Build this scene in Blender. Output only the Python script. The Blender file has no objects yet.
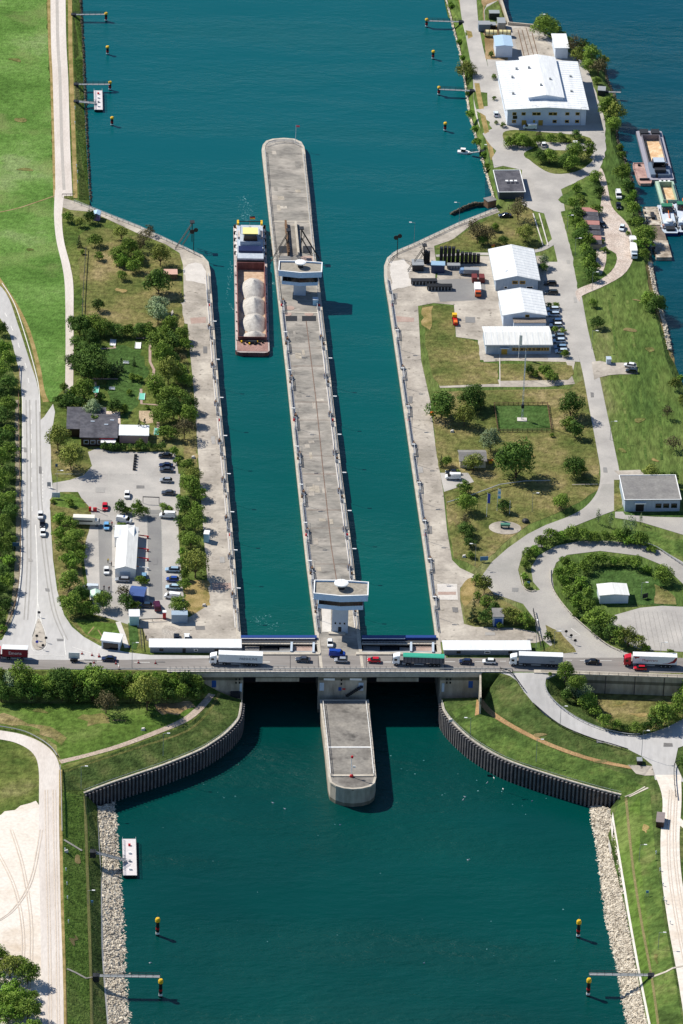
import bpy, math, random
from mathutils import Vector, Matrix
from mathutils.bvhtree import BVHTree
from mathutils.geometry import delaunay_2d_cdt
from mathutils import noise as mnoise
random.seed(7)
S = bpy.context.scene
COL = S.collection
R = math.radians
# ------------------------------------------------------------------ camera, sky, sun
FPX, PITCH, ROLL, DIST = 5265.0, R(30), R(2.0), 1700.0
FW = Vector((0, math.cos(PITCH), -math.sin(PITCH)))
_er, _eu = Vector((1, 0, 0)), Vector((0, math.sin(PITCH), math.cos(PITCH)))
CR = _er * math.cos(ROLL) + _eu * math.sin(ROLL)
CU = _eu * math.cos(ROLL) - _er * math.sin(ROLL)
CPOS = -FW * DIST
cam_data = bpy.data.cameras.new('camera')
cam_data.sensor_fit = 'VERTICAL'; cam_data.sensor_height = 24; cam_data.lens = FPX / 1024 * 24
cam_data.clip_start = 10; cam_data.clip_end = 9000
cam = bpy.data.objects.new('camera', cam_data); COL.objects.link(cam); S.camera = cam
M3 = Matrix((CR, CU, -FW)).transposed()
cam.matrix_world = Matrix.Translation(CPOS) @ M3.to_4x4()
SUN_EL, SUN_DX, SUN_DY = R(46), 0.87, -0.50           # shadows run to the right and a little towards the viewer
w = bpy.data.worlds.new('World'); S.world = w; w.use_nodes = True
nt = w.node_tree; nt.nodes.clear()
sky = nt.nodes.new('ShaderNodeTexSky'); sky.sky_type = 'NISHITA'; sky.sun_disc = False
sky.sun_elevation = SUN_EL; sky.sun_rotation = math.atan2(-SUN_DX, -SUN_DY); sky.air_density = 1.0; sky.dust_density = 0.0; sky.ozone_density = 4.0
bg = nt.nodes.new('ShaderNodeBackground'); bg.inputs[1].default_value = 0.085
wo = nt.nodes.new('ShaderNodeOutputWorld')
nt.links.new(sky.outputs[0], bg.inputs[0]); nt.links.new(bg.outputs[0], wo.inputs[0])
sd = bpy.data.lights.new('sun', 'SUN'); sd.energy = 5.0; sd.angle = R(0.5); sd.color = (1.0, 0.94, 0.82)
so = bpy.data.objects.new('sun', sd); COL.objects.link(so)
ldir = Vector((SUN_DX * math.cos(SUN_EL), SUN_DY * math.cos(SUN_EL), -math.sin(SUN_EL)))
so.rotation_euler = ldir.to_track_quat('-Z', 'Y').to_euler(); so.location = (-300, 300, 500)
S.view_settings.view_transform = 'Standard'; S.view_settings.look = 'None'
S.view_settings.exposure = 0.2; S.view_settings.gamma = 1
S.render.engine = 'CYCLES'
try:
    S.cycles.max_bounces = 5; S.cycles.transparent_max_bounces = 6
except Exception: pass

# ------------------------------------------------------------------ picture <-> place
def ray(px, py):
    return (FW + CR * ((px - 341.5) / FPX) + CU * ((512 - py) / FPX))
def P(px, py, z=0.0):
    d = ray(px, py); t = (z - CPOS.z) / d.z
    return CPOS + d * t
def head(p, q, z=0.0):
    d = P(*q, z) - P(*p, z); return math.atan2(d.y, d.x)
def mpp(px, py, z=0.0):               # metres per pixel across the view
    return (P(px, py, z) - CPOS).dot(FW) / FPX
CANAL = head((224, 450), (208, 268)) - math.pi / 2     # turn of the lock axis

# ------------------------------------------------------------------ materials
def lin(c):
    c = c / 255.0
    return c / 12.92 if c <= 0.04045 else ((c + 0.055) / 1.055) ** 2.4
def rgb(t, k=1.0): return (min(1, lin(t[0]) * k), min(1, lin(t[1]) * k), min(1, lin(t[2]) * k), 1)
MATS = {}
def mat(name, cols, rough=0.8, scale=0.2, scale2=2.5, amt2=0.35, metal=0.0, bump=0.0, bscale=3.0, world=False, stretch=None, randobj=0.0, spec=0.3, alpha=None, contrast=(0.35, 0.65), sheen=None, speck=None):
    """cols: 1-3 sRGB tones mixed by a broad noise, with a fine noise on top"""
    if name in MATS: return MATS[name]
    m = bpy.data.materials.new(name); m.use_nodes = True; n = m.node_tree; n.nodes.clear(); L = n.links.new
    out = n.nodes.new('ShaderNodeOutputMaterial'); b = n.nodes.new('ShaderNodeBsdfPrincipled'); L(b.outputs[0], out.inputs[0])
    b.inputs['Roughness'].default_value = rough; b.inputs['Metallic'].default_value = metal
    b.inputs['Specular IOR Level'].default_value = spec
    if world:
        g = n.nodes.new('ShaderNodeNewGeometry'); co = g.outputs['Position']
    else:
        g = n.nodes.new('ShaderNodeTexCoord'); co = g.outputs['Object']
    if stretch:
        mp = n.nodes.new('ShaderNodeMapping'); mp.inputs['Scale'].default_value = stretch[0]; mp.inputs['Rotation'].default_value = (0, 0, stretch[1])
        L(co, mp.inputs[0]); co = mp.outputs[0]
    n1 = n.nodes.new('ShaderNodeTexNoise'); n1.inputs['Scale'].default_value = scale; n1.inputs['Detail'].default_value = 6; n1.inputs['Roughness'].default_value = 0.62
    L(co, n1.inputs['Vector'])
    cr = n.nodes.new('ShaderNodeValToRGB'); L(n1.outputs[0], cr.inputs[0])
    cols = list(cols) if not isinstance(cols[0], (int, float)) else [cols]
    if len(cols) == 1: cols = [cols[0], cols[0]]
    e = cr.color_ramp.elements
    e[0].position, e[1].position = contrast; e[0].color = rgb(cols[0]); e[1].color = rgb(cols[-1])
    if len(cols) == 3:
        x = e.new(sum(contrast) / 2); x.color = rgb(cols[1])
    if len(cols) == 4:
        x = e.new(contrast[0] * .67 + contrast[1] * .33); x.color = rgb(cols[1]); x = e.new(contrast[0] * .33 + contrast[1] * .67); x.color = rgb(cols[2])
    n2 = n.nodes.new('ShaderNodeTexNoise'); n2.inputs['Scale'].default_value = scale2; n2.inputs['Detail'].default_value = 3
    L(co, n2.inputs['Vector'])
    mr = n.nodes.new('ShaderNodeMapRange'); mr.inputs[1].default_value = 0.3; mr.inputs[2].default_value = 0.7
    mr.inputs[3].default_value = 1 - amt2; mr.inputs[4].default_value = 1 + amt2
    L(n2.outputs[0], mr.inputs[0]); v = mr.outputs[0]
    if randobj:
        oi = n.nodes.new('ShaderNodeObjectInfo'); m2 = n.nodes.new('ShaderNodeMapRange')
        m2.inputs[3].default_value = 1 - randobj; m2.inputs[4].default_value = 1 + randobj
        L(oi.outputs['Random'], m2.inputs[0]); mm = n.nodes.new('ShaderNodeMath'); mm.operation = 'MULTIPLY'
        L(m2.outputs[0], mm.inputs[0]); L(v, mm.inputs[1]); v = mm.outputs[0]
    sc = n.nodes.new('ShaderNodeVectorMath'); sc.operation = 'SCALE'; L(cr.outputs[0], sc.inputs[0]); L(v, sc.inputs['Scale'])
    colout = sc.outputs[0]
    if speck:
        vn = n.nodes.new('ShaderNodeTexNoise'); vn.inputs['Scale'].default_value = speck[0]; vn.inputs['Detail'].default_value = 4; L(co, vn.inputs['Vector'])
        r2 = n.nodes.new('ShaderNodeMapRange'); r2.inputs[1].default_value = speck[1]; r2.inputs[2].default_value = speck[2]; L(vn.outputs[0], r2.inputs[0])
        mx = n.nodes.new('ShaderNodeMix'); mx.data_type = 'RGBA'; mx.inputs['B'].default_value = rgb(speck[3])
        L(r2.outputs[0], mx.inputs['Factor']); L(colout, mx.inputs['A']); colout = mx.outputs['Result']
    L(colout, b.inputs['Base Color'])
    if bump:
        n3 = n.nodes.new('ShaderNodeTexNoise'); n3.inputs['Scale'].default_value = bscale; n3.inputs['Detail'].default_value = 4; L(co, n3.inputs['Vector'])
        bp = n.nodes.new('ShaderNodeBump'); bp.inputs['Strength'].default_value = 1; bp.inputs['Distance'].default_value = bump
        L(n3.outputs[0], bp.inputs['Height']); L(bp.outputs[0], b.inputs['Normal'])
    MATS[name] = m; return m
def paint(name, c, rough=0.45, metal=0.0, spec=0.4, amt=0.06):
    return mat(name, c, rough=rough, metal=metal, spec=spec, amt2=amt, scale2=1.2)

def grass(name, cols, sc=0.035, speck=None, stretch=None, amt=0.28):
    return mat(name, cols, rough=0.95, scale=sc, scale2=0.55, amt2=amt * 1.35, world=True, bump=0.45, bscale=1.3, spec=0.05, speck=speck, stretch=stretch)
G_LUSH = grass('lush_meadow', [(76, 108, 48), (90, 124, 58), (104, 136, 70), (124, 144, 92)], 0.035, amt=0.2, speck=(0.03, 0.52, 0.72, (134, 142, 92)))
G_PARK = grass('park_lawn', [(66, 86, 40), (84, 100, 48), (104, 112, 60), (124, 122, 80)], 0.04)
G_DRY = grass('dry_lawn', [(78, 90, 46), (102, 106, 60), (122, 116, 74), (146, 132, 96)], 0.05)
G_RIGHT = grass('field_grass', [(70, 92, 46), (84, 104, 52), (100, 114, 62), (122, 122, 82)], 0.03, stretch=((1.0, 0.35, 1), 0.2))
G_BANK = grass('bank_grass', [(62, 80, 40), (76, 98, 48), (92, 112, 56), (108, 118, 68)], 0.1, amt=0.26)
G_SLOPE = grass('slope_grass', [(56, 72, 38), (70, 88, 46), (84, 98, 54), (102, 108, 66)], 0.12, amt=0.26)
G_BRIGHT = grass('bright_lawn', [(58, 82, 40), (68, 94, 48), (80, 104, 56)], 0.06)
G_VIVID = grass('vivid_grass', [(74, 98, 42), (88, 112, 50), (104, 120, 64)], 0.05)
SOIL = mat('bare_soil', [(128, 106, 76), (150, 128, 96), (172, 150, 120)], rough=0.95, scale=0.15, world=True, amt2=0.2, spec=0.05)
STRAW = mat('straw_verge', [(120, 112, 66), (150, 132, 88), (168, 148, 104)], rough=0.95, scale=0.2, world=True, amt2=0.25, spec=0.05)
ASPH = mat('asphalt_pale', [(176, 174, 173), (187, 185, 184), (195, 193, 192)], rough=0.9, scale=0.05, scale2=0.8, world=True, amt2=0.06, spec=0.15, stretch=((1, 0.25, 1), 0))
ASPH_B = mat('asphalt_bridge', [(122, 118, 116), (136, 131, 128), (148, 143, 140)], rough=0.9, scale=0.12, scale2=1.2, world=True, amt2=0.07, spec=0.15, stretch=((0.15, 1, 1), 0))
ASPH_D = mat('asphalt_grey', [(156, 153, 149), (167, 163, 159), (176, 172, 166)], rough=0.9, scale=0.08, world=True, amt2=0.08, spec=0.15)
ASPH_P = mat('asphalt_lot', [(160, 156, 153), (174, 170, 166), (188, 183, 178)], rough=0.9, scale=0.07, world=True, amt2=0.07, spec=0.15)
PATCH = mat('asphalt_patch', [(128, 127, 128), (140, 139, 138)], rough=0.9, scale=0.1, world=True, amt2=0.05, spec=0.15)
DUST = mat('dusty_gravel', [(214, 204, 192), (226, 218, 209), (202, 186, 168)], rough=0.95, scale=0.05, scale2=1.0, world=True, amt2=0.1, spec=0.05, contrast=(0.3, 0.7))
GRAVEL = mat('pale_gravel_road', [(196, 186, 178), (208, 199, 192), (216, 209, 203)], rough=0.95, scale=0.1, world=True, amt2=0.08, spec=0.05, stretch=((1, 0.2, 1), 0))
CONC_Q = mat('quay_concrete', [(148, 141, 132), (166, 158, 149), (179, 171, 161), (194, 186, 175)], rough=0.9, scale=0.09, scale2=0.9, world=True, amt2=0.1, spec=0.1, speck=(0.5, 0.62, 0.72, (118, 112, 104)))
CONC_I = mat('island_concrete', [(122, 118, 114), (142, 138, 132), (158, 152, 145), (172, 166, 158)], rough=0.9, scale=0.16, scale2=1.1, world=True, amt2=0.12, spec=0.1, stretch=((0.5, 1, 1), CANAL), speck=(0.35, 0.6, 0.75, (96, 92, 90)))
CONC_W = mat('wall_concrete', [(150, 142, 130), (172, 163, 150), (188, 180, 166)], rough=0.9, scale=0.3, scale2=1.0, world=True, amt2=0.15, spec=0.1, stretch=((1, 1, 0.3), 0))
def waterline(m):
    n = m.node_tree; L = n.links.new; b = n.nodes['Principled BSDF']; src = b.inputs['Base Color'].links[0].from_socket
    g = n.nodes.new('ShaderNodeNewGeometry'); sx = n.nodes.new('ShaderNodeSeparateXYZ'); L(g.outputs['Position'], sx.inputs[0]); last = None
    for z, r_ in ((-2.4, .55), (-14.4, 1.0)):
        a = n.nodes.new('ShaderNodeMath'); a.operation = 'COMPARE'; L(sx.outputs[2], a.inputs[0]); a.inputs[1].default_value = z; a.inputs[2].default_value = r_
        if last is None: last = a.outputs[0]
        else:
            d = n.nodes.new('ShaderNodeMath'); d.operation = 'MAXIMUM'; L(last, d.inputs[0]); L(a.outputs[0], d.inputs[1]); last = d.outputs[0]
    mx = n.nodes.new('ShaderNodeMix'); mx.data_type = 'RGBA'; mm = n.nodes.new('ShaderNodeMath'); mm.operation = 'MULTIPLY'; mm.inputs[1].default_value = .65; L(last, mm.inputs[0]); L(mm.outputs[0], mx.inputs['Factor']); L(src, mx.inputs['A']); mx.inputs['B'].default_value = rgb((56, 60, 44)); L(mx.outputs['Result'], b.inputs['Base Color'])
waterline(CONC_W)
CONC_N = mat('nose_concrete', [(112, 108, 104), (134, 130, 125), (150, 145, 138)], rough=0.9, scale=0.14, scale2=1.0, world=True, amt2=0.14, spec=0.1, speck=(0.3, 0.6, 0.75, (88, 86, 84)))
CONC_P = mat('pale_coping', [(176, 168, 156), (198, 190, 178)], rough=0.85, scale=0.4, world=True, amt2=0.1, spec=0.1)
PINK = mat('pink_concrete', [(164, 140, 130), (178, 156, 146)], rough=0.9, scale=0.3, world=True, amt2=0.1)
WHITE_C = mat('white_concrete', [(196, 190, 184), (212, 206, 200)], rough=0.8, scale=0.3, world=True, amt2=0.06)
MARK = mat('road_paint', [(214, 212, 208), (228, 226, 222)], rough=0.7, scale=0.5, world=True, amt2=0.08)
STEEL_D = paint('dark_steel', (38, 40, 46), 0.6)
BLACK = paint('black_paint', (22, 23, 26), 0.6)
STEEL = paint('galvanised_steel', (150, 154, 158), 0.5)
RAIL = paint('rail_grey', (168, 172, 178), 0.5)
BLUE_G = paint('gate_blue', (28, 62, 130), 0.5)
BLUE_D = paint('door_blue', (36, 84, 160), 0.5)
SHEET = mat('sheet_pile', [(58, 56, 60), (76, 72, 74), (96, 88, 84)], rough=0.8, scale=0.4, world=True, amt2=0.2, stretch=((1, 1, 0.15), 0))
TOWER_W = paint('tower_white', (236, 238, 240), 0.5); TOWER_SKYLIT = paint('tower_skylit_white', (176, 208, 240), 0.45)  # skylight blue of the shaded white tower fronts is put into the colour
TOWER_G = paint('tower_grey', (182, 194, 208), 0.6)
ROOFGR = mat('roof_gravel', [(142, 136, 126), (164, 157, 146)], rough=0.95, scale=0.8, amt2=0.12)
GLASS = mat('dark_glass', [(10, 12, 16), (18, 20, 24)], rough=0.12, scale=0.5, spec=0.5, amt2=0.1)
WHITE = paint('white_paint', (238, 238, 238), 0.45)
ROOFW = mat('white_sheet_roof', [(218, 221, 225), (236, 238, 240)], rough=0.5, scale=0.25, scale2=1.0, amt2=0.04, stretch=((3, 0.4, 1), 0), spec=0.3)
ROOFW2 = mat('ribbed_pale_roof', [(214, 214, 212), (234, 234, 232)], rough=0.5, scale=0.5, amt2=0.06, stretch=((4, 0.3, 1), 0), spec=0.3)
ROOFD = mat('dark_felt_roof', [(66, 66, 74), (84, 84, 92), (98, 97, 104)], rough=0.9, scale=0.3, scale2=1.5, amt2=0.15)
ROOFM = mat('grey_felt_roof', [(120, 118, 118), (138, 136, 134)], rough=0.9, scale=0.3, scale2=1.5, amt2=0.12)
WALLW = mat('white_wall', [(190, 204, 222), (206, 216, 230)], rough=0.6, scale=0.4, amt2=0.05)
WALLB = mat('blue_grey_wall', [(150, 166, 184), (168, 182, 198)], rough=0.6, scale=0.4, amt2=0.06, stretch=((5, 1, 1), 0))
OCHRE = paint('ochre_frame', (184, 148, 62), 0.6)
RED = paint('red_paint', (190, 20, 34), 0.4)
DRED = paint('dark_red_paint', (138, 22, 40), 0.45)
YELLOW = paint('yellow_paint', (232, 186, 40), 0.5)
CREAM = paint('cream_yellow_roof', (236, 226, 150), 0.5)
ORANGE = paint('orange_paint', (226, 116, 36), 0.5)
GREEN = paint('green_tarp', (52, 164, 138), 0.55)
TEAL = paint('teal_paint', (30, 108, 128), 0.4)
BROWN = mat('weathered_wood', [(96, 72, 54), (124, 98, 76)], rough=0.85, scale=1.0, amt2=0.15)
RUST = mat('rusty_pink_deck', [(150, 118, 112), (176, 142, 134), (192, 160, 150)], rough=0.8, scale=0.4, amt2=0.12)
SAND = mat('yellow_sand', [(186, 150, 112), (206, 174, 138), (222, 198, 168)], rough=0.95, scale=0.5, amt2=0.1)
HEAP = mat('pale_gravel_heap', [(172, 168, 164), (188, 184, 179), (202, 198, 193)], rough=0.95, scale=0.9, scale2=4, amt2=0.12, bump=0.15, bscale=4)
HOLDFL = mat('hold_floor', [(176, 146, 120), (206, 182, 158)], rough=0.8, scale=0.5, amt2=0.1)
TYRE = paint('tyre_rubber', (24, 24, 26), 0.8)
RIM = paint('wheel_rim', (150, 152, 156), 0.4, 0.6)
LAMPG = paint('headlamp_glass', (220, 226, 232), 0.2)
BARK = mat('bark', [(74, 60, 48), (98, 82, 66)], rough=0.95, scale=2, amt2=0.2)
STONE = mat('pale_riprap', [(150, 140, 126), (198, 188, 172), (222, 213, 198)], rough=0.95, scale=0.8, world=True, amt2=0.2)
STONE_D = mat('dark_riprap', [(70, 66, 56), (100, 94, 82), (120, 112, 96)], rough=0.95, scale=0.8, world=True, amt2=0.3)
SKIN = paint('skin', (196, 150, 124), 0.6)
def leafmat(name, c0, c1, c2, trans=0.25):
    m = mat(name, [c0, c1, c2], rough=0.7, scale=0.45, scale2=2.0, amt2=0.25, randobj=0.26, spec=0.12, contrast=(0.36, 0.64))
    return m
LEAF = {
 'b': leafmat('leaf_green', (86, 112, 42), (112, 138, 54), (138, 160, 74)),
 'd': leafmat('leaf_dark', (62, 88, 38), (80, 108, 46), (100, 128, 56)),
 'o': leafmat('leaf_olive', (98, 112, 46), (122, 132, 60), (146, 152, 80)),
 'w': leafmat('leaf_pale', (112, 132, 92), (136, 154, 114), (160, 174, 136)),
 'x': leafmat('leaf_sparse_brown', (86, 80, 56), (104, 98, 68), (122, 114, 82)),
 'c': leafmat('leaf_conifer', (34, 54, 34), (46, 68, 40), (58, 82, 50)),
 's': leafmat('leaf_shrub', (84, 108, 40), (108, 132, 50), (132, 154, 68)),
 'p': leafmat('leaf_poplar', (104, 124, 84), (126, 144, 106), (150, 164, 128)),
 'v': leafmat('leaf_vivid', (88, 122, 42), (110, 144, 52), (134, 164, 70)),
}

# ------------------------------------------------------------------ mesh builder
class MB:
    def __init__(s): s.v = []; s.f = []; s.m = []; s.mats = []
    def mi(s, m):
        if m not in s.mats: s.mats.append(m)
        return s.mats.index(m)
    def add(s, vs, fs, m, xf=None):
        o = len(s.v)
        for p in vs:
            p = Vector(p); s.v.append(tuple(xf @ p) if xf is not None else tuple(p))
        k = s.mi(m)
        for f in fs: s.f.append(tuple(i + o for i in f)); s.m.append(k)
        return s
    def box(s, x0, x1, y0, y1, z0, z1, m, xf=None, taper=0.0):
        t = taper
        vs = [(x0, y0, z0), (x1, y0, z0), (x1, y1, z0), (x0, y1, z0), (x0 + t, y0 + t, z1), (x1 - t, y0 + t, z1), (x1 - t, y1 - t, z1), (x0 + t, y1 - t, z1)]
        return s.add(vs, [(3, 2, 1, 0), (4, 5, 6, 7), (0, 1, 5, 4), (1, 2, 6, 5), (2, 3, 7, 6), (3, 0, 4, 7)], m, xf)
    def bar(s, a, b, r, m, n=6, r2=None):
        a, b = Vector(a), Vector(b); d = b - a
        if d.length < 1e-6: return s
        q = d.to_track_quat('Z', 'Y'); r2 = r if r2 is None else r2; vs = []
        for k in range(n):
            t = 2 * math.pi * k / n + math.pi / n
            vs.append(a + q @ Vector((r * math.cos(t), r * math.sin(t), 0)))
        for k in range(n):
            t = 2 * math.pi * k / n + math.pi / n
            vs.append(b + q @ Vector((r2 * math.cos(t), r2 * math.sin(t), 0)))
        fs = [(k, (k + 1) % n, n + (k + 1) % n, n + k) for k in range(n)] + [tuple(range(n - 1, -1, -1)), tuple(range(n, 2 * n))]
        return s.add(vs, fs, m)
    def prism(s, poly, z0, z1, m, mtop=None):
        n = len(poly); area = sum(poly[i][0] * poly[(i + 1) % n][1] - poly[(i + 1) % n][0] * poly[i][1] for i in range(n))
        if area < 0: poly = poly[::-1]
        vs = [(p[0], p[1], z0) for p in poly] + [(p[0], p[1], z1) for p in poly]
        s.add(vs, [(k, (k + 1) % n, n + (k + 1) % n, n + k) for k in range(n)] + [tuple(range(n - 1, -1, -1))], m)
        s.add([(p[0], p[1], z1) for p in poly], [tuple(range(n))], mtop or m)
        return s
    def lathe(s, prof, m, n=16, cx=0, cy=0, cz=0):
        vs = []; fs = []
        for (r, z) in prof:
            for k in range(n):
                t = 2 * math.pi * k / n; vs.append((cx + r * math.cos(t), cy + r * math.sin(t), cz + z))
        for i in range(len(prof) - 1):
            for k in range(n):
                fs.append((i * n + k, i * n + (k + 1) % n, (i + 1) * n + (k + 1) % n, (i + 1) * n + k))
        fs.append(tuple(range(n - 1, -1, -1))); fs.append(tuple((len(prof) - 1) * n + k for k in range(n)))
        return s.add(vs, fs, m)
    def mesh(s, name='mesh'):
        me = bpy.data.meshes.new(name); me.from_pydata(s.v, [], s.f)
        for m in s.mats: me.materials.append(m)
        me.polygons.foreach_set('material_index', s.m); me.update(); return me
    def build(s, name, parent=None): return link(name, s.mesh(name), parent)
def link(name, me, parent=None, loc=None, rz=None):
    o = bpy.data.objects.new(name, me); COL.objects.link(o)
    if parent: o.parent = parent
    if loc is not None: o.location = loc
    if rz is not None: o.rotation_euler[2] = rz
    return o
def tag(o, label, cat, group=None):
    o['label'] = label; o['category'] = cat
    if group: o['group'] = group
    return o
def struct(o, kind='structure'): o['kind'] = kind; return o
def thing(name, label, cat, loc=(0, 0, 0), rz=0.0, group=None):
    o = bpy.data.objects.new(name, None); COL.objects.link(o); o.location = loc; o.rotation_euler = (0, 0, rz)
    o.empty_display_size = 1
    return tag(o, label, cat, group)
def copy_tree(o, parent=None):
    c = o.copy(); COL.objects.link(c); c.parent = parent
    for ch in list(o.children): copy_tree(ch, c)
    return c
ORD = ['first', 'second', 'third', 'fourth', 'fifth', 'sixth', 'seventh', 'eighth', 'ninth', 'tenth', 'eleventh', 'twelfth', 'thirteenth', 'fourteenth', 'fifteenth', 'sixteenth', 'seventeenth', 'eighteenth', 'nineteenth', 'twentieth']
def ordw(i):
    if i < 20: return ORD[i]
    tens = {2: ('twentieth', 'twenty'), 3: ('thirtieth', 'thirty'), 4: ('fortieth', 'forty'), 5: ('fiftieth', 'fifty')}[(i + 1) // 10]
    return tens[0] if (i + 1) % 10 == 0 else tens[1] + '-' + ORD[(i + 1) % 10 - 1]
def smooth(pts, n=6, closed=False):
    out = []; N = len(pts); rng = N if closed else N - 1
    for i in range(rng):
        g = lambda k: Vector(pts[k % N]) if closed else Vector(pts[max(0, min(N - 1, k))])
        p0, p1, p2, p3 = g(i - 1), g(i), g(i + 1), g(i + 2)
        for j in range(n):
            t = j / n
            out.append(tuple(0.5 * ((2 * p1) + (p2 - p0) * t + (2 * p0 - 5 * p1 + 4 * p2 - p3) * t * t + (3 * p1 - p0 - 3 * p2 + p3) * t ** 3)))
    if not closed: out.append(tuple(pts[-1]))
    return out
# ------------------------------------------------------------------ terrain
UPZ, LOZ = -2.5, -14.6                     # upper and lower water levels
BVHS = []
TEDGES = []
def inside(x, y, poly):
    c = False; j = len(poly) - 1
    for i in range(len(poly)):
        a, b = poly[i], poly[j]
        if (a[1] > y) != (b[1] > y) and x < (b[0] - a[0]) * (y - a[1]) / (b[1] - a[1]) + a[0]: c = not c
        j = i
    return c
def keepin(V, F, poly):
    out = []
    for f in F:
        cx = sum(V[i][0] for i in f) / len(f); cy = sum(V[i][1] for i in f) / len(f)
        if inside(cx, cy, poly): out.append(tuple(f))
    return out
def terrain(name, outline, inner, m, lines=()):
    """outline / inner: (px, py, z) points -> one triangulated sheet"""
    pts = list(outline) + list(inner); W = [P(a, b, c) for a, b, c in pts]; n = len(outline)
    ed = []
    for ln in lines:
        k0 = len(W); W += [P(a, b, c) for a, b, c in ln]; ed += [(k0 + i, k0 + i + 1) for i in range(len(ln) - 1)]
    r = delaunay_2d_cdt([Vector((p.x, p.y)) for p in W], ed, [list(range(n))], 0, 1e-4)
    tris = keepin(r[0], r[2], [(p.x, p.y) for p in W[:n]])
    vs = []
    for i, v in enumerate(r[0]):
        src = r[3][i]; z = W[src[0]].z if src else None
        if z is None:
            z = min(W, key=lambda p: (p.x - v.x) ** 2 + (p.y - v.y) ** 2).z
        vs.append((v.x, v.y, z))
    me = bpy.data.meshes.new(name); me.from_pydata(vs, [], tris); me.materials.append(m); me.update()
    BVHS.append(BVHTree.FromPolygons(vs, tris))
    for f in tris:
        for i in range(3):
            a, b = vs[f[i]], vs[f[(i + 1) % 3]]
            if f[i] < f[(i + 1) % 3] and abs(a[2]) + abs(b[2]) > 0.1: TEDGES.append((Vector(a[:2]), Vector(b[:2])))
    for p in me.polygons:
        if p.normal.z < 0: me.flip_normals(); break
    return struct(link(name, me))
def ground_z(x, y, default=0.0):
    best = None
    for b in BVHS:
        h = b.ray_cast(Vector((x, y, 60)), Vector((0, 0, -1)))
        if h[0] is not None and (best is None or h[0].z > best): best = h[0].z
    return default if best is None else best
def near_z(x, y):
    g = None
    for b in BVHS:
        h = b.ray_cast(Vector((x, y, 60)), Vector((0, 0, -1)))
        if h[0] is not None and (g is None or h[0].z > g): g = h[0].z
    if g is not None: return g
    best = None
    for dx in (-3, -1.5, -.6, .6, 1.5, 3, 0):
        for dy in (-3, -1.5, -.6, 0, .6, 1.5, 3):
            for b in BVHS:
                h = b.ray_cast(Vector((x + dx, y + dy, 60)), Vector((0, 0, -1)))
                if h[0] is not None and (best is None or dx * dx + dy * dy < best[0]): best = (dx * dx + dy * dy, h[0].z)
    return best[1] if best else 0.0
def G(px, py):
    d = ray(px, py).normalized(); best = None
    for b in BVHS:
        h = b.ray_cast(CPOS, d)
        if h[0] is not None and (best is None or h[3] < best[1]): best = (h[0], h[3])
    return best[0].copy() if best else P(px, py, 0)
CHL = [(211, 290, 0), (218, 380, 0), (225, 453, 0), (233.5, 548, 0), (240.5, 637, 0), (242, 654, 0), (243, 672, 0)]
CHR = [(441, 672, 0), (438, 654, 0), (436, 637, 0), (424, 547, 0), (410, 450, 0), (398, 366, 0), (388.5, 300, 0), (384.5, 276, 0), (384.5, 266, 0), (387.5, 258, 0), (396, 251.5, 0), (414, 244, 0), (459, 223, 0), (496, 208.5, 0)]
# left upper land
left_up = [(-700, -500, 0), (56, -500, 0), (76, -100, -2.7), (80, 0, -2.7), (83, 60, -2.7), (86, 130, -2.7), (90, 200, -2.7), (89, 206.5, 0), (140, 227, 0), (183, 247, 0), (202, 255.5, 0), (208, 262, 0), (210, 272, 0)] + CHL + \
          [(206, 673, 0), (190, 673, 0), (125, 672, 0), (60, 671.5, 0), (0, 671, 0), (-700, 668, 0)]
terrain('ground_west_bank', left_up, [(30, 300, 0), (100, 500, 0), (150, 300, 0), (150, 600, 0)], G_PARK, [[(45, -500, 0), (64, -100, 0), (72, 0, 0), (74, 60, 0), (76, 130, 0), (79, 200, 0), (89, 206.5, 0)]])
# right upper land
shore = [(504, -100), (502, 0), (508.5, 23), (535, 26), (560, 40), (585, 52), (604, 62), (608, 81), (615, 95), (617, 118), (618, 140), (625, 158), (632, 179), (637, 202), (642, 218), (648, 245), (652, 262), (655, 285), (665, 322), (673, 358), (681, 378), (700, 430), (730, 520), (800, 640), (1100, 700)]
right_up = CHR[:1] + CHR[1:] + [(495, 200, -2.7), (486, 172, -2.7), (470, 116, -2.7), (465, 84, -2.7), (460, 53, -2.7), (446, 0, -2.7), (436, -60, -2.7), (420, -500, -2.7), (500, -500, -2.7)] + \
    [(a, b, -2.7) for a, b in shore] + [(1400, 760, 0), (1400, 690, 0), (800, 676, 0), (683, 674, 0), (620, 673.5, 0), (560, 673, 0), (545, 673, 0), (500, 672.5, 0), (481, 672, 0)]
bl1 = [(496, 208.5, 0), (500, 199, 0), (491, 168, 0), (476, 110, 0), (471, 72, 0), (465, 30, 0), (455, 0, 0), (446, -60, 0), (432, -499, 0)]
bl2 = [(470, -499, 0), (490, -100, 0), (498, 0, 0), (505, 26, 0), (534, 29.5, 0)] + [(a - 7, b + 1, 0) for a, b in shore[3:]]
terrain('ground_east_bank', right_up, [(540, 300, 0)], G_RIGHT, [bl1, bl2])
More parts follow.
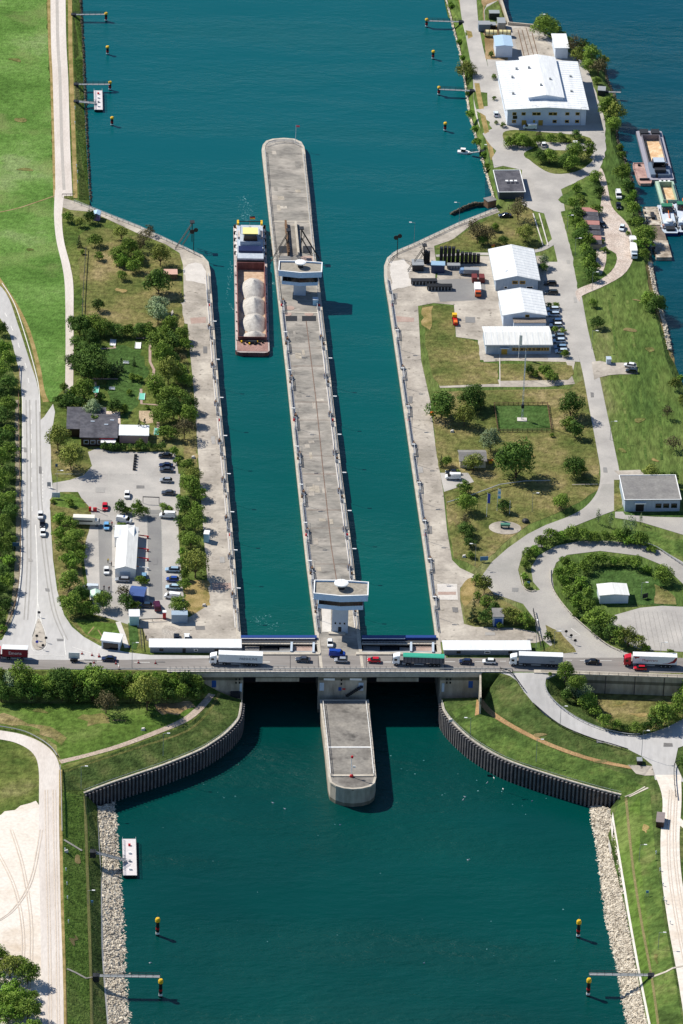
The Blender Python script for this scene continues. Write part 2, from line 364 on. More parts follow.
# left lower land
LWALL = [(241.8, 703, -8), (241, 710, -8), (238, 720, -8), (226, 733, -8), (212, 743, -8), (198, 751, -8), (165, 764.5, -8), (134, 775, -8), (105, 785, -8), (84, 793, -8.2)]
LRIP = [(97.5, 807, -13), (102.5, 860, -13), (103, 920, -13), (104, 960, -13), (109, 1024, -13), (116, 1150, -13), (125, 1500, -13)]
left_lo = [(-700, 668.2, -.05), (0, 671.2, -.05), (60, 671.7, -.05), (125, 672.2, -.05), (189, 673.2, -.05), (191, 675, -.4), (205, 684, -4), (218, 691, -6.2), (232, 697, -8), (243, 700, -8)] + LWALL + LRIP + [(-900, 1500, -5)]
terrain('ground_southwest_bank', left_lo, [(-300, 760, -5), (-300, 1000, -5), (0, 850, -5), (30, 720, -5), (150, 725, -5)], G_PARK, [
   [(-300, 700, -5), (0, 702, -5), (60, 702, -5), (110, 702, -5.2), (160, 703, -5.4), (190, 702, -5.6), (212, 696, -6.4)],
   [(212, 696, -6.4), (205, 708, -6), (190, 722, -5.8), (160, 735, -5.3), (130, 746, -5), (95, 758, -5), (62, 770, -5), (62, 800, -5), (63, 840, -5), (65, 920, -5), (66, 1024, -5), (70, 1480, -5)],
   [(86, 815, -9.2), (88, 860, -9.6), (91, 920, -9.6), (92, 1024, -9.6), (100, 1480, -9.6)]])
# right lower land
RWALL = [(441.8, 703, -8), (444, 711, -8), (453.5, 723.5, -8), (474.6, 742, -8), (506, 760, -8), (548, 774.5, -8), (590, 787, -8), (621, 795, -8.2)]
RRIP = [(610, 809, -12), (618, 860, -12), (627, 920, -12), (637, 975, -12), (647, 1024, -12), (670, 1150, -12), (740, 1500, -12)]
right_lo = [(1400, 709, -6.6), (800, 695, -6.6), (683, 692.4, -6.6), (620, 691.6, -6.6), (568, 691, -6.5), (560, 674, -.3), (545, 673.4, -.05), (500, 672.9, -.05), (482, 673, -.05), (481, 675.5, -.4), (481, 697.5, -8), (441.5, 698.5, -8)] + RWALL + RRIP + [(1600, 1500, -6.5)]
ramp_lo = [(517, 681, -.5), (531, 702, -1.8), (559, 724, -3.2), (590, 738, -4.5), (627, 749, -5.8), (652, 765, -6.5)]
ramp_up = [(546, 678, -.3), (549, 695, -1.8), (569, 712, -3.2), (594, 726, -4.5), (626, 735, -5.6), (654, 732, -6.3), (683, 719, -6.5), (740, 700, -6.5)]
terrain('ground_southeast_bank', right_lo, [(620, 712, -6.6), (800, 800, -6.5), (900, 1100, -6.5), (460, 705, -6.6), (500, 735, -7.2), (575, 765, -7.2)], G_SLOPE, [
   [(500, 674, -.1)] + ramp_lo + [(655, 800, -6.5), (658, 860, -6.5), (668, 940, -6.5), (682, 1024, -6.5), (700, 1150, -6.5), (770, 1480, -6.5)], ramp_up,
   [(484, 700, -5.6), (500, 715, -5.6), (540, 743, -6.2), (580, 758, -6.6), (622, 770, -7)],
   [(572, 698, -6.6), (597, 712, -6.6), (626, 722, -6.6), (656, 718, -6.6)],
   [(628, 800, -8.6), (638, 860, -8.8), (646, 940, -8.8), (660, 1024, -8.8), (740, 1480, -8.8)]])
# ------------------------------------------------------------------ overlays (roads, paths, lawns)
LAYER = [0]
def drape(name, poly, m, lift, jit=0.0, sm=0, grid=7.0, z=None):
    """poly in picture points, laid on the ground as a thin sheet lift metres above it"""
    LAYER[0] += 1
    if sm: poly = smooth(poly, sm, True)
    W = [(G(*p) if z is None else P(*p, z)) for p in poly]
    pts = []
    if jit:
        for i in range(len(W)):
            a, b = W[i], W[(i + 1) % len(W)]; n = max(1, int((b - a).length / 2.5))
            for k in range(n):
                q = a.lerp(b, k / n); t = mnoise.noise(Vector((q.x * .35, q.y * .35, 3))) * jit; u = mnoise.noise(Vector((q.x * .35, q.y * .35, 9))) * jit
                pts.append(Vector((q.x + t, q.y + u)))
    else:
        for i in range(len(W)):
            a, b = W[i], W[(i + 1) % len(W)]; n = max(1, int((b - a).length / grid))
            for k in range(n): pts.append(a.lerp(b, k / n).to_2d())
    n = len(pts); flat = all(abs(p.z) < 0.02 for p in W) if z is None else True
    x0 = min(p.x for p in pts); x1 = max(p.x for p in pts); y0 = min(p.y for p in pts); y1 = max(p.y for p in pts); ed = []
    if z is None:
        for a, b in TEDGES:
            if max(a.x, b.x) < x0 or min(a.x, b.x) > x1 or max(a.y, b.y) < y0 or min(a.y, b.y) > y1: continue
            ed.append((len(pts), len(pts) + 1)); pts += [a, b]
    if ed: flat = False
    r = delaunay_2d_cdt(pts, ed, [list(range(n))], 0, 1e-4)
    keep = keepin(r[0], r[2], [tuple(p) for p in pts[:n]])
    used = sorted({i for f in keep for i in f}); re_ = {u: i for i, u in enumerate(used)}; keep = [tuple(re_[i] for i in f) for f in keep]; r = ([r[0][i] for i in used],)
    vs = [(v.x, v.y, ((z or 0) if flat else near_z(v.x, v.y)) + lift + (LAYER[0] % 6) * .0016) for v in r[0]]
    me = bpy.data.meshes.new(name); me.from_pydata(vs, [], keep); me.materials.append(m); me.update()
    if len(me.polygons) and me.polygons[0].normal.z < 0: me.flip_normals()
    return struct(link(name, me))
def strip(name, pts, wpx, m, lift, sm=5, z=None, jit=0):
    """a band of width wpx pixels (or per-point widths) along picture points"""
    if isinstance(wpx, (int, float)): wpx = [wpx] * len(pts)
    q = smooth([(p[0], p[1], w_) for p, w_ in zip(pts, wpx)], sm) if sm else [(p[0], p[1], w_) for p, w_ in zip(pts, wpx)]
    W = []
    L_, R_ = [], []
    for i in range(len(q)):
        a = q[max(0, i - 1)]; b = q[min(len(q) - 1, i + 1)]
        g = P(q[i][0], q[i][1], 0); ga, gb = P(a[0], a[1], 0), P(b[0], b[1], 0)
        d = (gb - ga).to_2d().normalized(); n = Vector((-d.y, d.x)) * (q[i][2] * mpp(q[i][0], q[i][1]) / 2)
        L_.append(g.to_2d() + n); R_.append(g.to_2d() - n)
    poly = L_ + R_[::-1]
    # back to picture points so that drape can lay it on sloping ground
    def topx(v):
        d = Vector((v.x, v.y, 0)) - CPOS; t = d.dot(FW); return (341.5 + FPX * d.dot(CR) / t, 512 - FPX * d.dot(CU) / t)
    return drape(name, [topx(v) for v in poly], m, lift, jit, 0, z=z)

# --- west
drape('meadow', [(-600, -400), (44, -400), (46, 0), (50, 80), (52, 150), (54, 200), (58, 240), (66, 280), (67, 330), (66, 375), (58, 400), (50, 402), (44, 395), (40, 370), (30, 335), (16, 305), (-4, 278), (-600, 100)], G_LUSH, .03, 1.2)
drape('bank_grass', [(69, -300), (74, -300), (80, 0), (83, 60), (86, 130), (89.5, 200), (76, 200), (72, 130), (70.5, 60), (69, 0)], G_VIVID, .03)
strip('verge', [(48, -300), (49, 0), (52, 80), (54, 150), (55, 196)], 3.5, STRAW, .05)
strip('verge', [(70, -300), (70, 0), (71.5, 80), (74, 150), (75.5, 198)], 4, STRAW, .05)
strip('farm_road', [(58, -300), (58, 0), (60.5, 80), (62.5, 150), (64, 196)], [14, 15, 15.5, 15.5, 17], GRAVEL, .07)
strip('wheel_track', [(56.5, -300), (57, 0), (60, 80), (62, 150), (64, 190)], 3, mat('worn_track', [(170, 164, 158), (180, 174, 168)], world=True, amt2=0.1), .09)
strip('farm_path', [(60, 190), (58, 215), (60, 240), (66, 265), (69, 285), (69.5, 320), (69.5, 360), (69, 393)], [10, 8, 7.5, 8, 8.5, 8, 8, 8], GRAVEL, .07)
strip('footpath', [(-20, 216), (15, 209), (40, 201), (57, 195)], 1.4, SOIL, .06)
strip('verge', [(-6, 272), (14, 302), (28, 330), (38, 365), (42, 390), (46, 402)], [4, 4, 4, 4, 5, 6], STRAW, .05)
drape('dry_lawn', [(78, 235), (100, 225), (140, 238), (165, 248), (180, 256), (183, 300), (168, 318), (150, 330), (100, 325), (84, 320), (80, 280)], G_DRY, .03, 1.5)
ROADW = [(-30, 262), (-2, 292), (12, 318), (24, 350), (31, 380), (33, 420), (34, 460), (34, 500), (35, 540), (34, 580), (36, 620), (40, 650)]
drape('main_road', smooth([(-60, 240), (-14, 275), (6, 293), (18, 325), (30, 362), (38, 388), (40.5, 420)], 4) + [(44, 417), (53, 404), (55, 412), (53, 425), (51, 432), (51, 470), (53, 490), (50, 505), (51, 530), (53, 560), (57, 590), (64, 615), (72, 627), (84, 637), (100, 646), (125, 652), (150, 655), (243, 656), (243, 672), (190, 670.5), (125, 670), (60, 669.5), (0, 669.5), (-400, 668), (-400, 648), (-60, 649), (2, 640), (8, 628), (15, 600), (19, 560), (20, 520), (21.5, 480), (22, 440), (22, 400), (19, 370), (10, 335), (0, 318), (-30, 292), (-80, 262)], ASPH, .03)
drape('bridge_road', [(-400, 658.5), (0, 659.5), (60, 660), (125, 660), (243, 657.5), (243, 672), (190, 670.5), (125, 670), (60, 669.5), (0, 669.5), (-400, 668)], ASPH_B, .05)
strip('verge', [(16.5, 400), (17, 440), (18, 480), (18.5, 520), (17.5, 560), (14, 600), (7, 628)], 5, mat('dry_verge', [(130, 122, 100), (156, 148, 128)], world=True), .05)
strip('lane_line', [(2, 283), (14, 303), (25, 335), (35, 370), (39, 390), (40, 412)], .8, MARK, .07)
strip('lane_line', [(22.5, 392), (23, 440), (22.5, 500), (22, 540), (19, 590), (12, 625)], .8, MARK, .07)
for a, b in [((5, 313), (7, 317)), ((11, 326), (13, 331)), ((18, 343), (19.5, 348)), ((25, 363), (26.5, 368)), ((28, 378), (29, 383))] + [((31 + .15 * k, 405 + 14.5 * k), (31.1 + .15 * k, 410 + 14.5 * k)) for k in range(8)]:
    strip('lane_dash', [a, b], .8, MARK, .07, 0)
strip('lane_line', [(35.5, 525), (37, 560), (37.5, 600), (36, 620), (32, 640)], 1, MARK, .07)
strip('lane_line', [(37.5, 600), (41, 620), (44, 635)], .8, MARK, .07)
for k in range(9): strip('lane_dash', [(42.8, 471 + 3.6 * k), (42.9, 473 + 3.6 * k)], .8, MARK, .07, 0)
drape('traffic_island', smooth([(38.5, 619), (43, 628), (46, 640), (45, 646), (40, 650), (34.5, 649), (32, 642), (35, 630)], 4, True), CONC_Q, .16)
strip('lane_line', [(38.5, 617), (44, 629), (46.5, 640), (45.5, 648), (39, 651.5), (33, 650), (31, 642), (34.5, 630), (37.5, 617)], .7, MARK, .07)
strip('lane_line', [(64, 636), (65, 648), (66, 656)], .8, MARK, .07)
strip('lane_line', [(72, 647), (90, 653), (110, 658)], .8, MARK, .07)
for a, b in [((30, 655), (40, 655)), ((42, 655.5), (53, 655.5)), ((56, 655.8), (64, 655.8)), ((84, 661.5), (92, 661.8)), ((97, 662), (104, 662)), ((134, 662.5), (150, 662.6)), ((118, 664), (119, 668))]:
    strip('lane_dash', [a, b], .7, MARK, .08, 0)
drape('parking_lot', [(53, 483), (70, 480), (84, 475), (92, 466), (88, 452), (98, 448), (112, 452), (175, 452), (178, 470), (180, 490), (178, 520), (180, 560), (184, 600), (188, 625), (165, 630), (140, 628), (120, 622), (108, 618), (92, 614), (84, 560), (87, 530), (88, 510), (78, 492), (60, 492), (52, 500)], ASPH_P, .04)
for a, b, c, d, m in [((98, 520), (112, 520), (112, 600), (100, 600), PATCH), ((147, 510), (161, 510), (163, 600), (149, 600), PATCH), ((110, 474), (180, 474), (180, 510), (110, 510), ASPH_P)]:
    drape('parking_surface', [a, b, c, d], m, .05)
for pts in [[(109, 466), (109, 520)], [(147, 515), (148, 600)], [(161.5, 515), (163, 600)], [(55, 474), (180, 475)], [(150, 515), (176, 515)]]:
    strip('bay_line', pts, .5, mat('bay_paint', [(180, 178, 172)], world=True), .07, 0)
drape('gravel_yard', [(140, 620), (165, 618), (190, 617), (207, 606), (237, 600), (240.5, 641), (147, 641)], CONC_Q, .06)
drape('lawn', [(50, 437), (62, 445), (88, 455), (91, 466), (84, 474), (72, 478), (58, 477), (52, 474)], G_DRY, .06, .6)
drape('lawn', [(50, 500), (56, 494), (68, 492), (82, 499), (90, 508), (92, 520), (80, 560), (88, 600), (95, 618), (118, 622), (124, 632), (124, 648), (100, 643), (82, 634), (70, 622), (60, 600), (54, 560), (51, 520)], G_DRY, .06, .6)
drape('lawn', [(52, 498), (60, 493), (72, 494), (82, 500), (86, 508), (70, 508), (56, 506)], G_VIVID, .08, .6)
drape('lawn', [(75, 620), (95, 622), (118, 624), (123, 634), (122, 644), (100, 640), (86, 634)], G_VIVID, .08, .8)
strip('footpath', [(118, 622), (123, 635), (127, 648)], 5, WHITE_C, .1, 0)
strip('footpath', [(98, 630), (103, 638)], 1.2, SOIL, .1, 0); strip('footpath', [(88, 634), (94, 627)], 1.2, SOIL, .1, 0)
drape('lawn', [(128, 623), (137, 625), (139, 640), (136, 650), (130, 648)], G_BRIGHT, .06)
QUAYW = [(62, 198), (74, 201), (89, 206.7), (140, 227.2), (183, 247.2), (202, 255.7), (208, 262), (210, 272), (211, 290), (218, 380), (225, 453), (233.5, 548), (240.5, 638)]
drape('quay_road', QUAYW + [(210, 618), (209, 600), (207, 575), (204, 540), (201, 500), (199.5, 475), (197, 440), (196, 425), (193.5, 387), (190, 352), (187.6, 324), (178, 322), (171, 318), (171, 312), (178, 304), (184, 302), (183, 265), (179.5, 253), (165, 244), (140, 234.5), (107, 219), (92, 212), (70, 210), (62, 207)], CONC_Q, .04)
drape('bare_ground', [(186, 582), (209, 580), (210, 614), (192, 616), (184, 605)], STRAW, .05, 1)
drape('bare_ground', [(172, 300), (182, 304), (186, 345), (192, 390), (196, 430), (198, 475), (186, 475), (180, 430), (176, 380)], G_DRY, .05, 1)
drape('pavement_patch', [(184, 266), (196, 262), (206, 268), (208, 284), (185, 280)], WHITE_C, .06, 2)
drape('pavement_patch', [(190, 318), (206, 317), (206, 323), (191, 324)], PINK, .07)
drape('pavement_patch', [(212, 583), (236, 583), (236, 589), (213, 590)], PINK, .07)
drape('pavement_patch', [(165, 624), (183, 630), (175, 640), (160, 640)], mat('worn_concrete', [(176, 170, 162), (160, 150, 140)], world=True), .08, 2)
# mini golf garden
drape('garden_lawn', [(96, 340), (125, 336), (150, 338), (156, 365), (156, 395), (160, 430), (150, 440), (122, 434), (96, 405), (92, 380)], G_PARK, .05, 1)
drape('garden_lawn', [(100, 352), (120, 345), (140, 350), (148, 372), (140, 395), (128, 420), (110, 400)], G_BRIGHT, .06, 2)
for k, pts in enumerate([[(92, 379), (118, 379)], [(111, 339), (115, 348), (100, 349)], [(136, 338.5), (148, 338)], [(150, 340), (150, 362), (154, 370), (152, 382)], [(95, 382), (96.5, 398)], [(141, 389), (141.5, 404), (158, 405)], [(151, 380), (157, 384)], [(158, 422), (158, 436)]]):
    strip('garden_path', pts, 2.6, PINK, .09, 0)
drape('garden_terrace', [(101, 411), (120, 412), (121, 433), (117, 438), (101, 428)], mat('terrace_paving', [(196, 178, 166), (216, 200, 190)], world=True), .1)
drape('garden_terrace', [(139, 411), (153, 411), (153, 423), (146, 424), (139, 420)], mat('sandy_paving', [(170, 150, 124), (186, 166, 140)], world=True), .1)
# --- lower west
drape('lower_meadow', [(-300, 700), (0, 703), (60, 704), (150, 704), (190, 704), (212, 697), (214, 700), (190, 722), (130, 745), (62, 766), (56, 745), (40, 732), (10, 722), (-300, 700)], G_VIVID, .04, .8)
drape('dry_patch', [(-40, 716), (5, 714), (30, 722), (52, 728), (66, 738), (62, 745), (30, 726), (-40, 722)], G_DRY, .06, 2)
drape('dry_patch', [(80, 714), (100, 713), (110, 722), (90, 727)], G_DRY, .06, 3)
drape('bare_patch', [(155, 705), (190, 702), (196, 706), (178, 716), (160, 714)], SOIL, .06, 2)
drape('bank_slope', [(64, 770), (130, 747), (190, 724), (214, 702), (219, 692), (232, 698), (240, 705), (237, 719), (225, 731), (211, 741), (197, 749), (164, 762), (133, 772.5), (104, 782.5), (84, 790), (66, 790)], G_SLOPE, .04)
strip('dry_edge', [(64, 772), (100, 760), (140, 747), (185, 732), (205, 716), (216, 700), (219, 693)], 3, G_DRY, .06)
strip('dirt_track', [(60, 762), (85, 756), (120, 746), (160, 731), (185, 720), (200, 708), (212, 694)], [7, 6, 6.5, 7, 8, 8, 7], mat('dirt_gravel', [(168, 150, 136), (186, 170, 156)], world=True), .08)
strip('lower_road', [(-60, 728), (0, 735), (25, 741), (42, 752), (49, 768), (49, 800), (49, 850), (51, 900), (52, 960), (53, 1040), (56, 1200)], [16, 16, 17, 19, 21, 20, 21, 22, 22, 22, 22], GRAVEL, .08)
drape('dusty_yard', [(-300, 830), (0, 815), (20, 806), (38, 800), (44, 830), (44, 900), (44, 1040), (44, 1200), (-300, 1200)], DUST, .06, 1)
strip('verge', [(60.5, 770), (61, 840), (62, 900), (64, 960), (66, 1040)], 3, STRAW, .1)
drape('bank_grass', [(62, 792), (84, 796), (97, 802), (102, 860), (102.5, 920), (103.5, 960), (108, 1030), (66, 1030), (64, 930), (62, 840)], G_VIVID, .04, .3)
drape('bank_slope', [(88, 800), (98, 806), (101.5, 860), (102, 920), (103, 960), (107, 1030), (93, 1030), (91, 920), (90, 860)], G_SLOPE, .06, .3)
strip('bank_path', [(85, 796), (87, 860), (89, 920), (91, 980), (92, 1040)], 3, mat('trodden_grass', [(120, 122, 66), (140, 134, 82)], world=True), .09)
strip('bank_kerb', [(98.2, 811), (101.5, 860), (102, 920), (103, 960), (108, 1024), (110, 1060)], 1.8, WHITE_C, .12)
# --- east, upper
strip('bank_grass', [(437, -100), (452, 0), (464, 40), (471, 84), (478, 116), (489, 168)], [12, 13, 10, 11, 12, 9], G_VIVID, .05)
strip('verge', [(446, -100), (461, 0), (471, 40), (477, 84), (483, 116), (493, 160)], 5, STRAW, .06)
drape('quay_road', [(496, 209), (459, 223.5), (414, 244.5), (396, 252), (387.5, 258.5), (385, 266), (385, 276), (389, 300), (398, 366), (410, 450), (424, 547), (436, 637), (438, 642), (536, 643), (545, 640), (535, 632), (515, 628), (475, 627), (464, 624), (460, 600), (460, 588), (468, 580), (477, 576), (460, 568), (452, 560), (447, 530), (443, 490), (436, 450), (430, 400), (421, 360), (418, 306), (434, 303), (436, 262), (434, 246), (452, 240), (478, 220), (500, 212)], CONC_Q, .04)
EROAD = [(462, -120), (468, 0), (474, 40), (481, 75), (484, 115), (500, 145), (530, 165), (548, 185), (554, 210), (562, 245), (572, 290), (580, 330), (590, 370), (598, 410), (606, 450), (610, 475), (606, 495), (590, 512), (565, 524), (540, 536), (515, 552), (498, 570), (500, 590), (520, 610), (545, 625), (570, 640), (590, 652)]
strip('access_road', EROAD[:19], [18, 17, 15, 17, 17, 19, 21, 22, 22, 17, 17, 16, 16, 17, 18, 19, 20, 18, 17], ASPH_P, .06)
drape('access_road', smooth([(620, 488), (612, 500), (592, 516), (566, 528), (542, 540), (522, 553), (516, 570), (521, 582), (532, 590), (534, 584), (526, 574), (527, 562), (540, 552), (560, 546), (590, 544), (620, 545), (650, 551), (672, 560), (700, 575)], 3) + [(760, 600), (760, 690), (683, 652), (660, 651), (640, 650), (626, 652), (603, 640), (588, 628), (572, 614), (560, 600), (553, 585), (552, 572), (556, 562), (566, 556), (600, 553), (640, 558), (668, 568), (683, 583), (700, 640), (640, 640), (626, 656), (480, 657), (480, 655), (575, 655), (550, 640), (540, 628), (520, 612), (495, 597), (488, 586), (477, 575), (487, 566), (500, 552), (524, 536), (550, 524), (580, 512), (598, 496), (602, 486)], ASPH_D, .07) if False else None
drape('junction_road', [(602, 484), (598, 498), (588, 507), (568, 517), (546, 525), (528, 534), (508, 548), (492, 562), (482, 576), (470, 582), (478, 590), (500, 596), (523, 604), (535, 620), (536, 630), (545, 642), (560, 654), (560, 658), (640, 658), (630, 654), (606, 644), (590, 631), (574, 617), (562, 604), (554, 590), (552, 575), (556, 563), (567, 555), (600, 551), (640, 556), (664, 566), (683, 584), (740, 640), (760, 600), (690, 566), (665, 552), (640, 545), (610, 541), (580, 541), (556, 546), (538, 556), (531, 568), (533, 582), (540, 590), (530, 592), (522, 585), (518, 570), (522, 556), (536, 545), (556, 534), (580, 524), (600, 516), (622, 508), (624, 498), (620, 484)], ASPH_D, .07)
drape('side_road', [(615, 512), (650, 511), (683, 513), (760, 516), (760, 550), (683, 535), (660, 528), (640, 522), (615, 518)], ASPH_D, .08)
drape('bridge_road', [(441, 658), (500, 658), (560, 657.5), (640, 657.5), (683, 658), (800, 660), (1300, 672), (1300, 689), (800, 675.5), (683, 673), (620, 672.5), (545, 672), (500, 671.5), (441, 671)], ASPH_B, .05)
drape('depot_yard', [(612, 616), (640, 608), (662, 606), (683, 607), (760, 612), (760, 655), (683, 652), (640, 650), (620, 640), (604, 628)], ASPH_P, .09)
drape('loop_lawn', smooth([(585, 590), (590, 575), (610, 566), (640, 566), (660, 575), (668, 590), (676, 600), (674, 606), (640, 605), (590, 604)], 4, True), G_BRIGHT, .08)
drape('dry_patch', [(655, 585), (668, 590), (676, 598), (676, 605), (655, 604)], G_DRY, .1, 1)
drape('lawn', [(540, 652), (552, 645), (545, 625), (560, 632), (577, 652), (560, 654)], G_DRY, .09, .4)
drape('hall_yard', [(484, 10), (502, -10), (508, 24), (545, 30), (556, 44), (583, 62), (590, 75), (605, 120), (606, 150), (600, 170), (560, 190), (545, 205), (540, 180), (505, 150), (490, 125), (487, 60)], ASPH_P, .05, .5)
drape('soil_yard', [(482, 0), (502, 0), (506, 24), (508, 60), (486, 60)], SOIL, .07, 1)
drape('slipway', [(509, 24), (534, 26), (545, 40), (560, 55), (545, 62), (520, 62), (515, 40)], CONC_Q, .08, .6)
for a, b in [((522, 30), (530, 60)), ((526, 28), (535, 60)), ((530, 27), (539, 60)), ((518, 30), (525, 60))]: strip('slipway_rail', [a, b], .7, BROWN, .12, 0)
drape('lawn', smooth([(503, 133), (515, 130), (540, 132), (565, 134), (590, 138), (593, 152), (585, 160), (560, 163), (530, 160), (524, 153), (535, 147), (520, 146), (506, 143)], 3, True), G_PARK, .08)
drape('parking_strip', [(536, 142), (592, 144), (590, 151), (540, 150)], ASPH_P, .1)
drape('lawn', smooth([(524, 154), (545, 158), (590, 158), (588, 165), (575, 172), (555, 174), (540, 168)], 3, True), G_PARK, .08)
drape('lawn', smooth([(558, 200), (575, 188), (598, 172), (602, 185), (604, 210), (590, 205), (575, 207)], 3, True), G_BANK, .07)
drape('lawn', [(561, 212), (575, 208), (582, 220), (588, 255), (592, 275), (606, 265), (602, 240), (612, 250), (618, 262), (600, 285), (578, 290), (572, 255)], G_BANK, .07, .5)
drape('lawn', [(497, 214), (520, 205), (532, 210), (537, 235), (540, 248), (520, 252), (470, 251), (434, 249), (455, 238), (478, 225)], G_DRY, .07, .5)
drape('access_road', [(497, 150), (510, 158), (530, 172), (546, 192), (552, 208), (546, 214), (534, 211), (521, 204), (522, 170), (503, 166), (494, 168), (492, 158)], ASPH_P, .075)
for a, b in [((533, 214), (543, 246)), ((539, 214), (548, 246))]: strip('kerb_wall', [a, b], 1.2, WHITE_C, .3, 0)
strip('yard_road', [(436, 256), (470, 254), (510, 254), (540, 250), (556, 240)], [5, 5, 6, 6, 8], ASPH_P, .08)
drape('yard', [(432, 303), (440, 262), (482, 262), (484, 300), (486, 355), (560, 357), (575, 362), (572, 376), (575, 384), (545, 387), (480, 387), (440, 388), (438, 382), (470, 380), (560, 379), (570, 372), (566, 362), (520, 361), (480, 360), (478, 352), (478, 340), (456, 337), (454, 305)], CONC_Q, .06)
drape('yard', [(480, 256), (545, 256), (560, 300), (560, 358), (484, 362), (480, 350)], CONC_Q, .055)
drape('yard', [(434, 280), (485, 278), (486, 300), (440, 302)], PATCH, .08)
drape('yard', [(545, 262), (560, 262), (572, 300), (576, 345), (580, 362), (548, 360), (545, 300)], ASPH_P, .07)
drape('lawn', [(560, 364), (572, 366), (574, 374), (568, 380), (500, 381), (500, 364)], G_DRY, .09)
drape('lawn', [(422, 306), (444, 305), (454, 308), (455, 337), (478, 342), (480, 362), (498, 364), (498, 384), (440, 386), (432, 375), (426, 345)], G_DRY, .07, .6)
drape('rough_patch', [(422, 308), (432, 306), (432, 322), (428, 330), (422, 325)], STRAW, .09, 1)
drape('lawn', [(434, 392), (500, 390), (570, 389), (582, 380), (590, 400), (596, 440), (600, 478), (598, 490), (580, 502), (555, 514), (530, 524), (510, 538), (495, 552), (478, 568), (466, 562), (454, 558), (448, 525), (444, 490), (444, 480), (438, 465), (434, 430)], G_DRY, .05, .5)
drape('fenced_lawn', [(495, 406), (547, 405.5), (551, 431), (499, 431.5)], G_BRIGHT, .08)
strip('footpath', [(499.5, 346), (500, 387)], .9, WHITE_C, .12, 0)
drape('van_bay', [(440, 473), (468, 473), (474, 482), (444, 492)], ASPH_P, .08)
drape('island_lawn', smooth([(463, 600), (462, 590), (470, 580), (480, 578), (495, 595), (520, 610), (530, 618), (520, 626), (480, 626), (466, 622)], 3, True), G_DRY, .08)
drape('bare_ground', smooth([(461, 588), (468, 579), (474, 580), (474, 595), (466, 606), (461, 600)], 3, True), STRAW, .1)
drape('gravel_track', smooth([(601, 168), (606, 180), (610, 200), (614, 210), (628, 225), (634, 245), (632, 262), (622, 276), (600, 288), (582, 296), (580, 302), (576, 296), (578, 289), (600, 280), (614, 268), (616, 254), (600, 245), (598, 225), (600, 210), (602, 190), (598, 175)], 3, True), mat('pink_gravel', [(176, 160, 150), (192, 178, 168), (200, 188, 180)], world=True), .09)
drape('gravel_track', smooth([(598, 240), (605, 246), (606, 262), (600, 276), (596, 262)], 3, True), mat('pink_gravel', (180, 160, 150)), .1)
drape('driveway', [(592, 362), (600, 361), (609, 363), (636, 363), (638, 374), (610, 375), (598, 378), (594, 380)], CONC_Q, .09, .3)
drape('driveway', [(614, 471), (640, 470), (646, 476), (620, 476)], CONC_Q, .09)
drape('lawn', [(614, 480), (622, 480), (622, 508), (614, 512)], G_DRY, .09)
drape('lawn', [(623, 512), (700, 512), (700, 518), (655, 517), (625, 515)], G_BRIGHT, .12)
drape('lawn', [(655, 532), (683, 540), (740, 552), (740, 580), (690, 566), (665, 552), (640, 543), (600, 538), (620, 530)], G_BANK, .1)
drape('pavement_patch', [(437, 584), (457, 584), (458, 600), (438, 600)], WHITE_C, .08)
drape('pavement_patch', [(438, 592), (456, 592), (456, 595), (438, 595)], PINK, .1)
drape('pavement_patch', [(396, 316), (414, 318), (414, 322), (397, 322)], PINK, .08)
drape('pavement_patch', [(390, 262), (405, 260), (412, 270), (410, 285), (392, 290)], WHITE_C, .07, 2)
drape('riprap_shore', [(650, 262), (656, 285), (668, 325), (676, 360), (670, 356), (658, 315), (648, 285), (646, 265)], STRAW, .1, .6)
for a, b in [((545, 640), (552, 637)), ]: pass
for pts in [[(571, 628.5), (580, 635), (566, 638)], [(566, 660.5), (572, 660.5)], [(580, 660.8), (588, 660.8)], [(600, 661), (612, 661)], [(500, 661.5), (506, 661.5)], [(445, 662), (455, 662)], [(475, 662), (482, 662)]]:
    strip('lane_line', pts, .7, MARK, .1, 0)
drape('woodland_floor', [(-60, 330), (4, 338), (12, 365), (15, 400), (15, 560), (11, 600), (2, 628), (-60, 640)], G_SLOPE, .06, 1)
for k in range(10): strip('bay_line', [(634 + 4.6 * k, 612), (640 + 5.0 * k, 648)], .35, mat('bay_seam', [(150, 146, 142)], world=True), .12, 0)
# --- lower east
rl = [(500, 670), (517, 681), (531, 702), (559, 724), (590, 738), (627, 749), (640, 756), (655, 770), (655, 800), (658, 830), (663, 880), (672, 940), (683, 990), (696, 1060)]
drape('ramp_road', [(500, 672.7), (510, 676), (517, 681), (524, 692), (533, 703), (545, 715), (559, 724), (574, 732), (590, 738), (608, 744), (627, 749), (641, 756), (652, 765), (655, 780), (684, 782), (675, 762), (678, 748), (700, 740), (760, 745), (760, 690), (700, 712), (683, 719), (668, 727), (654, 732), (640, 735.5), (626, 735), (608, 731), (594, 726), (580, 719), (569, 712), (557, 703), (549, 695), (545, 686), (546, 679), (560, 672.9), (545, 672.7)], ASPH, .06)
strip('lower_track', [(668, 775), (672, 800), (670, 840), (672, 880), (680, 930), (690, 980), (700, 1040), (715, 1150)], [26, 19, 19, 20, 22, 24, 26, 28], DUST, .08)
strip('lower_track', [(672, 815), (690, 830), (720, 850)], 8, DUST, .09)
drape('field_lawn', [(595, 693), (683, 693), (760, 694), (760, 700), (683, 717), (655, 730), (626, 733), (605, 728), (596, 720), (598, 705)], G_DRY, .05)
strip('sandy_track', [(478, 697), (490, 712), (515, 728), (550, 745), (590, 759), (632, 768)], [5, 7, 6, 6, 6, 5], mat('sandy_track', [(150, 118, 80), (172, 140, 100)], world=True), .1)
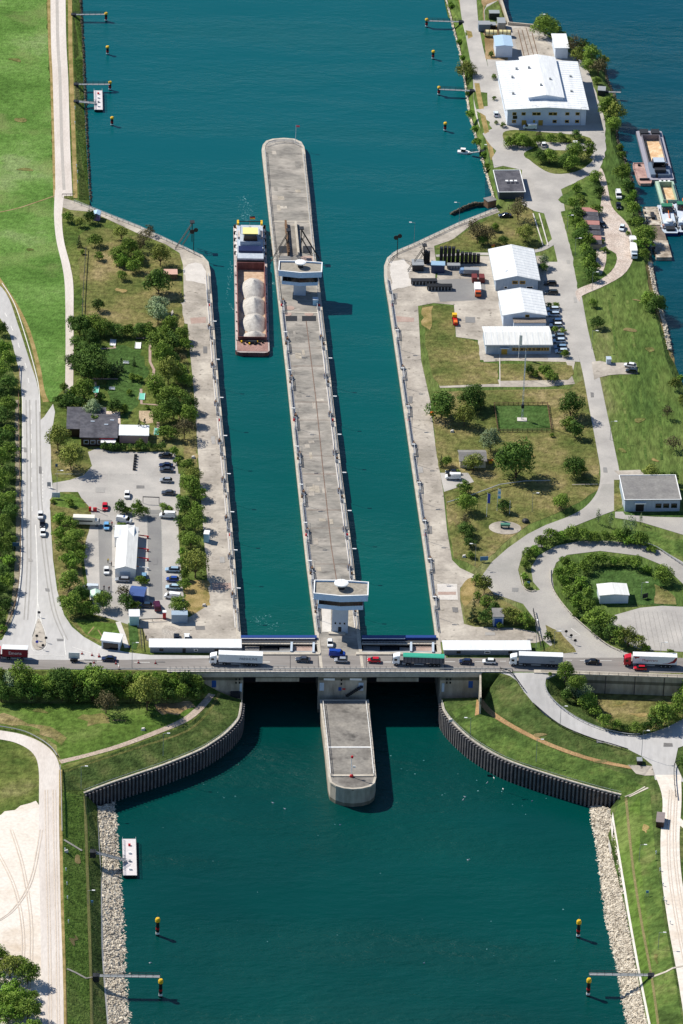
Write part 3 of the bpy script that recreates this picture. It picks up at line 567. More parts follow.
drape('lawn_pad', [(628, 765), (652, 766), (655, 776), (636, 774)], CONC_Q, .1)
drape('bank_grass', smooth([(452, 712), (470, 704), (490, 716), (520, 734), (560, 752), (600, 766), (630, 776), (650, 790), (655, 850), (664, 920), (676, 980), (685, 1040), (650, 1040), (628, 920), (610, 803), (620, 794), (590, 784), (548, 771), (506, 757), (476, 738), (458, 722)], 1, True), G_BANK, .04)
drape('bank_grass', [(612, 800), (640, 796), (640, 860), (648, 930), (658, 1040), (652, 1040), (630, 920), (618, 850)], G_VIVID, .06, .5)
strip('bank_path', [(626, 798), (632, 860), (641, 920), (652, 980), (660, 1040)], 2.6, mat('trodden_grass_dark', [(104, 100, 60), (122, 112, 74)], world=True), .1)
strip('bank_kerb', [(611.5, 812), (614.5, 830), (619.5, 860), (624.5, 890), (629.5, 920), (639.5, 975), (650.5, 1030)], 2.4, WHITE_C, .12)
strip('retaining_edge', [(625, 797), (645, 787)], 1.5, CONC_P, .15, 0)

# wear on the roads and quays: repaired patches, worn wheel lanes, slab joints
TAR = mat('tar_patch', [(112, 110, 110), (128, 126, 125)], rough=.9, world=True, amt2=.1)
WORN = mat('worn_lane', [(156, 153, 150), (168, 165, 162)], rough=.9, world=True, amt2=.08, scale=.3)
rw_ = random.Random(12)
for pts in [[(26, 400), (27, 460), (27, 520), (27, 570), (24, 620)], [(36, 400), (37, 460), (38, 500), (44, 560), (52, 610), (64, 640)]]:
    strip('worn_lane', pts, 1.3, WORN, .045); strip('worn_lane', [(a + 3.6, b) for a, b in pts], 1.3, WORN, .045)
for (x, y, w_, h_) in [(25, 450, 3, 5), (40, 470, 2.5, 7), (30, 560, 4, 3), (47, 590, 4, 3), (60, 640, 7, 2.5), (90, 660.5, 12, 1.6), (160, 662, 9, 1.5), (280, 666, 14, 1.3), (420, 666, 10, 1.4), (545, 662, 9, 1.6), (100, 490, 9, 5), (140, 487, 8, 3), (155, 560, 4, 10), (120, 600, 6, 4), (575, 300, 3, 6), (568, 262, 3, 4), (592, 395, 3, 5), (605, 470, 4, 5), (540, 546, 5, 3), (515, 590, 6, 4), (560, 630, 8, 4), (600, 742, 7, 2.5), (668, 745, 9, 4), (205, 350, 4, 7), (213, 440, 4, 8), (222, 560, 5, 6), (410, 400, 4, 7), (420, 470, 5, 6), (430, 530, 4, 8), (200, 628, 9, 4), (455, 610, 6, 5), (490, 634, 10, 3), (395, 296, 4, 6), (470, 320, 10, 6), (530, 640, 5, 2)]:
    drape('repair_patch', [(x - w_ / 2, y - h_ / 2), (x + w_ / 2, y - h_ / 2 + .3), (x + w_ / 2 + .3, y + h_ / 2), (x - w_ / 2 + .4, y + h_ / 2)], [TAR, PATCH, WORN][int(x + y) % 3], .11, .3)
for k in range(11):
    y = 300 + k * 30; xl = 205 + (y - 290) * .082; strip('slab_joint', [(xl - 17, y + .3), (xl + 2, y)], .28, TAR, .12, 0)
    xr = 392 + (y - 300) * .134; strip('slab_joint', [(xr + 4, y), (xr + 22, y + .3)], .28, TAR, .12, 0)
WORNG = mat('worn_grass', [(112, 104, 70), (134, 122, 86)], rough=.95, world=True, amt2=.25, spec=.05)
for (x, y, w_, h_) in [(120, 290, 14, 5), (150, 280, 8, 4), (105, 270, 7, 4), (460, 345, 14, 7), (442, 360, 10, 6), (525, 455, 20, 5), (550, 465, 14, 5), (500, 485, 18, 4), (455, 520, 6, 12), (490, 540, 16, 5), (560, 500, 14, 3), (445, 435, 10, 4), (630, 330, 12, 4), (650, 350, 8, 4), (640, 420, 10, 5), (622, 450, 8, 4), (655, 460, 12, 3), (636, 300, 8, 3), (20, 120, 14, 4), (30, 250, 8, 3), (15, 60, 12, 3), (24, 170, 16, 3), (120, 720, 12, 2.5), (40, 712, 14, 2.5), (640, 715, 16, 4), (620, 705, 12, 3), (655, 700, 14, 3), (540, 735, 10, 3), (600, 762, 10, 3), (78, 860, 5, 8), (74, 940, 5, 12), (645, 830, 5, 9), (655, 960, 6, 9)]:
    drape('worn_patch', smooth([(x - w_ / 2, y), (x - w_ / 5, y - h_ / 2), (x + w_ / 3, y - h_ / 3), (x + w_ / 2, y + h_ / 4), (x, y + h_ / 2)], 3, True), [WORNG, G_DRY, STRAW][int(x + y) % 3] if x > 40 else G_DRY, .125, 1.6)
RUT = mat('wheel_rut', [(198, 184, 170), (212, 200, 188)], rough=.95, world=True, amt2=.15, spec=.05)
for pts in [[(10, 830), (22, 870), (30, 930), (26, 1000), (10, 1050)], [(-5, 850), (14, 890), (22, 940), (18, 1000)], [(40, 830), (30, 880), (12, 910), (-10, 925)], [(45, 790), (46, 860), (48, 940), (49, 1030)], [(53, 790), (54, 860), (56, 940), (57, 1030)], [(669, 790), (667, 840), (669, 880), (677, 930), (687, 980)], [(675, 790), (673, 840), (676, 880), (684, 930)]]:
    strip('wheel_rut', pts, 1.1, RUT, .13); strip('wheel_rut', [(a + 2.6, b) for a, b in pts], .9, RUT, .13)
for k in range(7): strip('mown_stripe', [(600 + 9 * k, 300 if k < 4 else 330), (612 + 9 * k, 380), (622 + 8 * k, 460)], 2.6, [G_RIGHT, G_BANK][k % 2], .03)
# ------------------------------------------------------------------ water
def watermat(name, c0, c1, deep, bdist, sc, rough=0.22, world_grad=None):
    m = bpy.data.materials.new(name); m.use_nodes = True; n = m.node_tree; n.nodes.clear(); L = n.links.new
    out = n.nodes.new('ShaderNodeOutputMaterial'); b = n.nodes.new('ShaderNodeBsdfPrincipled'); L(b.outputs[0], out.inputs[0])
    b.inputs['Roughness'].default_value = rough; b.inputs['IOR'].default_value = 1.33; b.inputs['Specular IOR Level'].default_value = 0.36
    g = n.nodes.new('ShaderNodeNewGeometry')
    n1 = n.nodes.new('ShaderNodeTexNoise'); n1.inputs['Scale'].default_value = 0.012; n1.inputs['Detail'].default_value = 5; L(g.outputs['Position'], n1.inputs['Vector'])
    cr = n.nodes.new('ShaderNodeValToRGB'); e = cr.color_ramp.elements; e[0].position = .3; e[1].position = .72; e[0].color = rgb(c0); e[1].color = rgb(c1)
    col = cr.outputs[0]; L(n1.outputs[0], cr.inputs[0])
    if world_grad:      # river water upstream is bluer than the still lock water
        sx = n.nodes.new('ShaderNodeSeparateXYZ'); L(g.outputs['Position'], sx.inputs[0])
        mr = n.nodes.new('ShaderNodeMapRange'); mr.interpolation_type = 'SMOOTHSTEP'; mr.inputs[1].default_value = world_grad[0]; mr.inputs[2].default_value = world_grad[1]; L(sx.outputs[1], mr.inputs[0])
        mx = n.nodes.new('ShaderNodeMix'); mx.data_type = 'RGBA'; L(mr.outputs[0], mx.inputs['Factor']); L(col, mx.inputs['A']); mx.inputs['B'].default_value = rgb(deep); col = mx.outputs['Result']
    L(col, b.inputs['Base Color'])
    mp = n.nodes.new('ShaderNodeMapping'); mp.inputs['Scale'].default_value = (0.45, 1.0, 1); mp.inputs['Rotation'].default_value = (0, 0, R(-8)); L(g.outputs['Position'], mp.inputs[0])
    n2 = n.nodes.new('ShaderNodeTexNoise'); n2.inputs['Scale'].default_value = sc; n2.inputs['Detail'].default_value = 5; n2.inputs['Roughness'].default_value = .65; L(mp.outputs[0], n2.inputs['Vector'])
    n3 = n.nodes.new('ShaderNodeTexNoise'); n3.inputs['Scale'].default_value = sc * .16; n3.inputs['Detail'].default_value = 2; L(mp.outputs[0], n3.inputs['Vector'])
    ad = n.nodes.new('ShaderNodeMath'); ad.operation = 'MULTIPLY_ADD'; L(n3.outputs[0], ad.inputs[0]); ad.inputs[1].default_value = 2.0; L(n2.outputs[0], ad.inputs[2])
    bp = n.nodes.new('ShaderNodeBump'); bp.inputs['Strength'].default_value = 1; bp.inputs['Distance'].default_value = bdist
    n4 = n.nodes.new('ShaderNodeTexNoise'); n4.inputs['Scale'].default_value = .02; n4.inputs['Detail'].default_value = 4; mp2 = n.nodes.new('ShaderNodeMapping'); mp2.inputs['Scale'].default_value = (.35, 1.6, 1); mp2.inputs['Rotation'].default_value = (0, 0, R(14)); L(g.outputs['Position'], mp2.inputs[0]); L(mp2.outputs[0], n4.inputs['Vector'])
    m4 = n.nodes.new('ShaderNodeMapRange'); m4.inputs[1].default_value = .38; m4.inputs[2].default_value = .62; m4.inputs[3].default_value = bdist * .35; m4.inputs[4].default_value = bdist * 1.7; L(n4.outputs[0], m4.inputs[0]); L(m4.outputs[0], bp.inputs['Distance'])
    m5 = n.nodes.new('ShaderNodeMapRange'); m5.inputs[1].default_value = .35; m5.inputs[2].default_value = .65; m5.inputs[3].default_value = rough * .7; m5.inputs[4].default_value = rough * 1.5; L(n4.outputs[0], m5.inputs[0]); L(m5.outputs[0], b.inputs['Roughness']); L(ad.outputs[0], bp.inputs['Height']); L(bp.outputs[0], b.inputs['Normal'])
    return m
W_UP = watermat('upper_water', (0, 72, 66), (0, 84, 78), (0, 84, 92), 0.24, 0.42, world_grad=(-120, 330))
W_RV = watermat('river_water', (0, 60, 70), (0, 68, 82), (0, 72, 88), 0.6, 0.3, world_grad=(150, 500))
W_LO = watermat('lower_water', (0, 58, 56), (0, 70, 66), (10, 66, 64), 0.5, 0.42)
def sheet(name, pts, z, m):
    vs = [tuple(P(a, b, z)) for a, b in pts]; me = bpy.data.meshes.new(name); me.from_pydata(vs, [], [tuple(range(len(vs)))]); me.materials.append(m); me.update()
    if me.polygons[0].normal.z < 0: me.flip_normals()
    return struct(link(name, me))
sheet('upper_water', [(-700, -500), (485, -500), (485, 230), (470, 640), (436, 640.5), (341, 640.5), (200, 640.5), (150, 600), (-700, 260)], UPZ, W_UP)
sheet('river_water', [(485, -500), (2200, -500), (2200, 900), (700, 660), (600, 450), (485, 230)], UPZ, W_RV)
sheet('lower_water', [(-400, 1600), (60, 800), (190, 700), (243, 683), (441, 683), (480, 700), (640, 800), (1200, 1600)], LOZ, W_LO)

# foam flecks: the barge's wake, the filling current by the lower gate and a little drift on the lower basin
def foam(name, spots, z):
    rnd = random.Random(3); vs = []; fs = []
    for (x0, y0, x1, y1, spread, n, sz) in spots:
        for _ in range(n):
            t = rnd.random(); p = P(x0 + (x1 - x0) * t + rnd.gauss(0, spread), y0 + (y1 - y0) * t + rnd.gauss(0, spread * .5), z + .04); s_ = sz * rnd.uniform(.4, 1.3); a = rnd.uniform(0, 3.1); k = len(vs)
            for j in range(5): th = a + j * 1.2566; vs.append((p.x + math.cos(th) * s_ * (1.5 if j % 2 else .7), p.y + math.sin(th) * s_, p.z))
            fs.append(tuple(range(k, k + 5)))
    me = bpy.data.meshes.new(name); me.from_pydata(vs, [], fs); me.materials.append(mat('foam', [(70, 130, 140), (130, 178, 184)], rough=.9, amt2=.1)); me.update(); return struct(link(name, me), 'stuff')
foam('wake_foam', [(246, 222, 242, 196, 2.6, 80, .16), (236, 232, 226, 300, 1.6, 50, .16), (270, 232, 272, 300, 1.5, 40, .16), (232, 262, 228, 290, 1.2, 25, .14), (248, 218, 250, 206, 3.4, 34, .17), (228, 302, 236, 314, .7, 18, .16), (270, 282, 276, 284, 1.0, 30, .22)], UPZ)
foam('current_foam', [(256, 618, 276, 628, 4, 46, .13), (256, 622, 270, 616, 2.5, 26, .12)], UPZ)
foam('drift_foam', [(400, 770, 560, 800, 25, 22, .2), (200, 800, 560, 1000, 60, 26, .18), (230, 800, 250, 760, 10, 8, .16)], LOZ)
# ------------------------------------------------------------------ lock walls, island, bridge
def wpts(pts, z=0.0): return [P(a, b, (c[0] if c else z)) for a, b, *c in pts]
def wall_along(name, label, pts, z0, m, mcop, cop=1.1, outward=1, extra=None, cat='quay wall', group=None, zlist=None):
    """vertical wall below a line of world points with a coping strip on top (towards land)"""
    o = thing(name, label, cat, (0, 0, 0), 0, group)
    n = len(pts); nor = []
    for i in range(n):
        a, b = pts[max(0, i - 1)], pts[min(n - 1, i + 1)]; d = (b - a).to_2d().normalized(); nor.append(Vector((-d.y, d.x, 0)) * outward)
    mb = MB(); vs = []
    for i, p in enumerate(pts):
        q = p + nor[i] * cop
        vs += [(p.x, p.y, z0), (p.x, p.y, p.z - .25), (q.x, q.y, p.z - .25), (q.x, q.y, z0)]
    fs = []
    for i in range(n - 1):
        for k in range(4): fs.append((4 * i + k, 4 * i + (k + 1) % 4, 4 * i + 4 + (k + 1) % 4, 4 * i + 4 + k))
    fs += [(0, 1, 2, 3), tuple(4 * (n - 1) + k for k in (3, 2, 1, 0))]
    mb.add(vs, fs, m); mb.build('wall_face', o)
    mb = MB(); vs = []
    for i, p in enumerate(pts):
        q = p + nor[i] * (cop + .15); r_ = p - nor[i] * .15
        vs += [(r_.x, r_.y, p.z - .24), (r_.x, r_.y, p.z + .14), (q.x, q.y, p.z + .14), (q.x, q.y, p.z - .24)]
    mb.add(vs, fs, mcop); mb.build('coping', o)
    return o
wall_along('quay_wall', 'pale concrete quay wall along the left lock chamber and the slanting upper approach', wpts([(74, 201.5), (89, 207)] + [(a, b) for a, b, c in left_up[8:13]] + [(a, b) for a, b, c in CHL]), -16, CONC_W, CONC_P, cop=1.0, outward=1 if False else -1)
wall_along('quay_wall', 'pale concrete quay wall along the right lock chamber and its curved upstream corner', wpts([(a, b) for a, b, c in CHR]), -16, CONC_W, CONC_P, cop=1.0, outward=-1)
ISL = [(262, 150), (263, 145), (266.5, 141), (273, 139), (284, 138.2), (294, 139), (301, 142), (304, 147), (305, 153), (309.5, 195), (316, 262), (321, 300), (330, 376), (341, 470), (353, 560), (360.5, 640), (364, 672), (321, 672), (316.5, 640), (306, 558), (296.5, 470), (286.5, 372), (277, 288), (268, 205)]
isl = thing('lock_island', 'long grey concrete island between the two lock chambers, rounded at its upstream end', 'lock island')
poly = [P(a, b, 0).to_2d() for a, b in ISL]
MB().prism(poly, -16, -.02, CONC_W, CONC_I).build('island_body', isl)
def ring(poly, w_, z0, z1, m):
    n = len(poly); area = sum(poly[i][0] * poly[(i + 1) % n][1] - poly[(i + 1) % n][0] * poly[i][1] for i in range(n)); sg = 1 if area > 0 else -1
    vs = []
    for i in range(n):
        a, b, c = Vector(poly[i - 1]), Vector(poly[i]), Vector(poly[(i + 1) % n])
        d1 = (b - a).normalized(); d2 = (c - b).normalized(); nn = Vector((-(d1.y + d2.y), d1.x + d2.x)).normalized() * sg * w_
        o_ = b - nn * (.12 / w_); q = b + nn
        vs += [(o_.x, o_.y, z0), (o_.x, o_.y, z1), (q.x, q.y, z1), (q.x, q.y, z0)]
    fs = []
    for i in range(n):
        j = (i + 1) % n
        for k in range(4): fs.append((4 * i + k, 4 * i + (k + 1) % 4, 4 * j + (k + 1) % 4, 4 * j + k))
    return MB().add(vs, fs, m)
ring(poly, 1.0, -.5, .12, CONC_P).build('coping', isl)
def band(pts, w_, z0, z1, m, mb=None):
    mb = mb or MB(); W = [P(a, b, 0) for a, b in pts]; n = len(W); vs = []
    for i in range(n):
        d = (W[min(n - 1, i + 1)] - W[max(0, i - 1)]).to_2d().normalized(); nn = Vector((-d.y, d.x)) * w_ / 2
        for s, z in ((1, z0), (1, z1), (-1, z1), (-1, z0)): vs.append((W[i].x + nn.x * s, W[i].y + nn.y * s, z))
    fs = []
    for i in range(n - 1):
        for k in range(4): fs.append((4 * i + k, 4 * i + (k + 1) % 4, 4 * i + 4 + (k + 1) % 4, 4 * i + 4 + k))
    fs += [(0, 1, 2, 3), tuple(4 * (n - 1) + k for k in (3, 2, 1, 0))]
    return mb.add(vs, fs, m)
band([(306, 320), (316, 400), (323, 470), (331, 545), (338, 590)], .28, -.05, .03, mat('joint_brown', [(112, 92, 82), (130, 108, 96)])).build('deck_joint', isl)
for a, b in [((273, 221.5), (311, 221.5)), ((283, 312), (320, 313))]:
    band([a, b], .8, -.05, .08, CONC_P).build('cross_beam', isl)
for (x0, y0, x1, y1, mm) in [(284, 316, 297, 321, STEEL_D), (302, 316, 316, 321, STEEL_D)]:
    q = [P(x0, y0), P(x1, y0), P(x1, y1), P(x0, y1)]; MB().prism([v.to_2d() for v in q], -.05, .06, mm).build('hatch_cover', isl)
for c in [(287, 314), (309, 314), (290, 308)]:
    q = P(*c); MB().lathe([(1.6, 0), (1.6, .05)], PINK, 14, q.x, q.y, 0).build('pink_pad', isl)
for (x0, y0, x1, y1, mm) in [(279, 256, 291, 263, PATCH), (279, 246, 290, 253, STEEL_D), (301, 256, 314, 263, PINK), (303, 246, 314, 253, STEEL_D), (291, 226, 299, 262, CONC_N), (322, 606, 331, 632, WHITE_C), (346, 610, 357, 628, CONC_W)]:
    q = [P(x0, y0), P(x1, y0), P(x1, y1), P(x0, y1)]; MB().prism([v.to_2d() for v in q], -.05, .05, mm).build('deck_panel', isl)
for c, t in [((272, 157), (305, 157)), ((270, 176), (307, 177))]:
    pass
for k in range(16):
    y = 330 + k * 18; xl = 281 + (y - 330) * .1235; xr = 324.5 + (y - 330) * .118
    band([(xl + 4, y), (xr - 4, y)], .16 if k % 2 else .3, -.05, .012 + .002 * (k % 2), MATS['joint_brown'] if k % 3 else CONC_N).build('slab_joint', isl)
rk = random.Random(9)
for k in range(26):
    y = rk.uniform(325, 600); xl = 281 + (y - 330) * .1235 + rk.uniform(5, 26); w_ = rk.uniform(2, 8); h_ = rk.uniform(2, 7)
    q = [P(xl, y), P(xl + w_, y), P(xl + w_ + .8, y + h_), P(xl + .8, y + h_)]; MB().prism([v.to_2d() for v in q], -.05, .004 + .0015 * k / 3, [CONC_W, CONC_N, CONC_Q][k % 3]).build('deck_stain', isl)
for k in range(9):
    y = rk.uniform(150, 215); xl = 270 + rk.uniform(0, 26); w_ = rk.uniform(3, 9); h_ = rk.uniform(2, 6)
    q = [P(xl, y), P(xl + w_, y), P(xl + w_ + .8, y + h_), P(xl + .8, y + h_)]; MB().prism([v.to_2d() for v in q], -.05, .004 + .0015 * k, [CONC_W, CONC_N, CONC_Q][k % 3]).build('deck_stain', isl)
# lower island
NOSE = [(320, 700), (368.5, 700), (372, 735), (374.5, 765), (376, 777), (374.5, 783), (370, 786.5), (362, 788.5), (353, 789.2), (344, 788.4), (336, 786), (330.5, 782.5), (328.5, 776), (325, 740)]
LIZ = -8.3
nose = thing('lower_island', 'short grey concrete pier downstream of the bridge with a rounded end', 'lock island')
poly2 = [P(a, b, LIZ).to_2d() for a, b in NOSE]
MB().prism(poly2, -17, LIZ - .02, CONC_W, CONC_N).build('island_body', nose)
ring(poly2, .6, LIZ - .4, LIZ + .12, CONC_P).build('coping', nose)
def lband(pts, w_, z, h, m, name, par):
    mb = MB(); W = [P(a, b, z) for a, b in pts]
    for a, b in zip(W, W[1:]):
        d = (b - a).normalized(); nn = Vector((-d.y, d.x, 0)) * w_ / 2
        vs = [a + nn, a - nn, b - nn, b + nn]; mb.add([(v.x, v.y, z) for v in vs] + [(v.x, v.y, z + h) for v in vs], [(0, 1, 2, 3), (7, 6, 5, 4), (0, 1, 5, 4), (1, 2, 6, 5), (2, 3, 7, 6), (3, 0, 4, 7)], m)
    return mb.build(name, par)
lband([(325, 747.3), (373, 747.3)], .55, LIZ, .1, WHITE, 'white_line', nose)
lband([(331, 776), (375, 776)], .9, LIZ, .3, CONC_P, 'kerb', nose)
lband([(353, 790.5), (353, 790.6)], .5, LIZ, .2, BLACK, 'ladder_top', nose)
def railing(name, label, W, h=1.1, step=2.5, m=RAIL, r=.05, rails=(1.0, .5), group=None, cat='railing', zf=None):
    """posts and rails along world points: one fence = one thing"""
    mb = MB(); acc = 0
    for a, b in zip(W, W[1:]):
        for f in rails: mb.bar(a + Vector((0, 0, h * f)), b + Vector((0, 0, h * f)), r, m, 4)
        L = (b - a).length; n = max(1, int(L / step))
        for k in range(n): q = a.lerp(b, k / n); mb.bar(q, q + Vector((0, 0, h)), r * 1.2, m, 4)
    mb.bar(W[-1], W[-1] + Vector((0, 0, h)), r * 1.2, m, 4)
    o = mb.build(name); return tag(o, label, cat, group)
# curved guide walls below the bridge: sheet piling with ribs
def guide_wall(pts, label, sgn):
    W = [P(a, b, c) for a, b, c in smooth(pts, 5)]
    o = wall_along('guide_wall', label, W, -16.5, SHEET, CONC_P, cop=.4, outward=sgn, cat='guide wall')
    mb = MB(); acc = 0
    for a, b in zip(W, W[1:]):
        L = (b - a).length; d = (b - a).normalized(); nn = Vector((-d.y, d.x, 0)) * sgn; t = acc
        while t < L:
            q = a.lerp(b, t / L); f = q - nn * .4; ang = math.atan2(d.y, d.x)
            mb.box(-.27, .27, -.55, .55, -16.4, q.z - .35, mat('pile_rib_sunlit', [(88, 88, 94), (116, 112, 112)], rough=.8, scale=.5, world=True, amt2=.2), Matrix.Translation((f.x, f.y, 0)) @ Matrix.Rotation(ang, 4, 'Z')); t += 1.3  # ribs coloured paler than the piling, standing in for their sunlit edges
        acc = t - L
    s = mb.build('sheet_pile_rib', o); s['kind'] = 'stuff'
    n2 = [w_ + Vector((0, 0, .14)) for w_ in W]
    mb = MB()
    for a, b in zip(n2, n2[1:]):
        mb.bar(a + Vector((0, 0, 1.0)), b + Vector((0, 0, 1.0)), .05, RAIL, 4); mb.bar(a, a + Vector((0, 0, 1.0)), .05, RAIL, 4)
    mb.build('handrail', o)
guide_wall(LWALL, 'curved sheet pile guide wall sweeping left from the bridge to the stony bank', -1)
guide_wall(RWALL, 'curved sheet pile guide wall sweeping right from the bridge to the stony bank', 1)

# bridge
def boxpx(mb, x0, x1, yb, yf, z0, z1, m, zref=0.0):
    """box between picture columns x0..x1 with rear line yb and front line yf (at height zref)"""
    q = [P(x0, yf, zref), P(x1, yf, zref), P(x1, yb, zref), P(x0, yb, zref)]
    vs = [(v.x, v.y, z0) for v in q] + [(v.x, v.y, z1) for v in q]
    return mb.add(vs, [(3, 2, 1, 0), (4, 5, 6, 7), (0, 1, 5, 4), (1, 2, 6, 5), (2, 3, 7, 6), (3, 0, 4, 7)], m)
br = thing('road_bridge', 'grey concrete road bridge crossing both lock chambers and carrying the trucks', 'bridge')
mb = MB(); boxpx(mb, 239, 445, 652.5, 671.2, -1.25, -.06, CONC_W); mb.build('deck', br)
mb = MB(); boxpx(mb, 238, 446, 655.8, 668.6, -.01, .08, ASPH_B); mb.build('carriageway', br)
mb = MB(); boxpx(mb, 167, 512, 668.7, 672.4, -.015, .3, WHITE_C); mb.build('walkway', br)
mb = MB(); boxpx(mb, 189, 482, 671.4, 672.9, -1.5, -.02, CONC_P); mb.build('edge_beam', br)
mb = MB(); boxpx(mb, 239, 320, 653, 655.5, 0, .45, CONC_P); boxpx(mb, 356, 441, 653, 655.5, 0, .45, CONC_P); mb.build('kerb', br)
mb = MB()
for x in range(170, 505, 5):
    q = P(x, 671.4, .3); mb.box(-.05, .05, -.05, .05, 0, .9, STEEL_D, Matrix.Translation(q))
for z in (.6, .95, 1.2): mb.bar(P(168, 671.4, .3) + Vector((0, 0, z - .3)), P(512, 671.4, .3) + Vector((0, 0, z - .3)), .05, STEEL_D, 4)
mb.build('railing', br)
mb = MB()
for x in range(170, 505, 6):
    q = P(x, 668.3, .1); mb.box(-.06, .06, -.06, .06, 0, .7, STEEL_D, Matrix.Translation(q))
mb.bar(P(125, 668.6, .75), P(512, 668.3, .75), .13, STEEL, 4); mb.build('guard_rail', br)
for a, b in [(262, 270), (300, 308), (383, 391), (420, 428)]:
    mb = MB(); boxpx(mb, a, b, 662, 662.5, .08, .1, MARK); mb.build('lane_mark', br)
for x in (241, 318, 366, 444, 290, 410):
    mb = MB(); boxpx(mb, x, x + .5, 656, 668.5, .08, .1, STEEL_D); mb.build('expansion_joint', br)
for x in (241.5, 442.5, 240):
    pass
# piers and abutments
def face_item(par, name, x0, x1, z0, z1, m, y=672.2, d=.12):
    mb = MB(); a, b = P(x0, y, 0), P(x1, y, 0)
    mb.box(a.x, b.x, -d, .3, z0, z1, m, Matrix.Translation((0, (a.y + b.y) / 2, 0))); return mb.build(name, par)
pier = thing('bridge_pier', 'concrete bridge pier block at the head of the lower island between the two dark openings', 'bridge pier')
mb = MB(); boxpx(mb, 318.5, 367, 655, 672.2, -16, -1.3, CONC_W); mb.build('pier_body', pier)
WALLS = mat('cyan_panel', (190, 206, 220)); DOORB = BLUE_D
for x0, x1, z0, z1, m, n in [(320, 324.5, -6.6, -3.8, WALLW, 'wall_panel'), (359, 364, -6.6, -3.8, WALLW, 'wall_panel'), (324, 335, -2.9, -2.2, WHITE, 'sign_board'), (350, 362, -2.9, -2.2, WHITE, 'sign_board'), (341, 342.6, -3.2, -2.4, BLACK, 'vent'), (341, 342.6, -4.6, -3.8, BLACK, 'vent'), (339, 342, -6.6, -5.4, BLUE_D, 'control_cabinet'), (343, 346, -6.3, -5.8, RED, 'warning_sign'), (358, 361, -6.4, -5.2, BLUE_D, 'control_cabinet')]:
    face_item(pier, n, x0, x1, z0, z1, m)
mb = MB(); a = P(348, 672.2); b = P(362, 672.2)
for k in range(10):
    t = k / 9; q = a.lerp(b, t); mb.box(-.5, .5, -1.2, 0, -8.0 + 3.2 * t, -7.8 + 3.2 * t, STEEL_D, Matrix.Translation((q.x, q.y - .4, 0)))
mb.build('stair', pier)
ab = thing('bridge_abutment', 'left concrete abutment of the bridge with a blue door and small square openings', 'abutment')
mb = MB(); boxpx(mb, 190, 243.4, 655, 672.2, -16, -1.3, CONC_W); mb.build('wall', ab)
face_item(ab, 'door', 212, 216.5, -5.4, -3.0, BLUE_D); face_item(ab, 'wall_panel', 240, 242.4, -7, -4, WALLW)
for x in (235.5, 239):
    for z in (-2.9, -4.1): face_item(ab, 'vent', x, x + 1.6, z, z + .7, BLACK)
face_item(ab, 'gauge_box', 231, 241, -8.5, -6.8, STEEL_D, d=1.5)
ab = thing('bridge_abutment', 'right concrete abutment of the bridge with a blue door and small square openings', 'abutment')
mb = MB(); boxpx(mb, 440.6, 481, 655, 672.2, -16, -1.3, CONC_W); mb.build('wall', ab)
face_item(ab, 'door', 469, 473.5, -5.6, -3.2, BLUE_D); face_item(ab, 'wall_panel', 442.5, 445, -7, -4, WALLW)
for x in (446.5, 450):
    for z in (-2.9, -4.1): face_item(ab, 'vent', x, x + 1.6, z, z + .7, BLACK)
mb = MB(); q0 = P(479.5, 672.2); q1 = P(481.3, 672.2)
mb.box(q0.x, q1.x, q0.y - 14, q0.y, -16, -.4, CONC_W); mb.build('wing_wall', ab)
rw = thing('retaining_wall', 'long grey concrete retaining wall below the road beside the dry field', 'retaining wall')
mb = MB(); a, b, c = P(560, 673), P(683, 674), P(1200, 687)
mb.box(a.x, b.x + 60, -.5, .9, -9, -.02, CONC_W, Matrix.Translation((0, a.y, 0))); mb.build('wall', rw)
mb = MB(); mb.box(a.x - 8, b.x + 60, -.75, 1.2, -.015, .3, CONC_P, Matrix.Translation((0, a.y, 0))); mb.build('coping', rw)
mb = MB()
for k in range(34): x = a.x + k * 3.0; mb.box(x - .05, x + .05, -.55, -.45, .3, 1.1, STEEL_D, Matrix.Translation((0, a.y, 0)))
mb.bar((a.x - 6, a.y - .5, 1.0), (b.x + 60, a.y - .5, 1.0), .06, STEEL_D, 4); mb.bar((a.x - 6, a.y - .5, .65), (b.x + 60, a.y - .5, .65), .06, STEEL_D, 4); mb.build('railing', rw)
mb = MB()
for k in range(8): x = a.x + 5 + k * 9; mb.box(x, x + .25, -.62, -.5, -9, -.05, SHEET, Matrix.Translation((0, a.y, 0)))
mb.build('wall_joint', rw)
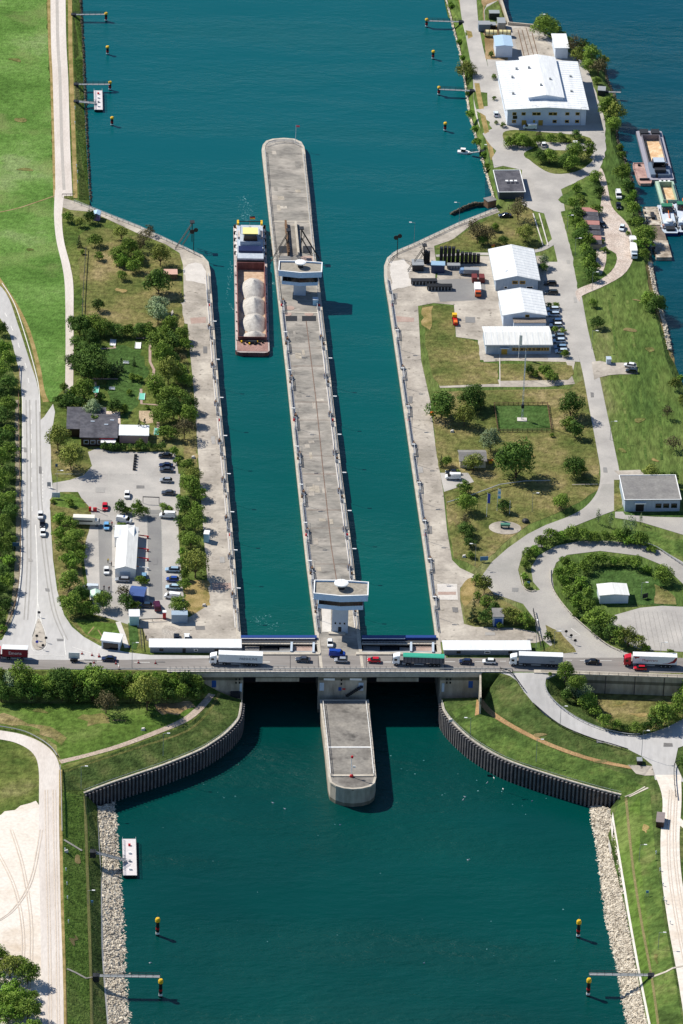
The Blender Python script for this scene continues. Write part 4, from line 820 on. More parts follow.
# lower gates
def gate(x0, x1, xw, label, bright):
    g = thing('lock_gate', label, 'lock gate')
    mb = MB(); boxpx(mb, x0 + .8, x1 - .8, 640.2, 641.8, -16, .2, STEEL_D); mb.build('gate_leaf', g)
    mb = MB(); boxpx(mb, x0 + .8, x1 - .8, 637.6, 640.1, -3.2, .9, BLUE_G); mb.build('top_beam', g)
    mb = MB()
    mb.bar(P(x0 + 1, 638.6, 1.1), P(xw, 638.6, 1.1), .14, WHITE, 4); mb.build('fender_strip', g)
    mb = MB(); boxpx(mb, x0 + .8, x1 - .8, 642, 652.3, -2.6, -2.2, STEEL_D); mb.build('machinery_floor', g)
    mb = MB(); boxpx(mb, x0 + .8, x1 - .8, 643, 644.2, -.3, .1, CONC_P); boxpx(mb, x0 + 1, x1 - 1, 651, 652.3, -.3, .05, STEEL); mb.build('walkway', g)
    n = 4; a, b = P(x0 + 1.5, 646), P(x1 - 1.5, 646)
    for k in range(n):
        t0 = k / n + .01; t1 = (k + 1) / n - .01; mb = MB(); mb.box(a.x + (b.x - a.x) * t0, a.x + (b.x - a.x) * t1, -6, 6.5, -1.6, -1.2, [PATCH, STEEL_D, PATCH, STEEL_D][k], Matrix.Translation((0, a.y - 4.5, 0))); mb.build('grating_panel', g)
    mb = MB(); q = P(x1 - 15, 649); mb.box(-3, 3, -2.6, 2.6, -1.1, -.6, PINK, Matrix.Translation(q)); mb.build('pink_platform', g)
    for s in (-3.4, 3.4):
        mb = MB(); mb.box(-.35, .35, -2.8, 2.8, -1, .9, TOWER_G, Matrix.Translation((q.x + s, q.y, 0))); mb.build('hoist_frame', g)
    mb = MB()
    for k in range(24): r0 = P(x0 + 1.5 + (x1 - x0 - 3) * k / 23, 644.3); mb.bar(r0, r0 + Vector((0, 0, 1)), .05, RAIL, 4)
    for z in (.5, 1.0): mb.bar(P(x0 + 1.5, 644.3) + Vector((0, 0, z)), P(x1 - 1.5, 644.3) + Vector((0, 0, z)), .05, RAIL, 4)
    mb.build('handrail', g)
    mb = MB(); boxpx(mb, x0 + 16, x1 - 18, 664, 670, -4.2, -2.2, CONC_W); mb.build('lintel_beam', g)
gate(240, 317.5, 315, 'blue topped lower gate closing the left lock chamber beside the bridge', 1)
gate(361, 437, 405, 'blue topped lower gate closing the right lock chamber beside the bridge', 0)

# control towers
def tower(base, label, sc, hb, hlow, hband, htop, Wl, Wu, sw):
    p = P(*base); t = thing('control_tower', label, 'control tower', p, -.005)
    MB().box(-sw / 2, sw / 2, 0, sw * .9, 0, hb + .6, TOWER_G).build('shaft', t)
    def hexa(Wd, f, b_, pt): return [(-Wd / 2, -f + pt), (0, -f), (Wd / 2, -f + pt), (Wd / 2, b_ - pt * .5), (0, b_), (-Wd / 2, b_ - pt * .5)]
    MB().prism(hexa(Wl, 1.7, sw * .9 + 1.4, .9), hb, hlow, TOWER_SKYLIT).build('lower_band', t)
    MB().prism(hexa(Wl - .3, 2.0, sw * .9 + 1.5, .9), hlow, hband, GLASS).build('window_band', t)
    for k in range(9):
        x = -Wl / 2 + .5 + k * (Wl - 1) / 8; MB().box(x - .07, x + .07, -2.06 + .9 * abs(x) / (Wl / 2), -1.9 + .9 * abs(x) / (Wl / 2), hlow, hband, STEEL_D).build('mullion', t)
    U = hexa(Wu, 2.9, sw * .9 + 2.2, 1.1)
    MB().prism(U, hband, htop - .55, TOWER_SKYLIT, ROOFGR).build('upper_band', t)
    ring([Vector(v) for v in U], .28, htop - .56, htop - .08, TOWER_SKYLIT).build('parapet', t); ring([Vector(v) for v in U], .34, htop - .079, htop, TOWER_W).build('parapet_cap', t)
    cy = sw * .45 + .3
    MB().lathe([(sw * .22, htop - .55), (sw * .22, htop + .9)], STEEL_D, 14, 0, cy).build('roof_column', t)
    MB().lathe([(sw * .34, htop + .9), (sw * .44, htop + 1.1), (sw * .44, htop + 1.5), (sw * .3, htop + 1.65)], TOWER_W, 22, 0, cy).build('roof_drum', t)
    MB().bar((0, cy, htop + 1.6), (0, cy, htop + 3.6), .05, STEEL, 4).build('aerial', t)
    return t
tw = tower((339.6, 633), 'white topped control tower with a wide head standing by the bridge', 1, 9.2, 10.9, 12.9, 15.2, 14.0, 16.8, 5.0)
MB().box(-3.4, 1.8, -1.4, 0, 0, .5, CONC_P).build('entrance_step', tw); MB().box(-.5, .5, -.06, -.001, .1, 2.2, STEEL_D).build('door', tw)
for x in (-1.4, 0, 1.4): MB().box(x - .25, x + .25, -.05, -.001, 3.2, 3.8, GLASS).build('window', tw)
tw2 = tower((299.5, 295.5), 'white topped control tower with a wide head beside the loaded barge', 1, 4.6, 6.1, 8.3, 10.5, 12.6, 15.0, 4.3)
# lattice frames upstream of the upper tower
def aframe(base, label, flip, hgt=9.0):
    p = P(*base); t = thing('lattice_frame', label, 'lattice frame', p, CANAL)
    mb = MB()
    for s in (0, 1.2): mb.bar((0, s, 0), (0, s, hgt), .16, BLACK, 4)
    mb.build('mast', t)
    mb = MB()
    for s in (0, 1.2):
        mb.bar((0, s, hgt * .95), (flip * 6.2, s - 6, 0), .12, BLACK, 4); mb.bar((0, s, hgt * .6), (flip * 3.5, s - 3, 0), .1, BLACK, 4)
        mb.bar((flip * 1.2, s - 1.2, hgt * .77), (0, s, hgt * .4), .1, BLACK, 4)
    mb.build('brace', t)
    MB().box(-.8, .8, -.5, 1.7, hgt, hgt + .3, STEEL_D).build('platform', t)
    return t
aframe((288, 254), 'black lattice frame on the left edge of the island deck above the upper tower', -1)
aframe((301, 252), 'black lattice frame on the right edge of the island deck above the upper tower', 1)
for (x0, x1, y0, y1, h, m, lab) in [(287.5, 289.5, 224, 256, 1.6, BROWN, 'long narrow brown steel beam lying left of the raised slab on the island'), (297.5, 299.5, 224, 256, 1.2, CONC_P, 'long narrow pale beam lying right of the raised slab on the island')]:
    mb = MB(); a, b, c, d = P(x0, y1), P(x1, y1), P(x1 - 3, y0), P(x0 - 3, y0)
    for z0, z1, ins in ((0, h * .25, 0), (h * .25, h * .75, .15), (h * .75, h, 0)):
        mb.prism([(a.x + ins, a.y), (b.x - ins, b.y), (c.x - ins, c.y), (d.x + ins, d.y)], z0 + .05, z1 + .05, m)
    tag(mb.build('steel_beam'), lab, 'beam')
aframe((192, 242), 'black lattice navigation frame at the corner of the left quay', -1, 7.5)
tag_mast = None

# railings along the chambers, jogging back at each mooring recess
def quay_rail(line, side, label, jog0, pitch=38.0, y0=None, y1=None):
    W = []; y = y0; pts = []
    def xat(yy):
        for (xa, ya), (xb, yb) in zip(line, line[1:]):
            if (ya - yy) * (yb - yy) <= 0 and ya != yb: return xa + (xb - xa) * (yy - ya) / (yb - ya)
        return line[-1][0]
    mb = MB(); L = []
    L = []; prev = None
    while y < y1:
        k = ((y - jog0) % pitch) / pitch; off = 1.9 if k < .74 else 4.6
        if prev is not None and off != prev: L.append((xat(y) + side * prev, y))
        L.append((xat(y) + side * off, y)); prev = off; y += pitch * .0867
    W = [P(a, b, .12) for a, b in L]
    for a, b in zip(W, W[1:]):
        for z in (.55, 1.1): mb.bar(a + Vector((0, 0, z)), b + Vector((0, 0, z)), .1, RAIL, 4)
        for q in (a, a.lerp(b, .33), a.lerp(b, .66)): mb.bar(q, q + Vector((0, 0, 1.1)), .11, RAIL, 4)
    o = thing('guard_rail', label, 'railing'); mb.build('rail', o)
    mb = MB()
    L2 = [(xat(y0 + 4 * i) + side * 4.6, y0 + 4 * i) for i in range(int((y1 - y0) / 4))]
    W2 = [P(a, b, .1) for a, b in L2]
    band(L2, .35, .01, .14, WHITE_C, mb); mb.build('white_kerb', o)
    mb = MB(); band([(xat(y0 + 4 * i) + side * 3.2, y0 + 4 * i) for i in range(int((y1 - y0) / 4))], 1.3, .0, .11, mat('rail_channel', [(84, 92, 112), (118, 124, 138)])); 
    b_ = MB(); band([(xat(y0 + 4 * i) + side * 3.2, y0 + 4 * i) for i in range(int((y1 - y0) / 4))], 1.3, .005, .11, MATS['rail_channel'], b_); b_.build('channel', o)
    return xat
LQ = [(a, b) for a, b, c in [(210, 272, 0)] + CHL]; RQ = [(a, b) for a, b, c in CHR[::-1][6:]]
IL = [(262, 150), (268, 205), (277, 288), (286.5, 372), (296.5, 470), (306, 558), (316.5, 640)]
IR = [(305, 153), (309.5, 195), (316, 262), (321, 300), (330, 376), (341, 470), (353, 560), (360.5, 640)]
RQ = [(384.5, 266), (384.5, 276), (388.5, 300), (398, 366), (410, 450), (424, 547), (436, 637)]
xa1 = quay_rail(LQ, -1, 'pale railing with mooring recesses along the left quay', 300, 38.3, 276, 634)
xa2 = quay_rail(IL, 1, 'pale railing with mooring recesses along the left edge of the island', 312, 38.3, 300, 634)
xa3 = quay_rail(IR, -1, 'pale railing with mooring recesses along the right edge of the island', 309, 38.3, 300, 634)
xa4 = quay_rail(RQ, 1, 'pale railing with mooring recesses along the right quay', 301, 38.3, 280, 634)
def xat(line, yy):
    for (xa, ya), (xb, yb) in zip(line, line[1:]):
        if (ya - yy) * (yb - yy) <= 0 and ya != yb: return xa + (xb - xa) * (yy - ya) / (yb - ya)
    return line[-1][0]
def simple_rail(pts, label, z=0.1, h=1.1, name='guard_rail', m=None, step=2.5, r=.05, cat='railing', group=None, names=None):
    return railing(name, label, [P(a, b, z) for a, b in pts], h, step, m or RAIL, r, cat=cat, group=group)
simple_rail([(265, 152), (269, 200), (277, 280), (279, 300)], 'railing on the left edge of the upstream end of the island', r=.07)
simple_rail([(303, 154), (308, 205), (314, 262), (318, 300)], 'railing on the right edge of the upstream end of the island', r=.07)
simple_rail([(266, 146), (275, 143), (284, 142), (293, 143), (301, 147)], 'railing round the rounded upstream tip of the island', r=.07)
simple_rail([(74, 202.5), (89, 208.5), (140, 228.7), (183, 248.7), (200, 257)], 'long railing along the slanting left approach quay', r=.08)
simple_rail([(388.5, 262), (392, 256), (397, 253), (414, 245.8), (459, 224.8), (496, 210.2)], 'long railing along the slanting right approach quay', r=.08)
simple_rail([(323, 704), (327, 740), (330.5, 776)], 'railing on the left edge of the pier below the bridge', LIZ + .1, r=.07, m=WHITE)
simple_rail([(366, 704), (370, 740), (373.5, 776)], 'railing on the right edge of the pier below the bridge', LIZ + .1, r=.07, m=WHITE)
# ladders / mooring bollards along both chambers
for line, side, nm in ((LQ, -1, 'left quay'), (IL, 1, 'left island edge'), (IR, -1, 'right island edge'), (RQ, 1, 'right quay')):
    i = 0; y = 306.0
    while y < 630:
        p = P(xat(line, y) + side * 2.4, y, .12)
        mb = MB(); mb.lathe([(.34, 0), (.3, .2), (.22, .45), (.36, .6), (.3, .75)], RED if i % 3 == 0 else BROWN, 8)
        o = mb.build('mooring_bollard'); o.location = p
        tag(o, f'{ordw(i)} rusty mooring bollard from the top along the {nm}', 'bollard', 'mooring bollards along the lock chambers')
        y += 38.3; i += 1
# small mooring recess machinery beside each jog of the railing
RECB = MB().box(-.6, .6, -1.5, 1.5, 0, .1, MATS['rail_channel']).mesh('base_plate'); RECP = MB().bar((0, -1.2, .1), (0, -1.2, 1.0), .12, BROWN, 6).bar((0, 1.2, .1), (0, 1.2, 1.0), .12, BROWN, 6).mesh('guide_post'); RECC = MB().box(-.35, .35, -.5, .5, .12, .95, BROWN).mesh('winch_box')
for line, side, nm, ya in ((LQ, -1, 'left quay', 327), (IL, 1, 'left island edge', 340), (IR, -1, 'right island edge', 338), (RQ, 1, 'right quay', 330)):
    i = 0; y = ya - 38.3 * (1 if ya > 335 else 0)
    while y < 632:
        if y > 300:
            t = thing('mooring_winch', f'rusty mooring recess winch on the {nm}, {ordw(i)} from the top', 'winch', P(xat(line, y) + side * 4.6, y, .15), CANAL, 'mooring recess winches along the chambers'); i += 1
            link('base_plate', RECB, t); link('guide_post', RECP, t); link('winch_box', RECC, t)
        y += 38.3
# lamps
LAMPM = MB().bar((0, 0, 0), (0, 0, 8), .1, STEEL, 6, .06).bar((0, 0, 7.9), (1.6, 0, 8.1), .06, STEEL, 4).mesh('lamp_post')
LAMPH = MB().box(1.0, 2.3, -.22, .22, 8.0, 8.2, WHITE).mesh('lamp_head')
def lamp(p, rz, label, group, sc=1.0):
    t = thing('street_lamp', label, 'lamp', p, rz, group); t.scale = (sc, sc, sc)
    link('post', LAMPM, t); link('lamp_head', LAMPH, t); return t
for line, side, rz, nm, ya in ((LQ, -1, 0, 'left quay', 341), (IL, 1, R(180), 'left island edge', 352), (IR, -1, 0, 'right island edge', 378), (RQ, 1, R(180), 'right quay', 350)):
    i = 0; y = ya
    while y < 630:
        lamp(P(xat(line, y) + side * 5.2, y, .03), rz, f'{ordw(i)} grey lamp post from the top along the {nm}', 'lamp posts along the lock chambers', .95); y += 38.3; i += 1
# ------------------------------------------------------------------ buildings
def building(name, label, cat, A, B, depth, h, roof='gable_x', rise=.8, over=.4, wall=WALLW, rmat=ROOFW, wins=(), doors=(), group=None, rz=None, z=None, frame=None, rname='roof', thick=.25, left_wins=()):
    p = G(*A) if z is None else P(*A, z); q = G(*B) if z is None else P(*B, z); L = (q - p).to_2d().length
    rot = math.atan2(q.y - p.y, q.x - p.x) if rz is None else rz
    t = thing(name, label, cat, p, rot, group)
    if roof == 'gable_y':      # ridge runs away from the viewer, gable end faces the viewer
        vs = [(0, 0), (L, 0), (L, depth), (0, depth)]
        mb = MB(); mb.prism(vs, -.3, h, wall)
        mb.add([(0, 0, h), (L, 0, h), (L / 2, 0, h + rise), (0, depth, h), (L, depth, h), (L / 2, depth, h + rise)], [(0, 1, 2), (3, 5, 4), (0, 2, 5, 3), (1, 4, 5, 2)], wall); mb.build('wall', t)
        o = over; k = rise / (L / 2)
        mb = MB(); sec = [(-o, h - o * k + .04), (L / 2, h + rise + .04), (L + o, h - o * k + .04), (L + o, h - o * k + .04 + thick), (L / 2, h + rise + .04 + thick), (-o, h - o * k + .04 + thick)]
        vs = [(x, -o, zz) for x, zz in sec] + [(x, depth + o, zz) for x, zz in sec]
        mb.add(vs, [(0, 1, 4, 5), (1, 2, 3, 4), (11, 10, 7, 6), (10, 9, 8, 7), (0, 6, 7, 1), (1, 7, 8, 2), (2, 8, 9, 3), (3, 9, 10, 4), (4, 10, 11, 5), (5, 11, 6, 0)], rmat); mb.build(rname, t)
    elif roof == 'gable_x':
        mb = MB(); mb.prism([(0, 0), (L, 0), (L, depth), (0, depth)], -.3, h, wall)
        mb.add([(0, 0, h), (0, depth, h), (0, depth / 2, h + rise), (L, 0, h), (L, depth, h), (L, depth / 2, h + rise)], [(0, 2, 1), (3, 4, 5), (0, 3, 5, 2), (1, 2, 5, 4)], wall); mb.build('wall', t)
        o = over; k = rise / (depth / 2); sec = [(-o, h - o * k + .04), (depth / 2, h + rise + .04), (depth + o, h - o * k + .04), (depth + o, h - o * k + .04 + thick), (depth / 2, h + rise + .04 + thick), (-o, h - o * k + .04 + thick)]
        vs = [(-o, y, zz) for y, zz in sec] + [(L + o, y, zz) for y, zz in sec]
        MB().add(vs, [(0, 1, 4, 5), (1, 2, 3, 4), (11, 10, 7, 6), (10, 9, 8, 7), (0, 6, 7, 1), (1, 7, 8, 2), (2, 8, 9, 3), (3, 9, 10, 4), (4, 10, 11, 5), (5, 11, 6, 0)], rmat).build(rname, t)
    else:                       # flat
        MB().prism([(0, 0), (L, 0), (L, depth), (0, depth)], -.3, h, wall).build('wall', t)
        MB().box(-over, L + over, -over, depth + over, h + .01, h + thick, rmat).build(rname, t)
        if rise: 
            pr = [Vector((-over, -over)), Vector((L + over, -over)), Vector((L + over, depth + over)), Vector((-over, depth + over))]
            ring(pr, .25, h + thick, h + thick + .2, WHITE).build('roof_edge', t)
    if roof in ('gable_y', 'gable_x') and L > 12:
        mb = MB(); o = over; n_ = int((depth if roof == 'gable_y' else L) / 1.9)
        for k_ in range(n_ + 1):
            for s_ in (0, 1):
                if roof == 'gable_y':
                    yy = k_ * depth / n_; kk = rise / (L / 2); xa = -o if s_ == 0 else L + o
                    mb.bar((xa, yy, h - o * kk + thick + .05), (L / 2, yy, h + rise + thick + .05), .045, TOWER_G, 4)
                else:
                    xx = k_ * L / n_; kk = rise / (depth / 2); ya = -o if s_ == 0 else depth + o
                    mb.bar((xx, ya, h - o * kk + thick + .05), (xx, depth / 2, h + rise + thick + .05), .045, TOWER_G, 4)
        mb.build('roof_seam', t)
        if roof == 'gable_y':
            for s_ in (-o - .08, L + o + .08): MB().bar((s_, -o, h - .1), (s_, depth + o, h - .1), .12, STEEL, 6).build('gutter', t)
        else: MB().bar((-o, -o - .1, h - .1), (L + o, -o - .1, h - .1), .12, STEEL, 6).build('gutter', t)
    for (x0, x1, z0, z1, fr) in wins:
        f = MB().box(x0 - .12, x1 + .12, -.07, .05, z0 - .12, z1 + .12, fr or WHITE).build('window', t)
        MB().box(x0 + .08, x1 - .08, -.1, -.05, z0 + .08, z1 - .08, GLASS).build('pane', f)
    for (x0, x1, z1, m) in doors: MB().box(x0, x1, -.09, .05, .02, z1, m).build('door', t)
    return t, L
# big workshop hall, top right
wn = []
for x in (1.9, 5.3, 9.3, 10.9, 15.4, 17.0, 21.6, 25.4):
    wn.append((x, x + 1.3, 4.3, 5.3, OCHRE)); 
for x in (1.9, 17.0, 21.6, 25.4): wn.append((x, x + 1.3, 1.2, 2.2, OCHRE))
hall, L = building('workshop_hall', 'large white workshop hall with a raised centre roof and ochre window frames', 'hall', (507, 125.5), (585.5, 126), 40, 6.7, 'gable_y', .9, .9, wall=WALLW, rmat=ROOFW, wins=wn, doors=[(5.4, 7.1, 2.2, OCHRE), (9.6, 10.4, 2.2, OCHRE), (11.6, 13.3, 2.2, OCHRE)], rz=CANAL)
mb = MB(); x0, x1 = L * .28, L * .72
mb.prism([(x0, 6), (x1, 6), (x1, 40.3), (x0, 40.3)], 6.8, 8.7, WALLW); mb.add([(x0, 6, 8.7), (x1, 6, 8.7), ((x0 + x1) / 2, 6, 9.7), (x0, 40.3, 8.7), (x1, 40.3, 8.7), ((x0 + x1) / 2, 40.3, 9.7)], [(0, 1, 2), (3, 5, 4)], WALLW); mb.build('monitor_wall', hall)
mb = MB(); xm = (x0 + x1) / 2; sec = [(x0 - .5, 8.6), (xm, 9.75), (x1 + .5, 8.6), (x1 + .5, 8.8), (xm, 9.95), (x0 - .5, 8.8)]
vs = [(x, 5.5, zz) for x, zz in sec] + [(x, 40.9, zz) for x, zz in sec]
mb.add(vs, [(0, 1, 4, 5), (1, 2, 3, 4), (11, 10, 7, 6), (10, 9, 8, 7), (0, 6, 7, 1), (1, 7, 8, 2), (2, 8, 9, 3), (3, 9, 10, 4), (4, 10, 11, 5), (5, 11, 6, 0)], ROOFW); mb.build('monitor_roof', hall)
for (x, y, zz) in [(3, 12, 7.4), (4, 26, 7.5), (6.2, 33, 7.6), (25, 14, 7.3), (26, 27, 7.2), (10.5, 30, 9.5), (17.5, 20, 9.5), (13.5, 14, 9.95)]:
    MB().box(x - .4, x + .4, y - .4, y + .4, zz - .3, zz + .5, STEEL).build('roof_vent', hall)
MB().box(2.0, 3.6, -.09, -.01, 2.7, 4.0, GLASS).build('emblem_panel', hall)
building('storage_shed', 'small white shed with a blue ribbed roof above the big hall', 'shed', (495.5, 57.5), (512, 58), 9, 4.6, 'gable_y', .4, .3, wall=WALLW, rmat=paint('pale_blue_roof', (170, 196, 220)), rz=CANAL)
building('storage_shed', 'white flat roofed shed near the slipway and the river trees', 'shed', (555, 58.5), (567.5, 58.5), 12, 4.4, 'flat', 0, .5, wall=WALLW, rmat=ROOFW, rz=CANAL)
b1, L = building('boat_house', 'dark grey flat roofed building beside the basin with pale roof edges', 'building', (499, 200), (523, 197), 17, 3.0, 'flat', 1, .4, wall=paint('slate_dark_wall', (70, 74, 84)), rmat=ROOFD, rz=CANAL + .02)
for x in (3, 4.6, 6.2): MB().box(x, x + 1, 7, 8, 3.86, 4.05, WHITE).build('roof_light', b1)
b1, L = building('workshop', 'white gabled workshop, uppermost of the three white buildings by the yard', 'workshop', (495.5, 291), (537.5, 291), 22.5, 4.4, 'gable_y', 1.7, .7, wall=WALLB, rmat=ROOFW, wins=[(5.8, 7.6, 2.8, 3.9, OCHRE), (8.4, 10.2, 2.8, 3.9, OCHRE), (3, 4, 1, 1.8, None), (10.8, 13, 1, 1.8, None)], rz=CANAL)
for s in (.25, .3): MB().box(L * s, L * s + 4, 4, 4.6, 5.55, 5.75, TOWER_G).build('skylight', b1)
b1, L = building('workshop', 'white gabled workshop, middle of the three white buildings by the yard', 'workshop', (503, 327), (545, 326.5), 17, 4.6, 'gable_y', 1.3, .5, wall=WALLW, rmat=ROOFW, wins=[(7.6, 8.8, 3.9, 4.7, OCHRE)], rz=CANAL)
b2, L2_ = building('annex', 'low grey roofed annex squeezed between two white workshop buildings', 'annex', (513.5, 332), (545.5, 332), 4.2, 3.4, 'flat', 0, .1, wall=WALLW, rmat=mat('brown_felt', (138, 126, 116)), rz=CANAL)
wn = [(9.0 + 1.35 * k, 10.0 + 1.35 * k, 1.5, 2.5, OCHRE) for k in range(7)] + [(17.9 + .95 * k, 18.6 + .95 * k, 1.5, 2.5, OCHRE) for k in range(4)]
b1, L = building('workshop', 'long white ribbed roof workshop with a row of ochre windows, lowest of the three', 'workshop', (486, 354.5), (550.5, 353.5), 12.5, 3.8, 'gable_x', 1.2, .5, wall=WALLB, rmat=ROOFW2, wins=wn, doors=[(5.2, 7.2, 2.4, OCHRE)], rz=CANAL)
MB().box(4.6, 7.8, -1.2, -.01, 2.7, 2.95, TOWER_G).build('canopy', b1)
b1, L = building('office_block', 'low pale blue office with a grey roof and dark windows beside the junction', 'building', (624.5, 511.5), (679.5, 511.5), 15.5, 4.2, 'flat', 1, .3, wall=WALLB, rmat=ROOFM, wins=[(10.1, 11.8, 1.4, 2.8, BLACK), (12.6, 14.3, 1.4, 2.8, BLACK), (15.2, 16.9, 1.4, 2.8, BLACK)], doors=[(3.6, 6.2, 2.8, BLACK)], rz=CANAL)
MB().box(3.2, 6.8, -.6, -.01, 3.0, 3.4, TOWER_W).build('canopy', b1)
# long halls by the road (in two)
b1, L = building('long_store', 'long white flat roofed building left of the bridge beside the road', 'building', (150, 652.5), (240.5, 653), 4.4, 1.9, 'flat', 0, .35, wall=paint('slate_wall', (120, 128, 140)), rmat=ROOFW, doors=[(10, 11, 1.6, STEEL_D)], wins=[(13.6, 14.6, .7, 1.3, WHITE), (3, 4, .7, 1.3, BLACK), (20, 21, .7, 1.3, BLACK)])
b1, L = building('long_store', 'long white flat roofed building right of the bridge beside the road', 'building', (444, 655), (530, 655), 5.0, 1.8, 'flat', 0, .35, wall=MATS['slate_wall'], rmat=ROOFW, wins=[(12.6, 14.2, .7, 1.3, WHITE), (4, 5, .7, 1.3, BLACK), (20, 21, .7, 1.3, BLACK)])
building('shelter', 'white open fronted shelter at the grass corner beside the road', 'shelter', (101.5, 648.5), (119.5, 650.5), 4.5, 2.9, 'flat', 0, .3, wall=WALLW, rmat=ROOFW, doors=[(.5, 5.2, 2.3, GLASS)])
building('shed', 'white ribbed shed on the lawn inside the loop road', 'shed', (599.5, 604), (628, 603.5), 6.6, 3.0, 'gable_y', .4, .3, wall=WALLW, rmat=ROOFW2)
building('electrical_kiosk', 'small kiosk with a blue door among the bushes right of the chamber', 'kiosk', (493, 626.5), (503, 626.5), 5, 3.4, 'flat', 0, .2, wall=TOWER_G, rmat=ROOFM, doors=[(.4, 2.7, 2.8, BLUE_D)])
b1, L = building('cottage', 'small cottage with a grey gabled roof behind a tree', 'house', (460, 468), (485.5, 468), 6.8, 2.6, 'gable_x', 1.2, .4, wall=paint('cottage_cream', (206, 196, 176)), rmat=ROOFM, wins=[(1.2, 2.2, 1, 2, WHITE), (5.4, 6.4, 1, 2, WHITE)], doors=[(3.4, 4.3, 2.1, BROWN)], z=0)
MB().add([(2.2, -.5, 2.65), (6.2, -.5, 2.65), (4.2, -.5, 3.95), (4.2, 3.4, 3.95)], [(0, 1, 2), (0, 2, 3), (1, 3, 2), (0, 3, 1)], ROOFM).build('dormer', b1)
b1, L = building('restaurant', 'low restaurant with a dark felt roof below the minigolf garden', 'restaurant', (81, 446), (116, 446.5), 15, 3.3, 'flat', 0, .5, wall=paint('dark_wood_wall', (52, 34, 36)), rmat=ROOFD, wins=[(1 + 2.2 * k, 2.4 + 2.2 * k, .9, 2.2, TOWER_G) for k in range(5)], z=0)
MB().prism([(-5, 6), (-.4, 6), (-.4, 16), (8, 16), (8, 21), (-5, 21)], -.2, 3.05, MATS['dark_wood_wall'], ROOFD).build('side_wing', b1)
MB().box(6.5, 11.4, -2.4, -.02, 2.6, 2.75, WHITE).build('awning', b1)
MB().box(6, 10.8, -.4, -.06, 2.9, 3.2, RED).build('sign_strip', b1)
for (x, y) in [(3, 10), (7.5, 8), (9.4, 11)]: MB().box(x, x + 1.3, y, y + .5, 3.56, 3.75, TOWER_G).build('roof_vent', b1)
building('pavilion', 'white flat pavilion roof beside the restaurant with a pink side', 'pavilion', (119.5, 443), (148, 443.5), 6.5, 2.9, 'flat', 0, .3, wall=paint('pink_wall', (214, 170, 168)), rmat=ROOFW, z=0)
building('kiosk', 'small white and pale blue kiosk at the lower end of the parking lot', 'kiosk', (129.5, 625.5), (139, 625.5), 3.8, 3.2, 'flat', 0, .25, wall=paint('pale_teal_wall', (176, 210, 214)), rmat=ROOFW)
building('container', 'blue grey container beside the hedge at the foot of the parking lot', 'container', (171.5, 623.5), (187.5, 623.5), 2.6, 2.9, 'flat', 0, .05, wall=paint('blue_grey_panel', (134, 156, 176)), rmat=paint('blue_grey_roof', (160, 178, 196)))
building('picnic_shelter', 'low pink roofed shelter on the dry lawn below the navigation frame', 'shelter', (164.5, 279.5), (177, 279.5), 3.6, 1.9, 'flat', 0, .2, wall=BROWN, rmat=paint('pink_roof', (208, 168, 152)))
building('hut', 'small grey hut on the quay corner beside the basin trees', 'hut', (488, 249 - 41), (496, 207), 3, 2.4, 'flat', 0, .2, wall=BROWN, rmat=ROOFM)
building('field_box', 'small grey brown box shed at the edge of the lower right track', 'shed', (655.8, 827.5), (663.5, 828), 5.2, 1.9, 'flat', 0, .1, wall=paint('dark_brown_wall', (58, 34, 34)), rmat=paint('weathered_pale_roof', (142, 130, 128)))
building('field_box', 'small dark box on the concrete pad beside the ramp road', 'shed', (637, 765), (642, 765), 2, 1.3, 'flat', 0, .08, wall=BLACK, rmat=STEEL)
building('utility_box', 'small grey cabin on the riverbank right of the big hall', 'cabin', (597.5, 95.5), (605, 96), 3.6, 2.0, 'flat', 0, .1, wall=STEEL_D, rmat=STEEL)
building('utility_box', 'small pale box at the end of the short field driveway', 'cabin', (606.5, 364.5), (611, 364.5), 2, 1.8, 'flat', 0, .1, wall=TOWER_G, rmat=TOWER_G)
building('garden_hut', 'small white hut with a purple side at the top of the park', 'hut', (93, 220.5), (99.5, 221), 3, 2.2, 'gable_y', .5, .2, wall=paint('lilac_wall', (150, 120, 180)), rmat=paint('pale_blue_sheet', (170, 200, 224)))
building('quay_booth', 'small white booth half hidden in the hedge beside the left quay', 'booth', (203.5, 542.5), (208.5, 543), 2.4, 3.0, 'flat', 0, .1, wall=paint('pale_sky_blue', (150, 196, 224)), rmat=WHITE)
building('quay_booth', 'small booth with a red post on the island beside the upper tower', 'booth', (313, 305.5), (318, 305.5), 2.0, 2.0, 'flat', 0, .1, wall=MATS['pale_sky_blue'], rmat=TOWER_G)
building('toll_booth', 'small red and white booth at the foot of the parking lot', 'booth', (162.8, 619.5), (166, 619.5), 1.2, 2.4, 'flat', 0, .1, wall=RED, rmat=WHITE)
building('shed', 'dark roofed shed at the quay end of the machine yard', 'shed', (412.5, 271.5), (423.5, 271.5), 4.2, 2.4, 'flat', 0, .15, wall=STEEL_D, rmat=STEEL)
building('container', 'dark blue container in the machine yard near the stop logs', 'container', (431, 273), (444.5, 273.5), 3.0, 3.0, 'flat', 0, .1, wall=paint('navy_wall', (34, 52, 88)), rmat=paint('pale_blue_top', (150, 180, 206)))
# marquee
t, L = building('marquee', 'long white marquee with a ribbed roof in the middle of the parking lot', 'marquee', (115, 577.5), (135.5, 577.5), 26, 3.0, 'gable_y', 1.0, .15, wall=WHITE, rmat=ROOFW2, rz=.0, doors=[(1.5, 4.8, 2.2, TOWER_G)])
t.rotation_euler[2] = 0.02
t, L = building('small_marquee', 'separate white tent section joined above the long marquee', 'marquee', (114.5, 546.5), (133.5, 546.5), 7.5, 3.3, 'gable_x', .7, .15, wall=WHITE, rmat=ROOFW, rz=.02)
